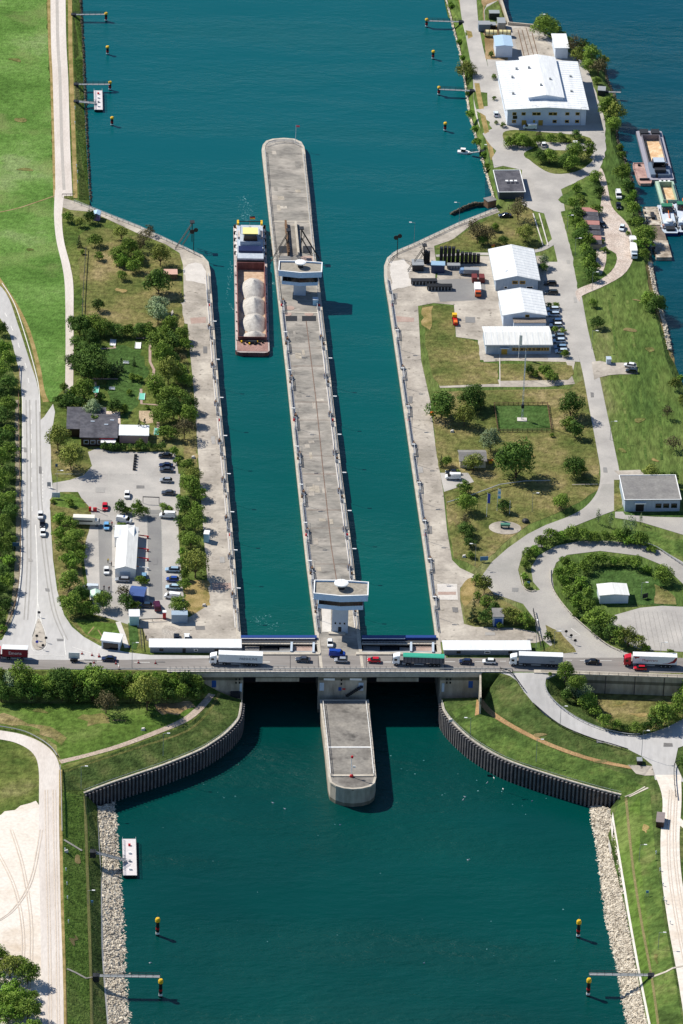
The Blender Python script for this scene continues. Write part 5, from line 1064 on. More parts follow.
# blue tent
t, L = building('blue_tent', 'dark blue market tent in the lower part of the parking lot', 'tent', (129, 602.5), (143.5, 604), 5.5, 2.6, 'gable_x', .8, .2, wall=paint('tent_blue', (52, 76, 134)), rmat=paint('tent_roof_blue', (66, 92, 152)))
t, L = building('market_tent', 'small pale green market tent half under the trees', 'tent', (91, 604), (100, 604), 4, 2.3, 'gable_y', .6, .2, wall=WHITE, rmat=paint('mint_roof', (196, 226, 208)))

# ------------------------------------------------------------------ vehicles
CM = {}
def carpaint(c): 
    k = 'car_' + '_'.join(map(str, c)); return paint(k, c, 0.3, 0.0, 0.5, .02)
def wheelmesh(r, w_):
    k = ('wheel', r, w_)
    if k not in CM:
        mb = MB(); mb.bar((0, -w_ / 2, 0), (0, w_ / 2, 0), r, TYRE, 12); mb.bar((0, -w_ / 2 - .01, 0), (0, w_ / 2 + .01, 0), r * .55, RIM, 8); CM[k] = mb.mesh('wheel')
    return CM[k]
def loft(mb, prof, hw, m, bev=.12, tumble=0.0):
    """prof: side outline (x,z); extruded across the car, slightly rounded at the sides"""
    n = len(prof); cx = sum(p[0] for p in prof) / n; cz = sum(p[1] for p in prof) / n; vs = []
    zt = max(p[1] for p in prof)
    for y, k in ((-hw, 1 - bev), (-hw + bev, 1), (hw - bev, 1), (hw, 1 - bev)):
        for x, z in prof:
            yy = y * (1 - tumble * (1 if z > cz else 0)); vs.append((cx + (x - cx) * (1 - (1 - k) * .35), yy, cz + (z - cz) * (1 - (1 - k) * .9)))
    fs = []
    for j in range(3):
        for i in range(n): a = j * n + i; b = j * n + (i + 1) % n; fs.append((a, b, b + n, a + n))
    fs.append(tuple(range(n - 1, -1, -1))); fs.append(tuple(3 * n + i for i in range(n)))
    mb.add(vs, fs, m)
CARS = {
 'hatch': (4.1, .88, [(-2.02, .35), (-2.05, .62), (-1.85, .82), (-1.0, .92), (1.9, .98), (2.03, .8), (2.03, .35)], [(-1.15, .9), (-.45, 1.42), (1.35, 1.46), (1.95, .95)], (-.4, 1.4, 1.44)),
 'sedan': (4.7, .9, [(-2.32, .35), (-2.35, .6), (-2.1, .78), (-1.1, .9), (1.6, .95), (2.25, .9), (2.35, .7), (2.32, .35)], [(-1.2, .88), (-.45, 1.38), (.95, 1.4), (1.75, .92)], (-.4, 1.0, 1.39)),
 'estate': (4.7, .9, [(-2.32, .35), (-2.35, .6), (-2.1, .8), (-1.1, .92), (2.1, 1.0), (2.33, .8), (2.32, .35)], [(-1.25, .9), (-.5, 1.45), (1.75, 1.5), (2.25, .98)], (-.45, 1.8, 1.48)),
 'van': (5.2, .98, [(-2.55, .4), (-2.6, .8), (-2.35, 1.1), (-1.75, 1.25), (2.5, 1.3), (2.58, 1.0), (2.58, .4)], [(-1.85, 1.2), (-1.2, 1.98), (2.35, 2.05), (2.52, 1.25)], (-1.15, 2.45, 2.03)),
}
def car(kind, c, px, label, rz=0.0, z=None, police=False, group='cars and vans on the roads and car parks'):
    Ln, hw, lo, hi, rf = CARS[kind]; p = G(*px) if z is None else P(*px, z); p.z += .12
    t = thing('parked_car' if kind != 'van' else 'van', label, 'car' if kind != 'van' else 'van', p, rz, group)
    m = carpaint(c)
    if ('b', kind, c) not in CM:
        mb = MB(); loft(mb, lo, hw, m); 
        if kind == 'van': loft(mb, [(-1.0, 1.25), (-.8, 2.0), (2.42, 2.0), (2.5, 1.28)], hw - .02, m)
        CM[('b', kind, c)] = mb.mesh('body')
        mb = MB(); loft(mb, hi, hw * .9 if kind != 'van' else hw * .96, GLASS, .1, .1 if kind != 'van' else .02); CM[('g', kind)] = mb.mesh('window_glass')
        mb = MB(); x0, x1, zt = rf; mb.box(x0, x1, -hw * .78, hw * .78, zt - .02, zt + .05, m, None, .04); CM[('r', kind, c)] = mb.mesh('roof')
        CM[('l', kind)] = MB().box(-Ln / 2 - .02, -Ln / 2 + .12, -.2, .2, .55, .72, LAMPG).mesh('headlight')
        CM[('t', kind)] = MB().box(Ln / 2 - .12, Ln / 2 + .01, -.18, .18, .6, .8, RED).mesh('tail_light')
    link('body', CM[('b', kind, c)], t); link('window_glass', CM[('g', kind)], t); link('roof', CM[('r', kind, c)], t)
    for s in (-1, 1):
        link('headlight', CM[('l', kind)], t, (0, s * hw * .68, 0)); link('tail_light', CM[('t', kind)], t, (0, s * hw * .7, 0))
        for x in (-Ln * .31, Ln * .3): link('wheel', wheelmesh(.33, .22), t, (x, s * (hw - .08), .33))
    if police:
        MB().box(-.2, .2, -.5, .5, 0, .16, BLUE_D).build('light_bar', t).location = (0, 0, rf[2] + .05)
        MB().box(-Ln * .42, Ln * .42, -hw - .012, hw + .012, .66, .82, BLUE_D).build('blue_stripe', t)
    return t
WH, SI, DK, GR, BL, RD, NV = (232, 234, 236), (150, 156, 166), (22, 26, 36), (64, 70, 84), (36, 70, 150), (196, 22, 44), (26, 40, 76)
UP, DN = R(90), R(-90)     # local front is -x: rz=-90 looks up the picture
def H(dx, dy): return math.atan2(-dy, dx)
U_, D_ = R(-87), R(93)
car('hatch', WH, (40.5, 517), 'white car with blue patches, foremost of three driving on the main road', D_)
car('hatch', DK, (42.5, 525.5), 'small dark car between two white cars on the main road', D_)
car('hatch', (244, 246, 248), (43, 534.5), 'white car following the dark one on the main road', D_)
car('sedan', NV, (109, 660.5), 'dark blue car driving past the white roadside shelter', 0)
car('sedan', GR, (303, 661.3), 'dark grey car on the bridge over the left chamber', 0, .08)
car('hatch', WH, (330, 645), 'white car parked beneath the control tower by the bridge', D_, 0)
car('van', (24, 66, 160), (337, 656), 'bright blue van on the bridge beside the tower forecourt', R(180), .0)
car('hatch', SI, (341, 662), 'silver grey car beside the bright blue van on the bridge', 0, .08)
car('hatch', RD, (374, 662), 'red car on the bridge over the right chamber', 0, .08)
car('hatch', NV, (465.5, 663.5), 'dark blue car behind the green topped truck on the road', 0)
car('hatch', WH, (489, 663.3), 'white car in front of the long grey truck', 0)
car('sedan', DK, (592, 663.6), 'dark car between the grey truck and the red truck', 0)
car('hatch', RD, (640, 669.8), 'red car passing in front of the red and white truck', 0)
car('sedan', DK, (165.5, 457.5), 'black car parked at the top of the right column under the hedge', 0)
car('sedan', NV, (166, 467), 'dark blue car parked directly above a dark grey car in the right column', 0)
car('sedan', GR, (166.5, 471.5), 'dark grey car parked directly below a dark blue car in the right column', 0)
car('hatch', SI, (166, 482), 'silver car parked in the right column with a gap above and below', 0)
car('sedan', GR, (168.5, 494.5), 'dark grey saloon parked above the shrub island in the right column', 0)
car('van', WH, (167.5, 517.5), 'white van parked below the shrub island near the right hedge', 0)
car('hatch', (240, 240, 240), (127, 496.5), 'white car driving down the middle of the upper parking lot', D_)
car('hatch', RD, (105, 508.5), 'red car driving down beside the barrier of the parking lot', D_)
car('hatch', (110, 170, 220), (106.5, 528), 'light blue car stopped beside the person in a yellow vest', D_)
car('van', WH, (124, 522.5), 'white police van with blue stripes above the marquee', R(168), police=True)
car('hatch', (70, 130, 190), (131, 531), 'blue and white car at the top right corner of the marquee', R(160), police=True)
car('hatch', WH, (106.5, 572.5), 'white car standing left of the marquee', D_)
car('estate', SI, (122.5, 581.5), 'silver estate car parked below the lower end of the marquee', 0)
car('hatch', (120, 160, 190), (144, 578), 'blue grey car parked right of the marquee beside a shrub', U_)
car('van', (206, 216, 226), (90.5, 590.5), 'pale van parked against the left hedge of the lot', 0)
car('estate', (150, 176, 200), (172.5, 571.5), 'pale blue estate car, top one of the four beside the hedge', 0)
car('hatch', BL, (172.5, 581), 'blue car, second from the top of the four beside the hedge', 0)
car('estate', (170, 196, 214), (173, 589), 'pale blue grey estate, third from the top of the four beside the hedge', 0)
car('van', (240, 242, 244), (172.5, 598.5), 'white van, lowest of the four beside the hedge', R(-12))
car('hatch', (40, 60, 84), (145.5, 607), 'dark small car parked right of the blue tent', 0)
car('van', (76, 22, 50), (157, 608.5), 'dark maroon van parked between the blue tent and the hedge', R(-80))
car('hatch', DK, (176.5, 639), 'dark car parked behind the long white building', U_)
car('hatch', WH, (187, 639), 'white car parked behind the long white building', U_)
car('hatch', (210, 220, 232), (496, 115.5), 'white car at the left front corner of the big hall', U_)
car('van', (220, 230, 240), (530, 129), 'pale van parked in front of the big hall', 0)
car('hatch', WH, (543.5, 146), 'white car in the small car park, left of the two', U_)
car('hatch', (240, 242, 244), (575.5, 145), 'white car in the small car park, right of the two', U_)
car('sedan', (30, 40, 60), (505, 217), 'dark car alone on the quay road by the basin', R(8))
car('van', WH, (618.5, 197), 'white camper van with a dark front on the gravel track', D_)
car('hatch', DK, (618.5, 207.5), 'dark car below the camper van on the gravel track', D_)
car('hatch', (40, 52, 70), (602.5, 226), 'dark blue car beside the row of pink garages', R(120))
car('hatch', (220, 232, 244), (622, 229.5), 'white and blue car beside the river bushes', R(80))
for i, (x, y, c, lab) in enumerate([(553, 311, (196, 210, 224), 'pale blue car, first from the top of the row beside the workshops'), (553.5, 316, (170, 190, 210), 'light grey blue car, second from the top of the row beside the workshops'), (556, 323, (60, 90, 130), 'mid blue car, third from the top of the row beside the workshops'), (556, 327, (206, 216, 226), 'white car, fourth from the top of the row beside the workshops'), (558.5, 338, (110, 130, 150), 'grey blue car, fifth from the top of the row beside the workshops'), (559, 342.5, (186, 206, 224), 'pale car, sixth from the top of the row beside the workshops'), (560.5, 349, (120, 150, 180), 'blue grey car, seventh from the top of the row beside the workshops'), (561.5, 353, (190, 206, 220), 'pale silver car, lowest of the row beside the workshops')]):
    car('estate', c, (x, y), lab, R(4))
car('estate', DK, (550, 285), 'dark car parked right of the uppermost workshop', R(2))
car('estate', (36, 46, 54), (551.5, 294), 'dark green car parked below the dark car beside the uppermost workshop', R(2))
car('van', WH, (453, 479), 'white van parked below the cottage', R(2))
car('sedan', DK, (452.5, 474), 'dark car parked behind the white van below the cottage', R(2))
car('hatch', WH, (630, 367), 'white car on the short field driveway', R(-12))
car('hatch', (44, 54, 66), (631.5, 372.5), 'dark car on the short field driveway', R(-8))
car('hatch', (24, 34, 44), (552 - 100 + 56, 0 + 216 + 3000), 'x') if False else None

# trucks: cab looks to the left
def text_mesh(s, size, m, name='lettering', italic=0.0):
    cu = bpy.data.curves.new('txt', 'FONT'); cu.body = s; cu.size = size; cu.extrude = .01; cu.shear = italic; cu.resolution_u = 2
    ob = bpy.data.objects.new('txt', cu); COL.objects.link(ob); bpy.context.view_layer.update()
    me = bpy.data.meshes.new_from_object(ob); COL.objects.unlink(ob); bpy.data.objects.remove(ob); me.materials.clear(); me.materials.append(m); me.name = name
    return me
def truck(px, label, cabc, side, top, txt=None, tcol=None, tsize=.8, tx=8, tz=2.4, tipper=False, z=.08, nocab=False, rz=0.0, te=16.3):
    p = P(*px, z); t = thing('articulated_truck', label, 'truck', p, rz, 'articulated trucks on the road')
    cm = carpaint(cabc)
    mb = MB(); loft(mb, [(0, .5), (-.05, 1.6), (.15, 2.9), (.5, 3.15), (2.2, 3.6), (2.2, .9), (2.0, .5)], 1.22, cm, .15); c = mb.build('cab', t)
    MB().box(-.07, .12, -1.05, 1.05, 1.75, 2.65, GLASS).build('windscreen', c)
    for s in (-1, 1): MB().box(.5, 1.4, s * 1.23 - .02, s * 1.23 + .02, 1.75, 2.5, GLASS).build('side_window', c)
    for s in (-1, 1): MB().box(-.1, .05, s * .85 - .22, s * .85 + .22, .7, .95, LAMPG).build('headlight', c)
    for s in (-1, 1): MB().box(-.2, 0, s * 1.4 - .1, s * 1.4 + .1, 1.9, 2.6, BLACK).build('mirror', c)
    MB().box(1.0, 6.2, -.45, .45, .75, 1.05, STEEL_D).build('chassis', t)
    MB().box(2.9, 4.0, -1.2, 1.2, .45, .95, STEEL).build('fuel_tank', t)
    if tipper:
        MB().box(3.2, 15.8, -1.24, 1.24, 1.25, 3.3, side, None, .06).build('trailer_body', t)
        mb = MB(); 
        for k in range(12): x = 3.5 + k * 1.08; mb.box(x, x + .12, -1.3, 1.3, 1.3, 3.3, STEEL_D)
        mb.build('side_rib', t)
        mb = MB(); sec = [(-1.3, 3.3), (-.9, 3.5), (0, 3.56), (.9, 3.5), (1.3, 3.3)]
        mb.add([(3.15, y, z_) for y, z_ in sec] + [(15.85, y, z_) for y, z_ in sec], [(i, i + 1, i + 6, i + 5) for i in range(4)] + [(0, 5, 9, 4), (4, 3, 2, 1, 0), (5, 6, 7, 8, 9)], top); mb.build('tarpaulin', t)
    else:
        MB().box(2.75, te, -1.27, 1.27, 1.15, 3.92, side).build('trailer_body', t)
        MB().box(2.72, te + .03, -1.29, 1.29, 3.921, 4.0, top).build('trailer_roof', t)
        MB().box(2.74, te + .01, -1.285, 1.285, 1.12, 1.28, STEEL_D).build('side_rail', t)
    MB().box(6.5 if te > 12 else 4.2, te - .4, -.5, .5, .8, 1.1, STEEL_D).build('trailer_frame', t)
    MB().box(*((6.6, 9.6) if te > 12 else (5.6, 7.4)), -1.22, 1.22, .5, .95, STEEL).build('side_guard', t)
    for x in ((1.2, 4.7, 11.6, 12.9, 14.2) if te > 12 else (1.2, 4.7, 8.8)):
        for s in (-1, 1): link('wheel', wheelmesh(.5, .32), t, (x, s * 1.06, .5))
    if txt:
        o = link('lettering', text_mesh(txt, tsize, tcol), t, (tx, -1.285, tz)); o.rotation_euler = (R(90), 0, 0)
    return t
SIDEW = paint('trailer_white', (226, 230, 236)); SIDEG = paint('trailer_grey', (128, 140, 158)); SIDER = paint('trailer_red', (136, 20, 44)); 
truck((-6.6, 657.5), 'red truck with a white roofed dark red box body at the left edge', (206, 24, 34), SIDER, ROOFW, 'Emons', WHITE, 1.5, 4.7, 2.1, te=10.6)
truck((209.5, 663), 'white truck with a plain white trailer and dark lettering on the bridge', (240, 242, 246), SIDEW, ROOFW, 'FRESHLINE', NVM := paint('navy_letter', (30, 34, 80)), 1.15, 9.2, 2.3)
truck((392.5, 663.5), 'white tipper truck with a green tarpaulin on the bridge', (226, 232, 240), paint('tipper_grey', (96, 96, 106)), GREEN, tipper=True)
truck((509.5, 664), 'white truck with a plain grey trailer right of the bridge', (236, 240, 244), SIDEG, ROOFW, 'logistik', NVM, .6, 12.2, 2.0)
rt = truck((623.5, 664.5), 'red truck with a white trailer painted with dark red swooshes', (190, 18, 40), SIDEW, ROOFW, 'Magetrans', DRED, 1.15, 5.6, 2.25)
mb = MB(); pts = [(15.9, 3.85), (15.0, 2.6), (13.6, 1.75), (11.6, 1.5), (13.6, 1.5), (15.6, 1.9), (16.25, 3.0), (16.25, 3.85)]
mb.add([(x, -1.283, zz) for x, zz in pts] + [(x, -1.272, zz) for x, zz in pts], [tuple(range(8)), tuple(range(15, 7, -1))], DRED); mb.build('swoosh', rt)
mb = MB(); mb.add([(2.9, -1.283, 3.8), (4.9, -1.283, 3.8), (4.3, -1.283, 3.2), (3.9, -1.283, 3.4), (3.6, -1.283, 2.9)], [(0, 4, 3, 2, 1)], DRED); mb.build('swoosh', rt)
# other vehicles
def boxtruck(px, rz, label, cab, body, L=6.0, h=2.9):
    p = G(*px); p.z += .1; t = thing('box_truck', label, 'truck', p, rz)
    mb = MB(); loft(mb, [(-L / 2, .5), (-L / 2, 1.4), (-L / 2 + .5, 2.1), (-L / 2 + 1.6, 2.2), (-L / 2 + 1.6, .5)], 1.0, carpaint(cab), .12); mb.build('cab', t)
    MB().box(-L / 2 + .05, -L / 2 + .32, -.85, .85, 1.4, 2.0, GLASS).build('windscreen', t)
    MB().box(-L / 2 + 1.7, L / 2, -1.1, 1.1, .75, h, body).build('box_body', t)
    for x in (-L / 2 + .9, L / 2 - 1.2):
        for s in (-1, 1): link('wheel', wheelmesh(.4, .25), t, (x, s * .95, .4))
    return t
boxtruck((632.5, 243), U_ + .05, 'small white box truck standing above the white van by the bushes', WH, WHITE, 4.2, 2.4)
boxtruck((633.5, 255), D_, 'long white van body parked by the big riverside bush', (200, 214, 226), WHITE, 8.0, 2.9)
boxtruck((477.5, 293.5), D_, 'truck with orange cab and white body in the machine yard', (206, 90, 40), WHITE, 7, 2.6)
boxtruck((469, 274.5), 0, 'blue grey truck loaded with gear right of the stop logs', (120, 150, 186), STEEL, 7, 2.3)
t = boxtruck((86.5, 525), R(180), 'white double height coach body parked left of the barrier', (226, 222, 214), paint('coach_cream', (232, 228, 216)), 8.6, 3.2)
MB().box(-2, 4, -1.12, 1.12, 1.7, 2.2, STEEL_D).build('window_strip', t)
def trailer_sign(px, label):
    p = P(*px, .08); t = thing('warning_trailer', label, 'trailer', p, 0)
    MB().box(-1.2, 1.2, -.8, .8, .5, .75, STEEL_D).build('chassis', t)
    MB().box(-1.7, 1.7, .3, .5, .8, 3.0, WHITE).build('sign_board', t); MB().box(-1.1, 1.1, -.7, .1, .75, 1.1, STEEL_D).build('battery_box', t)
    for s in (-.9, .9): link('wheel', wheelmesh(.3, .2), t, (0, s, .3))
trailer_sign((74, 661.5), 'white roadworks warning trailer on the road at the left')
# small work machines (red/yellow) right of the marquee
for i, (x, y, c1, c2, lab) in enumerate([(139, 537.5, RED, YELLOW, 'yellow and red kiddie ride beam, topmost right of the marquee'), (139, 550.5, RED, YELLOW, 'yellow and red beam, second from the top right of the marquee'), (139, 560, RED, YELLOW, 'yellow and red beam, third from the top right of the marquee'), (139, 569, WHITE, ORANGE, 'orange and white beam, lowest right of the marquee')]):
    p = G(x, y); t = thing('barrier_arm', lab.replace('kiddie ride ', ''), 'barrier', p, R(-8), 'striped barrier arms beside the marquee')
    MB().bar((-3.6, 0, .9), (0, 0, .9), .16, c2, 6).build('arm', t); MB().bar((0, 0, .9), (3.2, 0, .8), .2, c1, 6).build('arm_tip', t); MB().box(-3.9, -3.4, -.3, .3, 0, 1.1, c2).build('stand', t); MB().box(2.6, 3.1, -.25, .25, 0, .8, c1).build('foot', t)
# machines near (433,...)(680,...) yellow/red lorry chassis left of the field
p = G(677 - 443 + 443, 0 + 0) if False else None
t = thing('road_roller', 'orange and red machine at the left edge of the workshop yard', 'machine', G(455, 322), CANAL + R(90))
MB().box(-3.2, 3.2, -.7, .7, .4, 1.0, RED).build('chassis', t); MB().box(1.6, 3.2, -.8, .8, 1.0, 2.0, YELLOW).build('cab', t); MB().box(-3, -1.2, -.6, .6, 1.0, 1.5, ORANGE).build('engine_box', t)
for x in (-2.2, 0, 2.2):
    for s in (-.75, .75): link('wheel', wheelmesh(.45, .3), t, (x, s, .45))
# yard machinery near the slipway
for (x, y, L_, W_, h_, m, lab) in [(484, 30, 4.5, 3.5, 3.0, paint('slate_blue', (92, 112, 132)), 'slate blue container above the two yellow tanks'), (494, 18, 4, 3, 2.6, STEEL_D, 'dark machine block at the top of the soil yard'), (501, 28, 3.0, 5, 3.2, STEEL, 'grey upright machine beside the river wall'), (491, 28, 3.5, 3, 1.8, BLACK, 'black machine between the containers in the soil yard')]:
    p = G(x, y); t = thing('container', lab, 'container', p, CANAL); MB().box(-L_ / 2, L_ / 2, -W_ / 2, W_ / 2, .15, h_, m, None, .06).build('body', t)
    mb = MB()
    for k in range(5): mb.box(-L_ / 2 + .1 + k * (L_ - .4) / 4, -L_ / 2 + .3 + k * (L_ - .4) / 4, -W_ / 2 - .06, W_ / 2 + .06, .2, h_ - .1, m)
    mb.build('rib', t); MB().box(-L_ / 2 - .05, L_ / 2 + .05, -W_ / 2 - .05, W_ / 2 + .05, h_, h_ + .12, STEEL).build('lid', t)
for (x, y, lab) in [(491, 36.5, 'pale yellow ribbed tank, left of the pair above the small shed'), (504.5, 36.5, 'pale yellow ribbed tank, right of the pair above the small shed')]:
    p = G(x, y); t = thing('storage_tank', lab, 'tank', p, 0, 'ribbed yellow tanks in the yard')
    MB().bar((-2.4, 0, 1.4), (2.4, 0, 1.4), 1.3, CREAM if False else paint('tank_cream', (226, 214, 160)), 14).build('tank_body', t)
    for s in (-2.3, -.8, .8, 2.3): MB().bar((s - .12, 0, 1.4), (s + .12, 0, 1.4), 1.38, BROWN, 14).build('hoop', t)
    for s in (-1.7, 1.7): MB().box(s - .2, s + .2, -1.2, 1.2, 0, .6, STEEL_D).build('cradle', t)
# stop logs row
for i, x in enumerate([425, 428, 441, 445, 449, 453, 457.5, 462, 466, 470, 474, 478]):
    p = G(x, 263 if i < 7 else 263); h = [5.0, 4.5, 6.2, 6.4, 6.3, 6.2, 5.0, 4.2, 4.0, 4.0, 3.6, 3.4][i]
    mb = MB(); mb.box(-.42, .42, -.6, .6, 0, h, STEEL_D); mb.box(-.6, .6, -.75, -.6, 0, h, BLACK); mb.box(-.6, .6, .6, .75, 0, h, BLACK)
    o = mb.build('stop_log'); o.location = p; tag(o, f'upright dark steel stop log, {ordw(i)} from the left in the yard row', 'steel beam', 'upright steel stop logs in the machine yard')
aframe((424, 264), 'black lattice derrick at the quay end of the stop log row', -1, 7.0)
for (x0, x1, y, m, lab) in [(411, 437, 284, STEEL_D, 'dark pipe rack along the upper side of the machine yard'), (427, 452, 289.5, BLACK, 'long dark steel girder lying in the machine yard'), (447, 460, 268.5, STEEL, 'pale pipe bundle beside the blue grey truck')]:
    a, b = G(x0, y), G(x1, y); t = thing('girder', lab, 'girder', a.lerp(b, .5), CANAL); Lh = (b - a).length / 2
    MB().box(-Lh, Lh, -1.1, 1.1, 1.5, 1.75, m).build('top_flange', t); MB().box(-Lh, Lh, -.9, .9, .3, 1.5, STEEL_D).build('web', t)
    mb = MB()
    for k in range(8): xx = -Lh + .4 + k * (2 * Lh - .8) / 7; mb.box(xx - .12, xx + .12, -1.15, 1.15, .1, 1.5, STEEL)
    mb.build('stiffener', t)
t = thing('container', 'two small red brown containers above the orange cab truck', 'container', G(478, 281), CANAL)
for s in (-1.3, 1.3): MB().box(s - .9, s + .9, -1.6, 1.6, 0, 2.1, paint('oxide_red', (116, 52, 48))).build('container_box', t)
# garages
for i, y in enumerate([216.5, 220.5, 225, 229.5, 234, 239.5, 244.5, 249]):
    building('garage', f'lean-to garage with a {"pink" if i % 3 == 0 else "dark"} sheet roof, {ordw(i)} from the top of the row', 'garage', (582 + i * .8, y), (597 + i * .6, y + .6), 3.0, 1.9, 'flat', 0, .15, wall=paint('garage_wall', (150, 140, 132)), rmat=paint('garage_pink', (176, 124, 116)) if i % 3 == 0 else ROOFD, group='row of garages behind the tree hedge')
# ------------------------------------------------------------------ boats
def hull(L, B, h, m, deckm, bow=.12, stern=.03, x0=None, depth=1.2, sq=False):
    """outline from stern (-x) to bow (+x)"""
    a = -L / 2; b = L / 2; W2 = B / 2
    out = [(a, -W2 * .82), (a + L * stern, -W2), (b - L * bow, -W2), (b - L * bow * .35, -W2 * .9), (b, -W2 * .72), (b, W2 * .72), (b - L * bow * .35, W2 * .9), (b - L * bow, W2), (a + L * stern, W2), (a, W2 * .82)]
    return out
def place(px, z): return P(*px, z)
def boat_frame(name, label, cat, A, B, z, group=None):
    a, b = P(*A, z), P(*B, z); t = thing(name, label, cat, a.lerp(b, .5), math.atan2(b.y - a.y, b.x - a.x), group); return t, (b - a).length
WZ = UPZ
# cargo barge in the left chamber: x axis runs from stern (top) to bow (bottom)
t, L = boat_frame('cargo_barge', 'long river barge carrying heaps of pale gravel in the left chamber approach', 'barge', (249.5, 229), (252.5, 356.5), WZ)
B = 11.6; h = 1.5
RUSTH = mat('rusty_hull', [(92, 52, 52), (120, 76, 74), (142, 98, 94)], rough=.7, scale=.25, amt2=.2, stretch=((1, 1, .3), 0))
def barge_body(t, L, B, h, hx0, hx1, hw, m, fl, dm, zf=-.4, walls=True):
    out = hull(L, B, h, m, dm, .016, .012)
    mb = MB(); mb.prism(out, -.8, h - .02, m, dm) if not walls else None
    n = len(out); mb = MB(); vs = [(x, y, -.8) for x, y in out] + [(x, y, h) for x, y in out]
    mb.add(vs, [(k, (k + 1) % n, n + (k + 1) % n, n + k) for k in range(n)] + [tuple(range(n - 1, -1, -1))], m); mb.build('hull', t)
    # deck around the hold
    mb = MB(); outer = [Vector(v) for v in out]; inner = [Vector((hx0, -hw)), Vector((hx1, -hw)), Vector((hx1, hw)), Vector((hx0, hw))]
    r = delaunay_2d_cdt(outer + inner, [], [list(range(n)), list(range(n, n + 4))], 0, 1e-4)
    fs = []
    for f in r[2]:
        c = sum((r[0][i] for i in f), Vector((0, 0))) / len(f)
        ins = hx0 < c.x < hx1 and -hw < c.y < hw; j = len(outer) - 1; inn_ = False
        for i in range(len(outer)):
            if (outer[i].y > c.y) != (outer[j].y > c.y) and c.x < (outer[j].x - outer[i].x) * (c.y - outer[i].y) / (outer[j].y - outer[i].y) + outer[i].x: inn_ = not inn_
            j = i
        if inn_ and not ins: fs.append(tuple(f))
    mb.add([(v.x, v.y, h) for v in r[0]], fs, dm); mb.build('deck', t)
    mb = MB(); c = .25; H_ = h + (1.6 if L > 80 else 1.0)
    mb.box(hx0, hx1, -hw - c, -hw, zf, H_, m); mb.box(hx0, hx1, hw, hw + c, zf, H_, m); mb.box(hx0 - c, hx0, -hw - c, hw + c, zf, H_, m); mb.box(hx1, hx1 + c, -hw - c, hw + c, zf, H_, m); mb.build('hold_coaming', t)
    MB().box(hx0, hx1, -hw, hw, zf - .3, zf, fl).build('hold_floor', t)
HULLP = mat('hull_pinkish', [(150, 120, 118), (176, 148, 142)], rough=.6, scale=.3, amt2=.1)
DECKG = mat('side_deck_pale', [(158, 146, 144), (184, 172, 168), (200, 190, 186)], rough=.7, scale=.3, amt2=.08)
hx0 = -L / 2 + L * .335; hx1 = L / 2 - 8.6; hw = 4.7
barge_body(t, L, B, h, hx0, hx1, hw, RUSTH, HOLDFL, DECKG, .2)
MB().box(hx1 + .26, L / 2 - .9, -B / 2 + .5, B / 2 - .5, h + .01, h + .06, mat('bow_deck', [(138, 104, 98), (166, 132, 124)])).build('bow_deck', t)
def heap(name, cx, rx, ry, hh, m, par, z0=0, seed=0, lim=None):
    rnd = random.Random(seed); n = 40; k = 14; vs = []; fs = []
    for i in range(k + 1):
        f = i / k
        for j in range(n):
            a = 2 * math.pi * j / n; sx = math.cos(a); sy = math.sin(a)
            ed = 1 + .1 * mnoise.noise(Vector((sx * 1.5 + seed, sy * 1.5, seed)))
            x = cx + sx * rx * (1 - f) * ed; y = sy * ry * (1 - f) * ed + (.9 if lim and lim > 4 else 0)
            if lim: y = max(-lim, min(lim, y))
            z = z0 + hh * (f ** .92) + .15 * mnoise.noise(Vector((x * .6, y * .6, seed)))
            vs.append((x, y, z))
    for i in range(k):
        for j in range(n): fs.append((i * n + j, i * n + (j + 1) % n, (i + 1) * n + (j + 1) % n, (i + 1) * n + j))
    me = MB().add(vs, fs, m).mesh(name)
    for p_ in me.polygons: p_.use_smooth = True
    return link(name, me, par)
HL = hx1 - hx0
hp = tag(thing('gravel_heap', 'row of pale gravel heaps', 'cargo'), 'heaps of pale gravel lying in the open hold of the long barge', 'gravel') if False else None
gh = []
for i, (f, rx, hh) in enumerate([(.27, HL * .155, 3.9), (.51, HL * .15, 3.7), (.73, HL * .135, 3.5), (.92, HL * .085, 2.8)]):
    o = heap('gravel_heap', 0, rx, 4.6, hh, HEAP, None, 0, i + 1, hw - .05)
    o.location = t.matrix_basis @ Vector((hx0 + HL * f, 0, .22)) if False else (Matrix.Translation(t.location) @ Matrix.Rotation(t.rotation_euler[2], 4, 'Z') @ Vector((hx0 + HL * f, 0, .22)))
    o.rotation_euler = t.rotation_euler
    tag(o, ['tall gravel heap nearest the wheelhouse in the barge hold', 'gravel heap second from the wheelhouse in the barge hold', 'gravel heap third from the wheelhouse in the barge hold', 'low gravel heap at the front end of the barge hold'][i], 'gravel heap', 'gravel heaps in the barge hold')
# bow gear
for k in range(9):
    MB().box(hx1 + 1.2 + (k % 2) * 1.3, hx1 + 1.9 + (k % 2) * 1.3, -4 + k * .9, -3.5 + k * .9, h, h + .7, [YELLOW, STEEL_D, BLACK][k % 3]).build('mooring_gear', t)
MB().bar((hx1 + 2, -1.6, h + .6), (hx1 + 2, 1.6, h + .6), .55, STEEL_D, 10).build('windlass', t)
MB().box(hx1 + .3, hx1 + 1.0, -4.4, 4.4, h, h + .5, STEEL_D).build('breakwater', t)
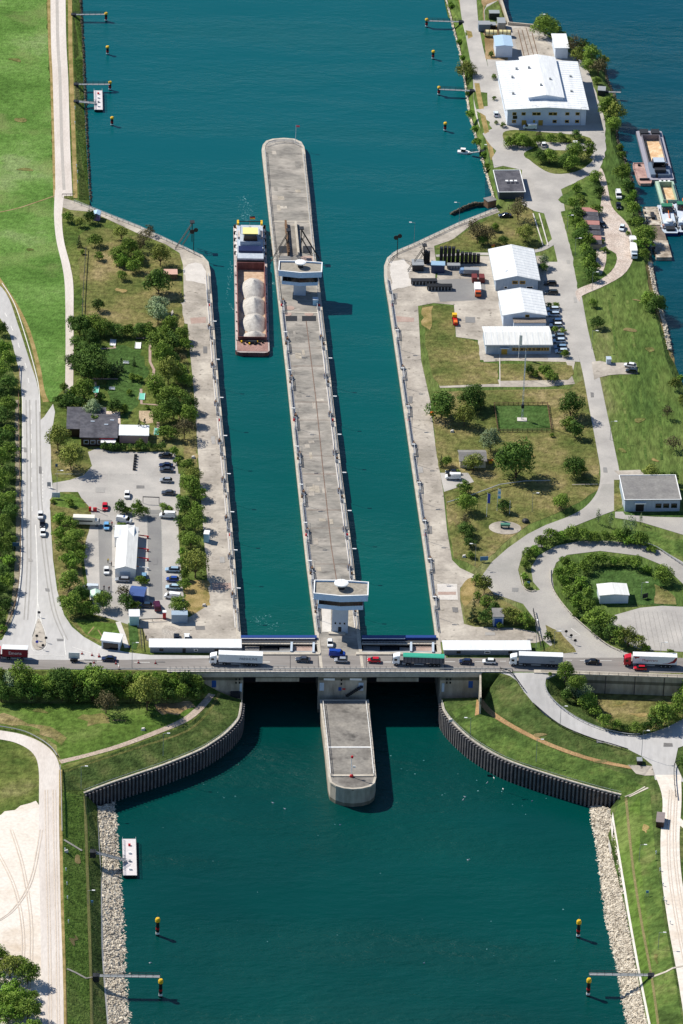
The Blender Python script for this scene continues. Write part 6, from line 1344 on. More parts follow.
# stern superstructure
SB = mat('boat_pale_grey', [(168, 178, 192), (190, 198, 208)], amt2=.1, scale=.5); SBD = paint('boat_blue', (30, 42, 82)); a = -L / 2
MB().box(a + 3, hx0 - 3.2, -4.6, 4.6, h, h + 1.6, SB).build('deckhouse', t)
MB().box(a + 7, a + 19, -3.6, 3.6, h + 1.6, h + 3.2, SB).build('upper_deckhouse', t)
mb = MB(); mb.box(a + 13.2, a + 18.6, -2.5, 2.5, h + 3.2, h + 5.2, GLASS, None, .3); wh = mb.build('wheelhouse', t)
MB().box(a + 12.4, a + 17.4, -2.7, 2.7, h + 5.2, h + 5.45, CREAM).build('wheelhouse_roof', t)
MB().box(a + 20.8, a + 24.5, -4.2, 4.2, h + 1.6, h + 2.4, SBD).build('front_rail_screen', t)
MB().box(a + 24.6, a + 29, -4.8, 4.8, h, h + .9, STEEL_D).build('winch_deck', t)
for s in (-1, 1):
    for k in range(5): MB().bar((a + 2 + k * 5.2, s * 5.3, h + .1), (a + 2 + k * 5.2, s * 5.3, h + 1.1), .45, BLACK if k % 2 else STEEL_D, 8).build('bollard', t)
    MB().box(a + .6, a + 3.2, s * 4.2 - .35, s * 4.2 + .35, h, h + 2.4, YELLOW).build('davit_post', t)
    MB().box(a + 5, a + 26, s * 5.0 - .12, s * 5.0 + .12, h + .9, h + 1.0, WHITE).build('side_rail', t)
    MB().box(a + 9, a + 14, s * 3.9 - .5, s * 3.9 + .5, h + 1.6, h + 2.5, DECKG).build('locker', t)
MB().bar((a + 1.6, -4.2, h + 2.3), (a + 1.6, 4.2, h + 2.3), .18, BLACK, 6).build('stern_beam', t)
MB().bar((a + .8, 0, h), (a + .8, 0, h + 4), .07, STEEL, 5).build('flagstaff', t)
for k, m in enumerate((BLACK, RED, YELLOW)): MB().box(a + .7, a + .76, .05, 1.9, h + 3.6 - k * .4, h + 4 - k * .4, m).build('flag_stripe', t)
for (x, y) in [(9, -1.5), (10, 1.2), (8, 0)]: MB().box(a + x, a + x + .9, y - .4, y + .4, h + 3.2, h + 3.7, STEEL).build('deck_locker', t)
for (x, y) in [(13, -3.4), (15, 3.3)]: MB().bar((a + x, y, h + 3.2), (a + x, y, h + 6.2), .08, STEEL_D, 5).build('mast', t)
for s in (-1, 1):
    for k in range(9): MB().box(hx0 + k * HL / 8 - .3, hx0 + k * HL / 8 + .3, s * 5.3 - .15, s * 5.3 + .15, h, h + .25, STEEL_D).build('cleat', t)
# moored sand barge
t, L = boat_frame('sand_barge', 'grey moored barge half full of yellow sand near the right edge', 'barge', (648.5, 134), (661, 183), WZ)
barge_body(t, L, 9.6, 1.3, -L / 2 + 5.5, L / 2 - 13, 3.1, paint('grey_hull', (120, 118, 128)), SAND, paint('grey_lilac_deck', (158, 156, 168)), .2)
MB().add([(-L / 2 + 10, -1.5, .22), (L / 2 - 13.1, -1.5, .22), (L / 2 - 13.1, 3.05, .22), (-L / 2 + 8, 3.05, .22), (L / 2 - 14, 3.05, 1.4), (-L / 2 + 13, 3.05, 1.4)], [(0, 1, 4, 5), (1, 2, 4), (0, 5, 3), (2, 3, 5, 4), (0, 3, 2, 1)], SAND).build('sand_load', t)
MB().box(L / 2 - 12, L / 2 - 2, -3.6, 3.6, 1.3, 2.5, paint('tug_blue_grey', (110, 126, 146))).build('deckhouse', t)
MB().box(L / 2 - 11.2, L / 2 - 7, -2.4, 2.4, 2.7, 4.6, GLASS, None, .2).build('wheelhouse', t); MB().box(L / 2 - 11.4, L / 2 - 7.6, -2.0, 2.0, 4.6, 4.8, TOWER_G).build('wheelhouse_roof', t)
MB().box(L / 2 - 5, L / 2 - 3, -2, 2, 2.7, 3.8, STEEL_D).build('engine_casing', t)
MB().box(-L / 2 + 1, -L / 2 + 4.6, -3.6, -.6, 1.3, 2.6, STEEL_D).build('winch', t); MB().box(-L / 2 + 1, -L / 2 + 4.6, .6, 3.6, 1.3, 2.6, STEEL_D).build('winch', t)
rq = random.Random(5)
for k in range(12): x = rq.uniform(L / 2 - 12, L / 2 - 1.5); y = rq.uniform(-3.4, 3.4); MB().box(x, x + rq.uniform(.5, 1.2), y - .4, y + .4, 1.3, rq.uniform(1.8, 3.2), rq.choice([STEEL_D, BLACK, STEEL, RUST, WHITE])).build('deck_gear', t)
t, L = boat_frame('pontoon', 'small rust pink pontoon lying against the sand barge', 'pontoon', (639, 165.5), (645.5, 186), WZ)
out = hull(L, 5.2, 1, None, None, .25, .12); MB().prism(out, -.5, .9, RUST).build('hull', t); ring([Vector(v) for v in out], .25, .9, 1.15, RUST).build('rim', t); MB().box(L / 2 - 3.4, L / 2 - 2.8, -1.8, 1.8, .9, 1.6, STEEL_D).build('winch', t); MB().box(-L / 2 + 1.6, -L / 2 + 2.4, -.8, .2, .9, 1.5, STEEL_D).build('hatch', t)
t, L = boat_frame('hopper_barge', 'pale green rimmed hopper barge filled with orange sand', 'barge', (664, 184), (670.5, 207), WZ)
barge_body(t, L, 6.8, 1.2, -L / 2 + 2.6, L / 2 - 1.6, 2.3, paint('pale_green_hull', (150, 176, 156)), SAND, paint('pale_green_deck', (176, 196, 180)), .3)
for s in (-1.6, 0, 1.6): MB().box(-L / 2 + .4, -L / 2 + 1.6, s - .4, s + .4, 1.2, 1.8, WHITE).build('bitts', t)
for (A, B_, lab) in [((664.5, 208), (671, 236), 'white and blue work boat beside the white pontoon jetty'), ((680, 206), (686, 235), 'white and blue work boat cut off by the right edge')]:
    t, L = boat_frame('work_boat', lab, 'boat', A, B_, WZ, 'work boats moored by the right edge')
    out = hull(L, 6.4, 1, None, None, .2, .1); MB().prism(out, -.5, 1.2, paint('boat_navy', (28, 50, 104)), TOWER_G).build('hull', t)
    MB().box(-L / 2 + 3, L / 2 - 5, -2.2, 2.2, 1.2, 2.5, WALLW).build('deckhouse', t)
    MB().box(-L / 2 + 4.5, -L / 2 + 8.5, -1.9, 1.9, 2.6, 4.2, GLASS, None, .2).build('wheelhouse', t); MB().box(-L / 2 + 4.8, -L / 2 + 7.4, -1.9, 1.9, 4.2, 4.4, paint('mint_green', (50, 120, 90))).build('wheelhouse_roof', t)
    MB().lathe([(1.3, 2.6), (1.3, 3.1), (.9, 3.3)], WHITE, 12, L / 2 - 6.5, 0).build('crane_turret', t); MB().bar((L / 2 - 6.5, 0, 3), (-L / 2 + 1, .6, 3.6), .16, ORANGE, 5).build('crane_boom', t)
    for s in (-1, 1):
        MB().box(-L / 2 + 3, L / 2 - 3, s * 2.8 - .08, s * 2.8 + .08, 1.9, 2.0, WHITE).build('side_rail', t)
        for k in range(5): MB().bar((-L / 2 + 3 + k * (L - 7) / 4, s * 3.2, .5), (-L / 2 + 3 + k * (L - 7) / 4, s * 3.3, 1.3), .4, BLACK, 8).build('tyre_fender', t)
    MB().box(L / 2 - 4, L / 2 - 1.5, -1.6, 1.6, 1.2, 2.0, STEEL_D).build('stern_locker', t)
    rq = random.Random(int(A[0]))
    for k in range(9): x = rq.uniform(-L / 2 + 1.5, L / 2 - 2); y = rq.choice((-2.5, 2.5, rq.uniform(-2, 2))); MB().box(x, x + rq.uniform(.5, 1.3), y - .35, y + .35, 1.2, rq.uniform(1.6, 3.0), rq.choice([STEEL_D, BLACK, SBD, RUST, STEEL])).build('deck_gear', t)
t, L = boat_frame('pontoon_jetty', 'long white stained pontoon jetty moored beside the work boats', 'jetty', (650.5, 210), (664, 260.5), WZ)
CREAMD = mat('stained_deck', [(128, 116, 102), (168, 156, 142), (206, 198, 186)], rough=.8, scale=.35, amt2=.15)
MB().box(-L / 2, -L / 2 + L * .36, -2.8, 2.8, -.4, 1.3, CREAMD).build('pontoon_block', t); MB().box(-L / 2 + L * .37, L / 2 - L * .34, -2.6, 2.6, -.4, 1.1, mat('worn_wood_deck', [(104, 92, 82), (138, 124, 112)], amt2=.15)).build('pontoon_block', t); MB().box(L / 2 - L * .33, L / 2, -2.8, 2.8, -.4, 1.3, CREAMD).build('pontoon_block', t)
for k in range(10): MB().box(-L / 2 + 1 + k * L / 10, -L / 2 + 1.5 + k * L / 10, -2.9, -2.4, 1.1, 1.9, STEEL_D).build('bollard', t)
MB().box(-L / 2 + 6, -L / 2 + 10, -.9, .4, 1.3, 2.3, STEEL_D).build('equipment_box', t)
t = thing('gangway', 'thin grey footbridge from the riverbank to the pontoon jetty', 'gangway', P(640, 216.5, 0), 0)
q = P(652, 217.5, -1.2) - P(640, 216.5, 0); MB().bar((0, 0, 0), q, .25, STEEL, 4).build('walkway', t); MB().bar((0, .5, .9), q + Vector((0, .5, .9)), .06, RAIL, 4).build('handrail', t)
# small boat left of the top right bank
t, L = boat_frame('motor_boat', 'small white motor boat moored at the top right bank', 'boat', (457, 152.5), (470, 153.5), WZ)
MB().prism([(-2.2, -.9), (1.4, -1), (2.8, 0), (1.4, 1), (-2.2, .9)], -.3, .7, WHITE).build('hull', t); MB().box(-1, .8, -.7, .7, .7, 1.7, GLASS, None, .15).build('cabin', t); MB().box(-1.1, .7, -.72, .72, 1.7, 1.8, WHITE).build('cabin_roof', t); MB().bar((-1.4, 0, .7), (-1.4, 0, 3), .05, STEEL, 4).build('mast', t)
for (A, B_, w_, z, lab, nm) in [((98, 93), (98.5, 112), 3.0, UPZ, 'small white landing pontoon at the top left bank', 'a'), ((129, 842), (130, 878), 3.9, LOZ, 'white landing pontoon moored off the lower left riprap', 'b')]:
    t, L = boat_frame('landing_pontoon', lab, 'pontoon', A, B_, z)
    MB().box(-L / 2, L / 2, -w_ / 2, w_ / 2, -.5, .9, BLACK).build('float', t); MB().box(-L / 2 - .1, L / 2 + .1, -w_ / 2 - .1, w_ / 2 + .1, .9, 1.05, paint('pontoon_deck', (214, 208, 210))).build('deck', t)
    mb = MB()
    for s in (-1, 1):
        for zz in (.6, 1.0): mb.bar((-L / 2 + .3, s * w_ / 2, 1 + zz), (L / 2 - .3, s * w_ / 2, 1 + zz), .05, RAIL, 4)
        for k in range(8): x = -L / 2 + .3 + k * (L - .6) / 7; mb.bar((x, s * w_ / 2, 1), (x, s * w_ / 2, 2), .05, RAIL, 4)
    mb.build('railing', t)
    for k in range(4): MB().box(-L / 3 + k * L / 4.5, -L / 3 + k * L / 4.5 + .6, -.3, .4, 1.05, 1.6, [RED, WHITE, STEEL, WHITE][k]).build('deck_box', t)
# ------------------------------------------------------------------ trees and shrubs
TP = {}
def crown_mesh(kind, D, n, leaf, seed):
    rnd = random.Random(seed * 97 + int(D * 10)); vs = []; fs = []
    R0 = D / 2
    if kind == 'c': Hc = D * 2.1
    elif kind == 'p': Hc = D * 2.6
    elif kind in 'sv': Hc = D * .72
    else: Hc = D * .88
    lobes = []
    if kind == 'c':
        for i in range(26):
            f = i / 25; r = R0 * (1 - f) ** .8; a = i * 2.4; lobes.append((math.cos(a) * r * .62, math.sin(a) * r * .62, Hc * (.04 + .92 * f), max(.22 * D * (1 - f), .09 * D), .8))
    elif kind == 'p':
        for i in range(16):
            f = i / 15; r = R0 * math.sin(math.pi * (.12 + .83 * f)); a = i * 2.4; lobes.append((math.cos(a) * r * .4, math.sin(a) * r * .4, Hc * (.05 + .9 * f), max(r * .6, .1 * D), 1.5))
    else:
        nl = {'s': 9, 'v': 9, 'b': 15, 'd': 16, 'o': 18, 'w': 16, 'x': 12}[kind]
        for i in range(nl):
            a = i * 2.39996 + rnd.random(); f = (i + .5) / nl; zz = 1 - 1.55 * f; rr = math.sqrt(max(0, 1 - min(1, zz * zz))) * rnd.uniform(.45, .86)
            lobes.append((math.cos(a) * rr * R0, math.sin(a) * rr * R0, Hc * (.46 + .4 * zz) + rnd.uniform(-.06, .06) * Hc, D * rnd.uniform(.13, .28), rnd.uniform(.7, 1.05)))
        lobes.append((0, 0, Hc * .55, D * .3, .85))
    wts = [l[3] ** 2 for l in lobes]
    dens = {'x': .38, 'o': .75, 'w': .8, 'p': .7}.get(kind, 1.0)
    for _ in range(int(n * dens)):
        l = rnd.choices(lobes, wts)[0]
        while True:
            d = Vector((rnd.gauss(0, 1), rnd.gauss(0, 1), rnd.gauss(0, 1)))
            if d.length > .1: d.normalize(); break
        if d.z < -.5: d.z *= -.6
        rr = l[3] * (rnd.uniform(.82, 1.12) if rnd.random() < .8 else rnd.uniform(.3, .8))
        c = Vector((l[0] + d.x * rr, l[1] + d.y * rr, max(.05, l[2] + d.z * rr * l[4])))
        nn = (d * 1.1 + Vector((rnd.uniform(-1, 1), rnd.uniform(-1, 1), rnd.uniform(-.4, 1)))).normalized()
        u = nn.orthogonal().normalized(); v = nn.cross(u); th = rnd.uniform(0, 6.28); u, v = u * math.cos(th) + v * math.sin(th), v * math.cos(th) - u * math.sin(th)
        s = leaf * rnd.uniform(.6, 1.25); o = len(vs)
        vs += [tuple(c + u * s * .5), tuple(c + v * s * .32 + nn * s * .08), tuple(c - u * s * .5), tuple(c - v * s * .32 + nn * s * .05)]
        fs.append((o, o + 1, o + 2, o + 3))
    me = bpy.data.meshes.new('crown'); me.from_pydata(vs, [], fs); me.materials.append(LEAF[kind]); me.update(); return me
def trunk_mesh(kind, D, seed):
    rnd = random.Random(seed); mb = MB(); th = {'s': .05, 'v': .05, 'c': .06, 'p': .12, 'b': .12, 'd': .08, 'o': .18, 'w': .16, 'x': .26}[kind] * D
    r = max(.07, D * .03); top = Vector((rnd.uniform(-.05, .05) * D, rnd.uniform(-.05, .05) * D, th))
    mb.bar((0, 0, -.4), top, r, BARK, 7, r * .75); H_ = D * (1.9 if kind in 'cp' else .7)
    mb.bar(top, (0, 0, th + H_ * .8), r * .7, BARK, 5, r * .15)
    if kind not in 'cp':
        for k in range(9 if kind in 'xo' else 6):
            a = k * 2.4; e = Vector((math.cos(a) * D * .34, math.sin(a) * D * .34, th + D * rnd.uniform(.3, .62))); mb.bar(top, e, r * .45, BARK, 5, r * .1)
            e2 = e + Vector((math.cos(a + .7) * D * .13, math.sin(a + .7) * D * .13, D * .12)); mb.bar(top.lerp(e, .6), e2, r * .22, BARK, 4, r * .06)
    return mb.mesh('trunk'), th
CL = [(2.2, 320, .38), (4.2, 950, .46), (7.5, 2400, .56), (10.5, 4200, .64)]
def tree(kind, px, py, dpx, label, group, k, pt=None):
    p = (G(px, py) if pt is None else pt); D = dpx * mpp(px, py) * 1.03
    D *= .9 + .2 * ((px * 5 + py * 7) % 9) / 9
    ci = min(range(4), key=lambda i: abs(math.log(CL[i][0] / D))); Dc, n, leaf = CL[ci]; var = k % 5
    key = (kind, ci, var)
    if key not in TP:
        tm, th = trunk_mesh(kind, Dc, 11 + var); TP[key] = (crown_mesh(kind, Dc, n, leaf, var + 1), tm, th)
    cm, tm, th = TP[key]; s = D / Dc
    nm = {'c': 'conifer_tree', 's': 'shrub', 'v': 'shrub', 'p': 'poplar_tree'}.get(kind, 'broadleaf_tree')
    t = thing(nm, label, {'c': 'conifer', 's': 'shrub', 'v': 'shrub'}.get(kind, 'tree'), p, (px * 1.7 + py) % 6.28, group)
    q1 = ((px * 7 + py * 3) % 10) / 10; q2 = ((px * 3 + py * 11) % 7) / 7; t.scale = (s * (.88 + .24 * q2), s * (1.1 - .2 * q2), s * (.82 + .4 * q1))
    link('trunk', tm, t); c = link('crown', cm, t); c.location = (0, 0, th * .75)
    return t
KN = {'b': 'green tree', 'd': 'dark green tree', 'o': 'olive tinted tree', 'w': 'silvery tree', 'x': 'sparse brownish tree', 'c': 'narrow conifer', 's': 'green shrub', 'v': 'bright green shrub', 'p': 'pale poplar'}
def grove(where, rows, axis='x'):
    """rows: (kind, px, py, crown width in px); labels count each kind along the named direction"""
    for kind in sorted(set(r[0] for r in rows)):
        R_ = sorted([r for r in rows if r[0] == kind], key=lambda r: r[1] if axis == 'x' else r[2])
        for i, r in enumerate(R_):
            if len(R_) == 1: lab = f'single {KN[kind]} {where}'
            else: lab = f'{KN[kind]} {where}, {ordw(i)} from the {"left" if axis == "x" else "top"}'
            tree(kind, r[1], r[2], r[3], lab, 'trees and shrubs ' + where, i)
grove('in the park behind the left approach quay', [('b', 68, 222, 12), ('o', 80, 227, 12), ('d', 90, 223, 12), ('b', 95, 246, 15), ('b', 99, 260, 10), ('o', 121, 239, 15), ('x', 144, 245, 16), ('b', 118, 262, 18), ('b', 128, 256, 20), ('b', 134, 272, 16), ('v', 122, 266, 16), ('b', 138, 263, 14), ('x', 140, 252, 12), ('o', 160, 266, 19), ('b', 122, 280, 10), ('d', 98, 311, 12), ('d', 158, 294, 25), ('w', 157, 314, 21), ('c', 79, 247, 7), ('s', 82, 254, 6), ('x', 150, 236, 9)])
grove('in the hedge above the minigolf garden', [('d', 80, 336, 20), ('b', 93, 333, 22), ('d', 78, 348, 18), ('b', 104, 337, 16), ('d', 116, 336, 16), ('b', 128, 336, 14), ('d', 140, 337, 16), ('b', 149, 337, 14), ('d', 90, 346, 18), ('d', 72, 326, 12), ('b', 84, 328, 14)])
grove('on the left side of the minigolf', [('d', 84, 358, 20), ('d', 92, 366, 24), ('d', 80, 371, 22), ('d', 99, 376, 24), ('d', 88, 380, 24), ('d', 72, 366, 14), ('b', 84, 400, 20), ('b', 73, 398, 14), ('d', 67, 410, 17), ('d', 60, 404, 12), ('d', 78, 410, 14), ('w', 93, 418, 17), ('d', 100, 402, 11), ('b', 64, 392, 10), ('b', 94, 427, 12)], 'y')
grove('on the minigolf lawn', [('c', 114, 378, 9), ('c', 121, 371, 8), ('c', 117, 374, 7.5), ('c', 134, 366, 5), ('s', 132, 380, 8), ('s', 139, 382, 9), ('d', 115, 413, 17), ('s', 124, 412, 10), ('c', 139, 434, 7.5), ('c', 144.5, 434, 8), ('c', 125, 433, 3.5), ('s', 147, 409, 5), ('s', 129, 395, 6)])
grove('between the minigolf and the left quay', [('w', 158, 324, 18), ('b', 170, 330, 19), ('b', 158, 352, 24), ('d', 172, 350, 18), ('b', 181, 342, 17), ('b', 185, 351, 13), ('b', 163, 366, 22), ('d', 172, 366, 18), ('o', 168, 384, 26), ('b', 178, 378, 18), ('b', 185, 386, 16), ('b', 155, 398, 20), ('b', 166, 406, 26), ('b', 177, 404, 20), ('b', 162, 423, 22), ('d', 173, 419, 22), ('d', 189, 412, 17), ('b', 188, 424, 20), ('b', 164, 438, 15), ('b', 172, 440, 14), ('x', 184, 439, 20), ('x', 182, 362, 9), ('b', 164, 338, 16), ('s', 180, 396, 10), ('s', 174, 392, 10)], 'y')
grove('between the parking lot and left quay', [('b', 174, 456, 10), ('b', 177, 464, 9), ('b', 187.5, 470, 13), ('o', 193, 484, 17), ('b', 190, 496, 20), ('b', 200, 500, 17), ('d', 185, 514, 17), ('b', 196, 517, 18), ('b', 195, 530, 20), ('b', 184, 541, 14), ('b', 191, 548, 20), ('o', 195, 578, 25), ('b', 184, 580, 11), ('b', 184, 590, 12), ('b', 179, 613, 22), ('b', 183, 567, 12), ('d', 181, 527, 12), ('v', 183, 556, 10), ('v', 180, 500, 8)], 'y')
grove('between the main road and parking lot', [('v', 60, 524, 15), ('b', 70, 530, 18), ('v', 60, 537, 17), ('b', 74, 545, 21), ('b', 67, 555, 18), ('b', 79, 553, 14), ('v', 69, 568, 22), ('b', 80, 562, 12), ('b', 69, 590, 23), ('d', 81, 604, 17), ('b', 72, 614, 21), ('b', 84, 616, 14), ('b', 95, 617, 12), ('b', 103, 609, 17), ('s', 53, 503, 6), ('s', 70, 506, 9), ('b', 63, 604, 10), ('s', 90, 606, 8)], 'y')
grove('on the lawn left of the restaurant', [('o', 58, 450, 25), ('o', 71, 470, 28)], 'y')
grove('on the planted islands inside the parking lot', [('d', 120, 513, 12), ('s', 127, 514, 12), ('b', 137, 516, 15), ('b', 144, 517, 11), ('b', 165, 513, 11), ('s', 121, 533, 12), ('s', 141, 583, 10), ('s', 146, 584, 8), ('d', 126, 609, 15), ('s', 135, 609, 12), ('x', 123, 601, 15), ('s', 170, 511, 7)])
grove('in the clipped hedge below the restaurant', [('d', 104 + 6.5 * i, 450 + .5 * (i % 2), 8) for i in range(10)] + [('b', 140, 448, 10)])
grove('in the wood left of the main road', [('d', 2, 335, 12), ('v', 3, 356, 16), ('b', 8, 366, 17), ('b', 0, 378, 20), ('d', 9, 390, 18), ('d', 1, 402, 20), ('b', 8, 414, 18), ('d', 0, 424, 20), ('b', 9, 436, 16), ('d', 1, 446, 20), ('b', 9, 457, 16), ('b', 2, 468, 20), ('d', 9, 480, 17), ('b', 1, 490, 20), ('b', 9, 503, 16), ('b', 1, 512, 20), ('d', 11, 520, 17), ('b', 2, 534, 20), ('b', 9, 546, 15), ('b', 0, 556, 20), ('v', 8, 566, 15), ('d', 1, 578, 20), ('b', 7, 590, 15), ('d', -3, 600, 20), ('d', 6, 610, 13), ('b', -3, 622, 18), ('v', 3, 632, 10)], 'y')
rows = []
rr = random.Random(4)
for i, x in enumerate(range(-4, 108, 13)): rows.append(('bwbvbdbvb'[i % 9], x, 690 + rr.uniform(-3, 3), 24 + rr.uniform(-3, 3)))
for i, x in enumerate(range(2, 108, 15)): rows.append(('d', x, 701 + rr.uniform(-2, 1), 18))
rows2 = []
for i, x in enumerate(range(108, 200, 11)): rows2.append(('bvdbv'[i % 5], x, 686 + rr.uniform(-2, 3), 16 + rr.uniform(-3, 2)))
for i, x in enumerate(range(104, 196, 13)): rows2.append(('d' if i % 2 else 'b', x, 699 + rr.uniform(-2, 2), 16))
for i, x in enumerate(range(84, 190, 9)): rows2.append(('v' if i % 3 else 's', x, 679 + rr.uniform(-1, 2), 8))
grove('in the tall hedge below the left road', rows)
grove('in the bushes left of the bridge', rows2 + [('b', 195, 690, 10), ('d', 203, 694, 9)])
grove('on the grass below the left hedge', [('x', 106, 714, 24), ('o', 147, 710, 30)])
grove('in the thicket at the bottom left corner', [('o', 10, 978, 26), ('b', 28, 984, 22), ('v', 6, 1000, 26), ('v', 22, 1004, 22), ('b', 33, 1000, 14), ('v', 8, 1022, 28), ('b', 28, 1020, 22), ('v', -6, 985, 22), ('b', 20, 1040, 26), ('s', 36, 1012, 10), ('v', 4, 1045, 26), ('b', 0, 968, 22), ('b', 18, 968, 16), ('v', 14, 992, 18), ('b', -4, 1010, 24), ('v', 33, 1034, 20), ('b', 14, 1012, 20)], 'y')
grove('by the river at the top yard', [('b', 545, 36, 22), ('b', 540, 27, 13), ('b', 554, 37, 14), ('d', 561, 42, 13), ('x', 574, 57, 18), ('o', 577, 63, 14), ('d', 583, 51, 13), ('b', 591, 64, 19), ('b', 588, 72, 14), ('x', 598, 76, 17), ('o', 603, 68, 12), ('d', 568, 46, 11), ('b', 597, 84, 9)])
grove('on the bank left of the hall', [('o', 466, 80, 22), ('v', 470, 118, 9), ('v', 475, 132, 9), ('v', 477, 146, 10), ('v', 484, 158, 9), ('v', 468, 96, 7), ('v', 459, 44, 7), ('v', 451, 8, 8), ('v', 462, 60, 7), ('v', 487, 168, 8)], 'y')
grove('around the big white hall', [('o', 549, 121, 10), ('s', 491, 57, 7), ('s', 494, 79, 6), ('s', 503, 127, 7), ('s', 494, 100, 5), ('s', 496, 124, 5)])
grove('on the planted islands below the hall', [('s', 510, 147, 14), ('s', 517, 143, 12), ('b', 523, 147, 14), ('s', 530, 147, 10), ('b', 538, 144, 8), ('x', 538.5, 139, 7), ('b', 551, 143, 10), ('b', 561, 142, 11), ('d', 576, 140, 11), ('s', 568, 143, 7), ('d', 541, 162, 15), ('b', 549, 163, 16), ('b', 574, 160, 18), ('d', 566, 168, 17), ('b', 572, 171, 14), ('b', 588.5, 156, 15)])
grove('on the wedge lawn above the garages', [('b', 576, 193, 13), ('b', 580, 200, 8), ('b', 595, 182, 15), ('d', 599, 197, 14), ('b', 597, 214, 13), ('s', 570, 203, 6), ('o', 582, 208, 8)])
grove('on the riverbank beside the moored barges', [('b', 608, 116, 22), ('o', 615, 124, 22), ('b', 613, 131, 16), ('s', 620, 150, 10), ('s', 622, 158, 8), ('b', 622, 181, 17), ('d', 626, 190, 13), ('v', 629, 204, 12), ('b', 633, 215, 13), ('v', 633, 198, 10), ('s', 631, 188, 9), ('b', 636, 226, 12), ('d', 640, 224, 9), ('b', 644, 244, 24), ('v', 638, 250, 12), ('v', 650, 247, 11), ('b', 644, 259, 12), ('s', 627, 170, 8), ('s', 630, 224, 7), ('s', 628, 235, 6)], 'y')
grove('in the dense hedge behind the garages', [('b', 574, 210, 12), ('d', 578, 219, 14), ('b', 576, 228, 13), ('b', 582, 233, 14), ('d', 581, 243, 15), ('b', 588, 247, 13), ('b', 586, 257, 15), ('d', 590, 262, 13), ('b', 588, 270, 14), ('b', 594, 272, 12), ('d', 592, 280, 14), ('s', 602, 244, 6), ('s', 604, 252, 7), ('v', 571, 219, 8), ('v', 577, 238, 8)], 'y')
grove('on the big riverside meadow', [('b', 651, 308, 20), ('d', 656, 314, 19), ('v', 648, 302, 13), ('b', 593, 307, 10), ('d', 597, 328, 13), ('x', 667, 419, 12), ('x', 673, 450, 15), ('o', 675, 390, 13), ('v', 680, 381, 9), ('o', 682, 404, 10)], 'y')
grove('on the lawn above the machine yard', [('x', 477, 243, 20), ('x', 488, 244, 15), ('x', 518, 220, 18), ('o', 525, 242, 18), ('s', 495, 231, 9), ('d', 503, 245, 11), ('d', 483, 245, 10), ('x', 473, 236, 14)])
grove('around the three white workshops', [('w', 544, 267, 10), ('d', 543, 271, 9), ('s', 555, 332, 8), ('s', 549, 307, 6), ('s', 556, 308, 8), ('s', 563, 333, 7), ('s', 565, 357, 9), ('d', 529, 375, 10), ('s', 535, 377, 9), ('b', 546, 376, 13), ('b', 551, 381, 14), ('v', 541, 372, 8)])
grove('on the dry lawn right of the quay', [('d', 441.5, 418, 31), ('d', 471, 408, 32), ('o', 464, 426, 22), ('w', 490, 452, 21), ('d', 515, 478, 33), ('o', 473, 471, 20), ('b', 446.5, 466, 11), ('c', 441, 467, 6), ('d', 571, 417, 24), ('b', 568, 428, 15), ('d', 575, 438, 17), ('d', 574, 477, 19), ('b', 580, 474, 12), ('b', 561, 509, 17), ('s', 552, 437, 5), ('s', 458, 474, 6), ('s', 453, 478, 5), ('o', 480, 408, 12)])
grove('in the column left of the flagpoles', [('b', 464, 494, 18), ('b', 466, 512, 20), ('d', 466, 536, 17), ('d', 470, 547, 12), ('d', 504, 512, 15), ('x', 465, 527, 12), ('s', 471, 558, 9)], 'y')
grove('around the blue doored kiosk', [('b', 477, 584, 13), ('o', 484, 593, 18), ('c', 473, 622, 11), ('b', 486, 606, 14), ('d', 485, 624, 14), ('o', 508, 622, 19), ('o', 517, 624, 17), ('b', 525, 626, 16), ('o', 530, 627, 11), ('d', 494, 612, 12), ('d', 548, 640, 10), ('b', 478, 601, 10), ('s', 500, 628, 8)], 'y')
rows = [(k, x, y, d) for k, (x, y, d) in zip('bvbbvbbvbbsbbvbs', [(527, 588, 8), (525, 579, 10), (525, 569, 11), (528, 560, 12), (534, 554, 13), (542, 548, 14), (551, 543, 15), (561, 541, 15), (572, 540, 15), (583, 541, 14), (594, 541, 14), (606, 542, 12), (618, 542, 14), (630, 544, 15), (641, 547, 14), (652, 552, 11)])]
grove('in the hedge outside the loop road', rows + [('d', 625, 540, 14), ('d', 636, 543, 14)])
grove('in front of the pale blue office', [('p', 598, 524, 6), ('p', 610.5, 528, 6), ('p', 625, 532, 8), ('p', 630, 536, 8), ('p', 634, 531, 7), ('p', 640.5, 525, 5), ('o', 651, 483, 18), ('b', 662, 484, 12), ('d', 672, 484, 12), ('s', 628, 480, 6)])
grove('in the hedge inside the loop road', [('v', 559, 576, 13), ('b', 566, 568, 12), ('v', 564, 586, 15), ('b', 572, 578, 16), ('b', 570, 597, 17), ('v', 580, 587, 15), ('b', 584, 573, 15), ('b', 592, 566, 17), ('v', 577, 606, 15), ('b', 588, 612, 15), ('b', 603, 565, 13), ('v', 614, 566, 12), ('b', 625, 566, 12), ('b', 636, 569, 12), ('v', 646, 573, 12), ('b', 596, 627, 22), ('b', 588, 600, 14), ('b', 606, 630, 20), ('d', 612, 640, 17), ('b', 619, 645, 17), ('o', 628, 647, 20), ('o', 638, 650, 17), ('v', 645, 652, 12), ('d', 598, 636, 12), ('b', 663, 583, 20), ('d', 660, 577, 14), ('d', 562, 562, 8), ('s', 575, 617, 9), ('s', 585, 622, 9), ('s', 670, 654, 7)])
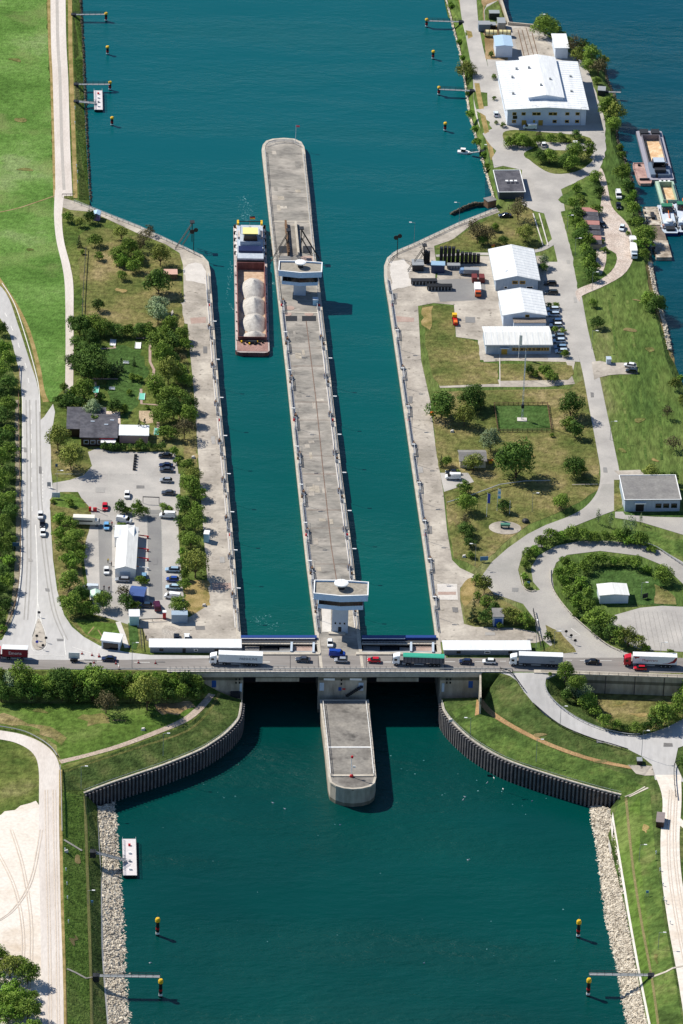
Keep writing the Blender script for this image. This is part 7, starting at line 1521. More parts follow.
grove('around the dry field below the retaining wall', [('b', 566, 682, 17), ('b', 576, 690, 18), ('w', 573, 699, 19), ('w', 583, 700, 20), ('b', 588, 710, 18), ('b', 595, 716, 14), ('b', 605, 728, 14), ('b', 616, 730, 14), ('d', 625, 732, 10), ('b', 636, 733, 14), ('d', 646, 732, 12), ('b', 661, 726, 24), ('d', 655, 731, 16), ('b', 672, 719, 18), ('b', 681, 713, 20), ('b', 689, 697, 20), ('d', 566, 700, 12), ('d', 700, 715, 18), ('d', 684, 765, 13), ('s', 550, 676, 5)])
for i, (x0, y0, x1, y1) in enumerate([]): pass

# ------------------------------------------------------------------ riprap
def riprap(name, a_line, b_line, m, n, size, seed, z=None):
    """stones scattered between two picture lines (with heights) plus the slope they lie on"""
    A = [P(*p) for p in a_line]; B_ = [P(*p) for p in b_line]; rnd = random.Random(seed); vs = []; fs = []
    k = len(A)
    for p in A + B_: vs.append(tuple(p))
    for i in range(k - 1): fs.append((i, i + 1, k + i + 1, k + i))
    L = [(A[i + 1] - A[i]).length for i in range(k - 1)]
    for _ in range(n):
        i = rnd.choices(range(k - 1), L)[0]; t = rnd.random(); u = rnd.random() * 1.04
        c = A[i].lerp(A[i + 1], t).lerp(B_[i].lerp(B_[i + 1], t), u); s = size * rnd.uniform(.35, 1.0) * (1.7 if rnd.random() < .08 else 1); o = len(vs); q = Matrix.Rotation(rnd.uniform(0, 6.28), 3, Vector((rnd.random(), rnd.random(), rnd.random() + .1)).normalized())
        for d in ((1, 0, 0), (-1, 0, 0), (0, 1, 0), (0, -1, 0), (0, 0, 1), (0, 0, -1)):
            v = q @ (Vector(d) * s * rnd.uniform(.6, 1.1)); vs.append((c.x + v.x, c.y + v.y, c.z + v.z * .8 + .1))
        for f in ((0, 2, 4), (2, 1, 4), (1, 3, 4), (3, 0, 4), (2, 0, 5), (1, 2, 5), (3, 1, 5), (0, 3, 5)): fs.append(tuple(o + j for j in f))
    me = bpy.data.meshes.new(name); me.from_pydata(vs, [], fs); me.materials.append(m); me.update()
    return struct(link(name, me), 'stuff')
riprap('riprap', [(97.5, 807, -13), (102.3, 860, -13), (102.8, 920, -13), (103.8, 960, -13), (108.8, 1024, -13), (115.5, 1150, -13)], [(116, 802, -15), (121, 860, -15), (125, 920, -15), (127, 960, -15), (131, 1024, -15), (137, 1150, -15)], STONE, 6200, .62, 1)
riprap('riprap', [(610.2, 809, -12), (618.2, 860, -12), (627.2, 920, -12), (637.2, 975, -12), (647.2, 1024, -12), (670.2, 1150, -12)], [(587, 802, -15), (597, 860, -15), (604, 920, -15), (614, 960, -15), (625, 1024, -15), (650, 1150, -15)], STONE, 7600, .62, 2)
riprap('shore_stones', [(80, -60, -1.6), (80, 0, -1.6), (83, 60, -1.6), (86, 130, -1.6), (90, 200, -1.6)], [(83, -60, -3.2), (83, 0, -3.2), (86, 60, -3.2), (89, 130, -3.2), (92, 202, -3.2)], STONE_D, 1500, .5, 3)
riprap('shore_stones', [(436, -60, -1.8), (447, 0, -1.8), (461, 53, -1.8), (466, 84, -1.8), (471, 116, -1.8), (487, 172, -1.8), (496, 202, -1.8)], [(434, -60, -3.2), (444, 0, -3.2), (458, 53, -3.2), (463, 84, -3.2), (467, 116, -3.2), (483, 172, -3.2), (492, 202, -3.2)], STONE, 1700, .45, 4)
riprap('shore_stones', [(a - 1.5, b, -1.9) for a, b in shore[1:20]], [(a + 2, b, -3.3) for a, b in shore[1:20]], STONE_D, 2600, .55, 5)
riprap('shore_stones', [(648, 262, -1.0), (652, 285, -1.0), (662, 322, -1.0), (668, 350, -1.0)], [(652, 262, -1.6), (656, 285, -1.6), (666, 322, -1.6), (672, 350, -1.6)], STONE, 260, .6, 6)
riprap('breakwater', [(452, 213, -1.6), (462, 207.5, -1.2), (473, 203, -1), (486, 202.5, -1), (494, 204, -1)], [(450, 215, -2.9), (462, 211, -2.9), (474, 207, -2.9), (487, 207, -2.9), (495, 209, -2.9)], STONE_D, 500, .7, 7)

# ------------------------------------------------------------------ piles, gangways, poles, signs
PILE = MB().bar((0, 0, -3), (0, 0, 4.9), .52, BLACK, 12).mesh('post')
PILER = MB().bar((0, 0, .6), (0, 0, 1.3), .56, WHITE, 12).bar((0, 0, 2.2), (0, 0, 2.8), .56, RED, 12).mesh('band')
PILEC = MB().lathe([(.72, 4.9), (.72, 5.7), (.5, 6.1)], YELLOW, 12).mesh('cap')
def pile(px, z, label, sc):
    t = thing('mooring_pile', label, 'mooring pile', P(*px, z), 0, 'yellow capped mooring piles'); t.scale = (sc, sc, sc * (1 if z < -5 else .62))
    link('post', PILE, t); link('band', PILER, t); link('cap', PILEC, t)
    mb = MB().bar((0, 0, 6), (0, 0, 7.6), .04, STEEL, 4); mb.build('light_rod', t); return t
for x, y, lab in [(106, 21, 'yellow capped mooring pile at the end of the topmost left gangway'), (107.5, 54.5, 'free yellow capped pile below the topmost left gangway'), (110, 90, 'yellow capped pile at the end of the second left gangway'), (112, 125.5, 'free yellow capped pile below the white landing pontoon at the top left'), (426.5, 27, 'yellow capped pile at the end of the topmost right gangway'), (433, 59, 'free yellow capped pile below the topmost right gangway'), (438.8, 95, 'yellow capped pile at the end of the second right gangway'), (445, 131, 'free yellow capped pile above the small white motor boat')]: pile((x, y), UPZ, lab, .95)
for x, y, lab in [(157.5, 935.5, 'free yellow capped pile in the lower water, left side'), (160.5, 997, 'yellow capped pile at the end of the lower left gangway'), (578, 937.5, 'free yellow capped pile in the lower water, right side'), (588, 996, 'yellow capped pile at the end of the lower right gangway')]: pile((x, y), LOZ, lab, 1.0)
def gangway(a, b, label, w_=1.1, name='gangway'):
    t = thing(name, label, 'gangway', a, 0, 'steel gangways to the mooring piles'); d = b - a; n = Vector((-d.y, d.x, 0)).normalized() * w_ / 2
    mb = MB(); vs = [n, -n, d - n, d + n]; mb.add([tuple(v) for v in vs] + [tuple(v + Vector((0, 0, .2))) for v in vs], [(3, 2, 1, 0), (4, 5, 6, 7), (0, 1, 5, 4), (1, 2, 6, 5), (2, 3, 7, 6), (3, 0, 4, 7)], STEEL); mb.build('walkway', t)
    mb = MB()
    for s in (-1, 1):
        mb.bar(n * s + Vector((0, 0, 1.1)), d + n * s + Vector((0, 0, 1.1)), .06, STEEL_D, 4); mb.bar(n * s + Vector((0, 0, .65)), d + n * s + Vector((0, 0, .65)), .04, STEEL_D, 4)
        k = max(3, int(d.length / 2))
        for i in range(k + 1): q = d * (i / k) + n * s; mb.bar(q, q + Vector((0, 0, 1.1)), .05, STEEL_D, 4)
    mb.build('railing', t); MB().box(-.9, .9, -.9, .9, -1.5, .4, STEEL_D).build('bank_support', t); return t
gangway(P(73.5, 14.8, 0), P(106, 14.5, .2), 'topmost steel gangway on the left bank')
gangway(P(76, 84.5, 0), P(110, 84.5, .2), 'second steel gangway on the left bank, just above the white pontoon')
gangway(P(76, 101.5, 0), P(96, 103.5, -1.2), 'short sloping gangway to the white landing pontoon at the top left', 1.6)
gangway(P(461, 22, 0), P(426.5, 21, .2), 'topmost steel gangway on the right bank')
gangway(P(472, 91, 0), P(438.8, 89.5, .2), 'second steel gangway on the right bank')
gangway(P(482, 151.5, 0), P(470, 153, -1.5), 'short gangway to the small white motor boat')
gangway(P(96, 976, -8.8), P(160, 977, -8.8), 'steel gangway over the riprap at the bottom left')
gangway(P(651, 975.5, -8.8), P(589, 974.5, -8.8), 'steel gangway over the riprap at the bottom right')
gangway(P(93, 852, -8), P(126, 860.5, -13.2), 'sloping steel gangway to the lower white pontoon', 1.8)
gangway(P(606, 92, 0), P(621, 92.5, .3), 'yellow ended gangway from the riverbank right of the big hall')
for pts, nm in [([(67, 969), (76, 973), (86, 978.5), (96, 978)], 'a'), ([(651, 978), (666, 972), (684, 966)], 'b'), ([(64, 840), (82, 851)], 'c'), ([(629, 797), (648, 788)], 'd')]: strip('paved_steps', pts, 2.2, CONC_P, .14, 0)
def pole(px, h, label, head=True, rz=0, r=.09, z=None, name='lamp_post', group=None, arm=1.6):
    p = G(*px) if z is None else P(*px, z); t = thing(name, label, 'lamp', p, rz, group)
    MB().bar((0, 0, 0), (0, 0, h), r, STEEL, 6, r * .6).build('post', t)
    if head: MB().bar((0, 0, h), (arm, 0, h + .15), .05, STEEL, 4).build('arm', t); MB().box(arm - .5, arm + .4, -.18, .18, h + .08, h + .26, WHITE).build('lamp_head', t)
    return t
for x, y, h, rz, lab in [(57, 495, 9, 0, 'tall lamp post at the parking lot entrance beside the sign'), (132, 668, 9, 0, 'tall lamp post beside the road left of the long white building'), (81, 789, 8, 0, 'lamp post on the bank where the guide wall meets the left riprap'), (163, 756, 8, 0, 'lamp post on the slope above the left guide wall'), (592, 290, 7, 0, 'lamp post on the lawn right of the access road near the garages'), (575, 256, 7, 0, 'lamp post at the lawn beside the tree hedge of the garages'), (567, 233, 7, 0, 'lamp post beside the access road above the garages'), (591.5, 349, 7, 0, 'lamp post right of the access road beside the workshops'), (610, 440, 7, 0, 'lamp post right of the access road across the field'), (489, 165, 8, R(180), 'lamp post beside the bend of the access road'), (532, 512, 7, 0, 'lamp post beside the flagpoles'), (475, 566, 8, R(180), 'lamp post with a solar head beside the chamber lawn'), (536, 648, 9, R(90), 'lamp post at the slip road corner'), (554, 648, 6, 0, 'short lamp post on the lawn beside the road right of the long building'), (641, 599, 6, 0, 'lamp post behind the white shed in the loop'), (641.5, 756, 9, 0, 'tall pale lamp post beside the ramp road'), (660, 662, 7, 0, 'lamp post behind the road beside the red truck'), (560, 726, 7, 0, 'lamp post standing on the slope below the ramp road'), (470, 752 - 14, 7, R(180), 'lamp post on the slope above the right guide wall'), (536, 762, 8, 0, 'lamp post on the slope in the middle of the right guide wall'), (539, 6 + 30, 9, 0, 'lamp post behind the slipway among the trees'), (580, 127, 8, 0, 'lamp post at the right front corner of the big hall'), (531, 125, 8, 0, 'lamp post before the centre of the big hall'), (658, 950, 6, 0, 'thin post on the right grass bank'), (639, 862, 6, 0, 'thin post on the upper right grass bank'), (459, 223, 8, R(180), 'lamp post leaning over the right approach quay'), (414, 243, 8, R(180), 'second lamp post leaning over the right approach quay'), (88, 905, 5, 0, 'thin sign post on the left grass bank'), (377, 717 + 40, 4, 0, 'thin bracket post beside the pier nose')][:-1]:
    pole((x, y), h, lab, True, rz)
# flag on the island tip
t = thing('flagpole', 'thin white flagpole with a small red pennant on the upstream tip of the island', 'flagpole', P(295.5, 142.5, 0), 0); MB().bar((0, 0, 0), (0, 0, 7), .09, WHITE, 5).build('pole', t); MB().box(0, 1.4, -.03, .03, 6.3, 7, paint('pink_red', (220, 80, 100))).build('pennant', t)
t = thing('signal_mast', 'short white mast with red lamps on the rounded end of the lower pier', 'mast', P(351.5, 776.5, LIZ + .1), 0); MB().lathe([(.6, 0), (.5, .6), (.2, .8)], RED, 8).build('base', t); MB().bar((0, 0, .8), (-.2, 0, 6.6), .13, WHITE, 5).build('pole', t); MB().lathe([(.35, 6.6), (.4, 7.0), (.3, 7.3)], RED, 8).build('red_lamp', t); MB().box(.3, 1.1, -.1, .1, 3.2, 3.8, WHITE).build('panel', t)
# navigation signal discs
for px, lab, z in [((193.5, 252), 'black double disc signal above the left quay corner', 0), ((397, 258), 'black double disc signal above the right quay corner', 0)]:
    t = thing('signal_mast', lab, 'signal', P(*px, z), 0); MB().bar((0, 0, 0), (0, 0, 7.5), .14, BLACK, 5).build('pole', t)
    MB().bar((-.6, -.1, 8.0), (-.6, .1, 8.0), .85, BLACK, 12).build('disc', t); MB().bar((.7, -.1, 8.7), (.7, .1, 8.7), .8, BLACK, 12).build('disc', t)
# radio mast in fenced lawn
t = thing('radio_mast', 'tall thin radio mast standing in the fenced bright lawn', 'mast', G(522, 420), 0)
MB().box(-1.6, 1.6, -1.2, 1.2, 0, .3, WHITE_C).build('foundation', t)
mb = MB()
for a in range(3): c, s = math.cos(a * 2.094) * .32, math.sin(a * 2.094) * .32; mb.bar((c, s, 0), (c * .5, s * .5, 26), .07, TOWER_G, 4)
for k in range(40): z0 = k * .65; a = k % 3; mb.bar((math.cos(a * 2.094) * .3, math.sin(a * 2.094) * .3, z0), (math.cos((a + 1) * 2.094) * .3, math.sin((a + 1) * 2.094) * .3, z0 + .65), .04, TOWER_G, 4)
mb.build('lattice', t); MB().lathe([(.5, 4.6), (.55, 5.6), (.4, 6)], STEEL_D, 10).build('equipment_box', t); MB().bar((0, 0, 26), (0, 0, 30), .06, WHITE, 4).build('aerial', t)
t = thing('lawn_fence', 'brown wooden fence around the bright square lawn', 'fence', (0, 0, 0), 0)
mb = MB(); Q = [P(a, b, 0) for a, b in [(494, 405.5), (547.5, 405), (551.5, 431.5), (498, 432), (494, 405.5)]]
for a, b in zip(Q, Q[1:]):
    for z in (.5, 1.0): mb.bar(a + Vector((0, 0, z)), b + Vector((0, 0, z)), .09, BROWN, 4)
    n = int((b - a).length / 1.6)
    for k in range(n): q = a.lerp(b, k / n); mb.bar(q, q + Vector((0, 0, 1.2)), .12, BROWN, 4)
mb.build('rail', t)
# flags
def flag(px, h, cols, label, w_=1.0):
    t = thing('flagpole', label, 'flag', G(*px), R(10)); MB().bar((0, 0, 0), (0, 0, h), .1, WHITE, 6, .06).build('pole', t)
    if cols:
        n = len(cols)
        for i, c in enumerate(cols):
            z1 = h - .2 - i * 3.6 / n; z0 = h - .2 - (i + 1) * 3.6 / n
            MB().add([(.08, -.02, z0), (w_, .15, z0 - .3), (w_, .15, z1 - .3), (.08, -.02, z1)], [(0, 1, 2, 3)], c).build('flag_cloth', t)
flag((486.5, 517), 9, [paint('flag_blue', (30, 60, 170))], 'flagpole with a hanging plain blue flag')
flag((497, 511), 8.5, [WHITE, paint('flag_light_blue', (110, 180, 224)), WHITE, MATS['flag_light_blue']], 'flagpole with a white and light blue banner')
flag((509.5, 514), 5, None, 'bare grey pole right of the two flags')
flag((518.5, 358), 9, [WHITE], 'flagpole with a small white flag in front of the lowest workshop', 1.0)
flag((524.5, 379), 9, None, 'bare flagpole on the lawn below the workshops')
# monument
q = G(505, 528); t = thing('anchor_monument', 'green machine part monument on an oval gravel bed', 'monument', q, 0)
MB().lathe([(5.2, -.1), (5.2, .12)], CONC_Q, 28).build('gravel_bed', t).scale = (1, .8, 1); MB().box(-1.5, 1.6, -.6, .6, .9, 1.6, paint('verdigris', (80, 130, 112))).build('body', t)
for x in (-1.2, 1.2): MB().box(x - .2, x + .2, -.5, .5, .1, .9, STEEL_D).build('stand', t)
t = thing('boulder', 'dark boulder on the dry lawn right of the monument', 'boulder', G(525.5, 522), 0); me = MB().lathe([(1.0, 0), (1.3, .4), (1.0, .9), (.4, 1.2)], STEEL_D, 7).build('stone', t)
# information boards
def board(px, label, c, w_=3.0, h=1.5, z0=.9, rz=0, name='sign_board', leg=STEEL):
    t = thing(name, label, 'sign', G(*px), rz); MB().box(-w_ / 2, w_ / 2, -.06, .06, z0, z0 + h, c).build('panel', t)
    for s in (-1, 1): MB().bar((s * w_ * .35, 0.08, 0), (s * w_ * .35, 0.08, z0 + h * .9), .06, leg, 4).build('leg', t)
    return t
BB = paint('board_blue', (84, 132, 176)); SB2 = paint('sign_dark_blue', (44, 84, 120))
board((484, 562), 'blue information board on the dry lawn corner', BB, 2.6, 1.4, .6, R(10))
board((16, 550), 'blue road sign board beside the left guard rail', SB2, 2.2, 1.3, 1.4)
board((56, 499), 'pale grey sign trailer at the parking lot entrance', TOWER_G, 2.6, 1.8, .6)
board((528, 588), 'small blue sign at the tip of the curved hedge', BB, 1.0, .9, 1.4)
board((645, 158 + 441), 'dark round satellite dish panel beside the white shed', STEEL_D, 2.0, 1.6, .4, R(30))
board((49, 488), 'small grey sign frame on the road edge at the parking entrance', STEEL, 1.2, 1.6, .6)
board((92, 906), 'tiny blue sign on the left grass bank', BB, .7, .7, 1.2)
board((647, 897), 'tiny blue sign on the right grass bank', BB, .8, .8, 1.4)
board((56.5, 469), 'small blue sign on the bare lawn beside the main road', SB2, .8, 1.1, .8)
# traffic signs at traffic island and slip road
for px, c, lab in [((36.8, 640.5), STEEL_D, 'dark round sign at the middle of the traffic island'), ((37, 646.5), paint('sign_blue', (36, 60, 190)), 'blue round keep right sign at the foot of the traffic island'), ((39, 617), STEEL_D, 'dark sign at the pointed tip of the traffic island'), ((566, 636), BLACK, 'left dark road sign by the painted triangle of the slip road'), ((571, 640), BLACK, 'middle dark road sign by the slip road triangle'), ((575, 645), BLACK, 'right dark road sign by the slip road triangle'), ((46, 642.5), STEEL_D, 'small dark post right of the traffic island'), ((43, 650), STEEL_D, 'small dark post below the traffic island'), ((90.5, 668.5), STEEL_D, 'small dark sign on the kerb opposite the warning trailer')]:
    t = thing('road_sign', lab, 'sign', P(*px, .03), 0); MB().bar((0, 0, 0), (0, 0, 1.6), .07, STEEL, 5).build('post', t); MB().bar((0, -.05, 1.7), (0, .05, 1.7), .48, c, 12).build('sign_face', t)
# cones and posts
CONE = MB().box(-.28, .28, -.28, .28, 0, .05, BLACK).lathe([(.2, .05), (.13, .42)], RED, 10).lathe([(.13, .42), (.1, .56)], WHITE, 10).lathe([(.1, .56), (.03, .85)], RED, 10).mesh('traffic_cone')
for i, (x, y) in enumerate(sorted([(82, 654), (92, 655.5), (99, 657), (94, 663), (99, 656), (138.5, 663), (155.5, 663.5), (116, 664), (119, 669)])):
    o = link('traffic_cone', CONE, None, P(x, y, .05)); o.scale = (1.3, 1.3, 1.3); tag(o, f'red and white traffic cone on the road at the left, {ordw(i)} from the left', 'cone', 'traffic cones on the road at the left')
BOL = MB().bar((0, 0, 0), (0, 0, .9), .13, WHITE, 8).mesh('post')
BOLC = MB().lathe([(.2, .9), (.22, 1.0), (.1, 1.15)], TOWER_G, 8).mesh('cap')
def bollards(pts, where, axis='y', c=None):
    for i, (x, y) in enumerate(sorted(pts, key=lambda p: p[1] if axis == 'y' else p[0])):
        t = thing('marker_post', f'short white marker post {where}, {ordw(i)} from the {"top" if axis == "y" else "left"}', 'post', G(x, y), 0, 'white marker posts ' + where); link('post', BOL, t); link('cap', BOLC, t)
bollards([(65, 851), (66, 871), (67, 885), (67.5, 899), (68.5, 923)], 'beside the lower left track')
bollards([(656, 854), (660, 871), (663, 886), (664, 900), (666, 904), (670, 924)], 'beside the lower right track')
bollards([(75, 109), (75, 124), (76.5, 167), (77.5, 173), (77.5, 183)], 'along the top left bank')
# stones
for i, (x, y, s) in enumerate([(65.5, 846, .9), (66, 850, .8), (144, 729.5, .8), (217, 604, .7), (203, 606, .7), (451, 476 + 80, .7), (436, 549, .7), (464, 557, .6), (143, 732, .5), (108, 803.5 + 500, .5)][:-1]):
    pass
SQ = MB().add([(-.6, -.6, 0), (.6, -.5, 0), (.7, .6, 0), (-.5, .6, 0), (-.4, -.4, .7), (.4, -.35, .85), (.45, .4, .75), (-.4, .4, .6)], [(3, 2, 1, 0), (4, 5, 6, 7), (0, 1, 5, 4), (1, 2, 6, 5), (2, 3, 7, 6), (3, 0, 4, 7)], WHITE_C).mesh('stone')
for x, y, lab in [(143, 730, 'white stone marker on the grass beside the dirt track'), (204, 606, 'white stone marker on the bare ground beside the left quay'), (464, 557, 'white stone marker on the dry lawn right of the lower chamber'), (452, 432, 'white stone marker on the lawn near the cottage'), (155.5, 273, 'white stone marker beside the pink roofed park shelter'), (193, 458, 'white stone marker beside the tree belt near the parking lot'), (66, 852, 'white stone beside the lower left track'), (450.5, 721, 'white drain cover on the grass by the right guide wall')]:
    t = link('marker_stone', SQ, None, G(x, y)); tag(t, lab, 'stone')
for x, y, lab in [(493, 256 - 8, 'yellow hydrant marker on the dry lawn near the basin'), (431.5, 415, 'yellow box at the quay edge beside the big dark trees'), (490.5, 463, 'orange crate beside the cottage')]:
    t = thing('marker_box', lab, 'box', G(x, y), 0); MB().box(-.6, .6, -.5, .5, 0, 1.0, YELLOW, None, .08).build('body', t); MB().box(-.65, .65, -.55, .55, 1.0, 1.1, ORANGE).build('lid', t)
# barrier booth and lights at the parking lot entrance
t = thing('lot_barrier', 'red lamps and dark arm of the parking lot barrier', 'barrier', G(92.5, 511), 0); MB().box(-1.2, -.4, -.4, .4, 0, 1.4, RED).build('housing', t); MB().box(.2, 1.4, -.4, .4, 0, 1.2, RED).build('housing', t); MB().bar((.8, 0, 1.2), (4.2, -2.5, 1.1), .12, STEEL_D, 4).build('arm', t)
t = thing('height_barrier', 'dark height restriction beam above the lane between two shrub islands', 'barrier', G(151, 503.5), 0)
MB().bar((-2.7, 0, 2.4), (2.7, 0, 2.4), .16, STEEL_D, 4).build('beam', t)
for s in (-2.6, 2.6): MB().bar((s, 0, 0), (s, 0, 2.4), .12, STEEL_D, 4).build('post', t)
t = thing('bicycle_rack', 'vertical row of dark bicycle stands in the upper parking lot', 'rack', G(135, 463), R(90))
mb = MB()
for k in range(6): mb.box(-5 + k * 1.8, -4.2 + k * 1.8, -.5, .5, 0, .7, STEEL_D)
mb.build('stand', t)
# low guard rails and fences
def lowrail(pts, label, sm=4, h=.75, m=STEEL, step=3, name='crash_barrier'):
    W = [G(a, b) for a, b in (smooth(pts, sm) if sm else pts)]
    mb = MB()
    for a, b in zip(W, W[1:]):
        mb.bar(a + Vector((0, 0, h)), b + Vector((0, 0, h)), .14, m, 4)
        n = max(1, int((b - a).length / step))
        for k in range(n): q = a.lerp(b, k / n); mb.bar(q, q + Vector((0, 0, h)), .07, STEEL_D, 4)
    return tag(mb.build(name), label, 'crash barrier')
lowrail([(19.5, 370), (18.5, 400), (19, 440), (19.8, 480), (20.3, 520), (20.5, 560), (18, 590), (13, 612), (6, 628), (-6, 638), (-40, 645)], 'brown crash barrier along the left edge of the main road', m=BROWN, h=.9)
lowrail([(-20, 726), (5, 729), (25, 733.5), (42, 742), (52, 750), (57, 757)], 'grey crash barrier on the outer curve of the lower left road')
lowrail([(60, 768), (61, 790), (61.5, 810), (62, 834)], 'green grey railing on top of the left bank', h=1.1)
lowrail([(60, 671), (95, 671.5), (125, 670.5)], 'crash barrier along the road edge above the tall hedge')
lowrail([(500, 671), (508, 673), (514, 678), (518, 684), (524, 692)], 'dark curved railing where the ramp leaves the road', h=1.1, m=STEEL_D)
lowrail([(545, 686), (548, 695), (560, 708), (578, 720), (600, 729.5), (626, 735.5), (640, 735.8)], 'pale crash barrier along the upper edge of the ramp road')
lowrail([(533, 705), (559, 726), (590, 739.5), (612, 746), (628, 751)], 'dark crash barrier along the lower edge of the ramp road', m=STEEL_D)
lowrail([(550, 570), (551, 585), (558, 599), (572, 616), (590, 632), (606, 645), (620, 652)], 'low wall like crash barrier lining the loop road', m=CONC_P, h=.6)
lowrail([(521, 575), (524, 588), (530, 592), (536, 591)], 'pale kerb rail at the tip of the curved hedge', m=CONC_P, h=.4)
lowrail([(640, 543), (655, 548), (668, 556), (683, 566), (700, 575)], 'crash barrier on the outer right bend of the loop road', m=STEEL)
lowrail([(683, 744 + 20), (675, 765), (674, 780), (676, 800)], 'dark railing beside the track at the right edge', m=STEEL_D, h=1.0)
lowrail([(447, 505), (470, 498), (500, 487), (525, 483.5), (550, 483)], 'long low wire fence crossing the dry lawn', h=1.0, m=RAIL, sm=0)
lowrail([(572, 486), (598, 485.5)], 'pale slatted gate lying beside the access road', m=CONC_P, h=.5, sm=0)
lowrail([(86, 250), (84, 280), (82, 320)], 'dark garden fence along the left side of the park', m=STEEL_D, h=1.2, sm=0)
lowrail([(142, 651), (141, 640), (139, 622)], 'thin fence beside the gravel yard behind the long building', m=STEEL_D, h=1.2, sm=0)
lowrail([(140, 622), (165, 621)], 'low fence at the foot of the parking lot', m=STEEL_D, h=1.0, sm=0)
for pts, lab in [([(62, 197.5), (75, 197.5)], 'dark farm gate across the gravel road at the top left'), ([(533, 612), (541, 650)], 'wire fence between the island lawn and the slip road')]:
    lowrail(pts, lab, m=STEEL_D, h=1.4, sm=0, step=1.2, name='field_gate')
t = thing('river_wall', 'low concrete river wall at the top right yard', 'wall', (0, 0, 0), 0); band([(499, -80), (501, 0), (508.5, 24), (534, 26.5)], .6, -3, .9, CONC_P).build('wall', t)
# minigolf obstacles, garden furniture
for x, y, c, lab in [(113, 343, WHITE, 'white minigolf obstacle beside the top hedge'), (138, 346, WHITE, 'white minigolf lane border in the upper right of the garden'), (126, 364, TOWER_W, 'white bench beside the garden conifers'), (112, 390, TOWER_W, 'white bench on the lower garden lawn'), (96, 390, paint('mint_lane', (120, 200, 180)), 'mint coloured minigolf lane at the left garden path'), (142, 397, MATS['mint_lane'], 'mint coloured minigolf lane at the right garden path'), (157, 432, MATS['mint_lane'], 'mint coloured minigolf lane right of the twin conifers')]:
    t = thing('minigolf_obstacle' if 'bench' not in lab else 'garden_bench', lab, 'bench' if 'bench' in lab else 'minigolf lane', G(x, y), 0)
    if 'bench' in lab: MB().box(-1, 1, -.3, .3, .4, .5, c).build('seat', t); MB().box(-1, 1, .25, .35, .5, 1.0, c).build('backrest', t); [MB().box(s - .06, s + .06, -.25, .25, 0, .4, c).build('leg', t) for s in (-.8, .8)]
    else: MB().box(-.9, .9, -2.2, 2.2, .1, .25, c).build('lane', t); MB().box(-1.0, -.9, -2.3, 2.3, .1, .4, WHITE).build('border', t); MB().box(.9, 1.0, -2.3, 2.3, .1, .4, WHITE).build('border', t)
for i, (x, y) in enumerate([(104, 418), (109, 421), (116, 424), (117, 430), (114, 416)]):
    t = thing('parasol_table', f'small white terrace table, {ordw(i)} listed from the left on the restaurant terrace' if False else ['white terrace table at the upper left of the restaurant terrace', 'white terrace table in the middle of the restaurant terrace', 'white terrace table at the right of the restaurant terrace', 'white terrace table at the lower right of the restaurant terrace', 'white terrace table at the top of the restaurant terrace'][i], 'table', G(x, y), 0, 'terrace tables')
    MB().lathe([(.75, .68), (.75, .76)], WHITE, 10).build('table_top', t); MB().bar((0, 0, 0), (0, 0, .7), .07, STEEL_D, 5).build('leg', t)
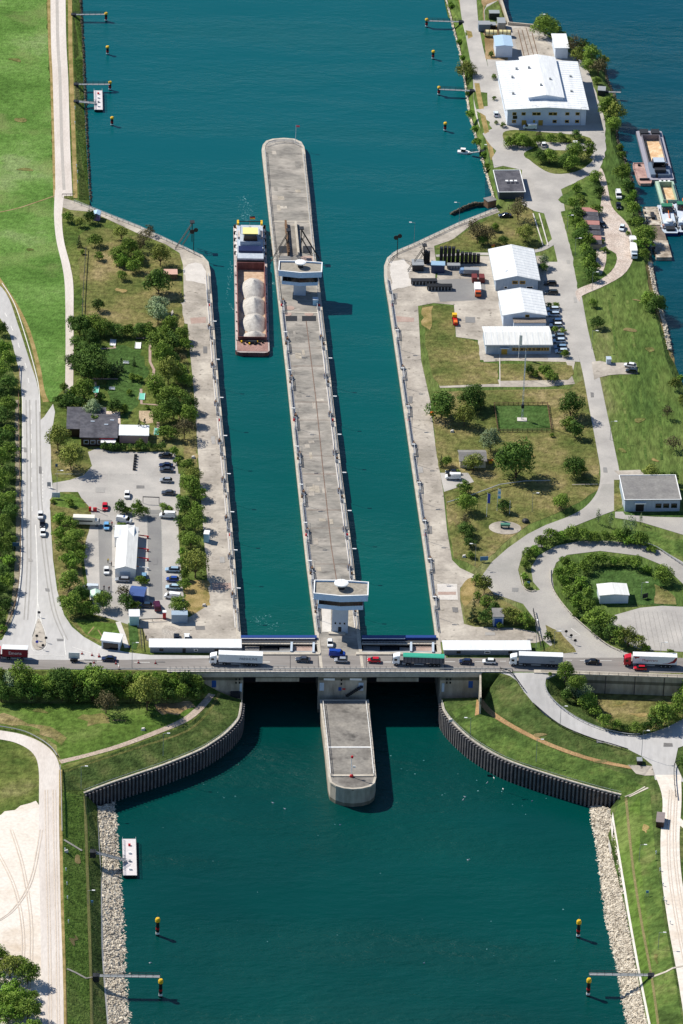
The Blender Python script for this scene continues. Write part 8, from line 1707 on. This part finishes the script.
# people
def person(px, label, top, legs, rz=0, z=None, stride=.12):
    p = G(*px); p.z += .08
    me = bpy.data.meshes.new('person'); J = [(0, 0, .95), (0, 0, 1.2), (0, 0, 1.42), (0, 0, 1.55), (0, 0, 1.72), (-.1, stride, .5), (-.1, -stride * .3, .05), (.1, -stride, .5), (.1, stride, .05), (-.22, 0, 1.4), (-.27, stride, 1.12), (-.25, stride * 1.8, .88), (.22, 0, 1.4), (.27, -stride, 1.12), (.25, 0, .88), (-.1, .14, .04), (.1, .25, .04)]
    E = [(0, 1), (1, 2), (2, 3), (3, 4), (0, 5), (5, 6), (0, 7), (7, 8), (2, 9), (9, 10), (10, 11), (2, 12), (12, 13), (13, 14), (6, 15), (8, 16)]
    me.from_pydata(J, E, []); o = link('person', me, None, p, rz); rad = [.16, .15, .17, .07, .11, .085, .055, .085, .055, .065, .05, .035, .065, .05, .035, .045, .045]
    md = o.modifiers.new('skin', 'SKIN'); sv = me.skin_vertices[0].data if me.skin_vertices else None
    if sv is None:
        bm = __import__('bmesh').new(); bm.from_mesh(me); bm.verts.layers.skin.verify(); bm.to_mesh(me); bm.free(); sv = me.skin_vertices[0].data
    for i, r in enumerate(rad): sv[i].radius = (r, r); 
    sv[0].use_root = True
    o.modifiers.new('sub', 'SUBSURF').levels = 1; o.modifiers['sub'].render_levels = 1
    m = bpy.data.materials.new('clothes'); m.use_nodes = True; n = m.node_tree; b = n.nodes['Principled BSDF']; tc = n.nodes.new('ShaderNodeTexCoord'); sx = n.nodes.new('ShaderNodeSeparateXYZ'); n.links.new(tc.outputs['Object'], sx.inputs[0])
    cr = n.nodes.new('ShaderNodeValToRGB'); cr.color_ramp.interpolation = 'CONSTANT'; mr = n.nodes.new('ShaderNodeMath'); mr.operation = 'DIVIDE'; mr.inputs[1].default_value = 2; n.links.new(sx.outputs[2], mr.inputs[0]); n.links.new(mr.outputs[0], cr.inputs[0])
    e = cr.color_ramp.elements; e[0].color = rgb(legs); e[0].position = 0; e[1].position = .47; e[1].color = rgb(top); x = e.new(.745); x.color = rgb((196, 150, 124)); x = e.new(.86); x.color = rgb((50, 36, 28)); n.links.new(cr.outputs[0], b.inputs['Base Color']); b.inputs['Roughness'].default_value = .9
    me.materials.append(m); return tag(o, label, 'person')
person((109, 527), 'person in a yellow vest standing beside the light blue car', (190, 230, 40), (40, 44, 60)); person((112, 526), 'person in a red top beside the person in the yellow vest', (200, 40, 50), (40, 40, 50), 1)
person((108, 563), 'person in a yellowish top standing left of the marquee', (210, 190, 90), (50, 50, 60), 1); person((111.5, 566), 'person in dark clothes standing left of the marquee', (60, 54, 60), (40, 40, 50), 2)
person((104, 590), 'left one of two people in dark clothes walking below the marquee', (46, 40, 60), (30, 30, 40)); person((109, 591), 'right one of two people in dark clothes walking below the marquee', (70, 34, 50), (30, 30, 40), .6)
person((135, 591), 'person in black standing above the blue tent', (30, 30, 34), (30, 30, 40), 2); person((129, 650), 'person in blue at the foot of the white footpath', (40, 60, 130), (40, 40, 60)); person((146, 640), 'person in dark blue beside the gravel yard fence', (30, 36, 60), (30, 30, 40), 1)

GUL = MB().add([(-.28, 0, .05), (0, -.13, 0), (.3, 0, .08), (0, .13, 0), (0, 0, .22)], [(0, 1, 4), (1, 2, 4), (2, 3, 4), (3, 0, 4), (3, 2, 1, 0)], WHITE).add([(.2, -.06, .1), (.36, 0, .12), (.2, .06, .1), (.24, 0, .3)], [(0, 1, 3), (1, 2, 3), (2, 0, 3)], WHITE).mesh('gull')
for x, y in [(457, 742), (463, 741), (494, 778), (487, 783), (503, 789), (465, 797), (463, 800), (532, 801), (468, 860), (424, 963), (150, 963), (273, 803), (285, 809), (340, 825)]:
    o = link('gull', GUL, None, P(x, y, LOZ), x % 6); o.scale = (1.5, 1.5, 1.5); tag(o, 'white gull resting on the lower basin water', 'gull', 'gulls on the lower basin')
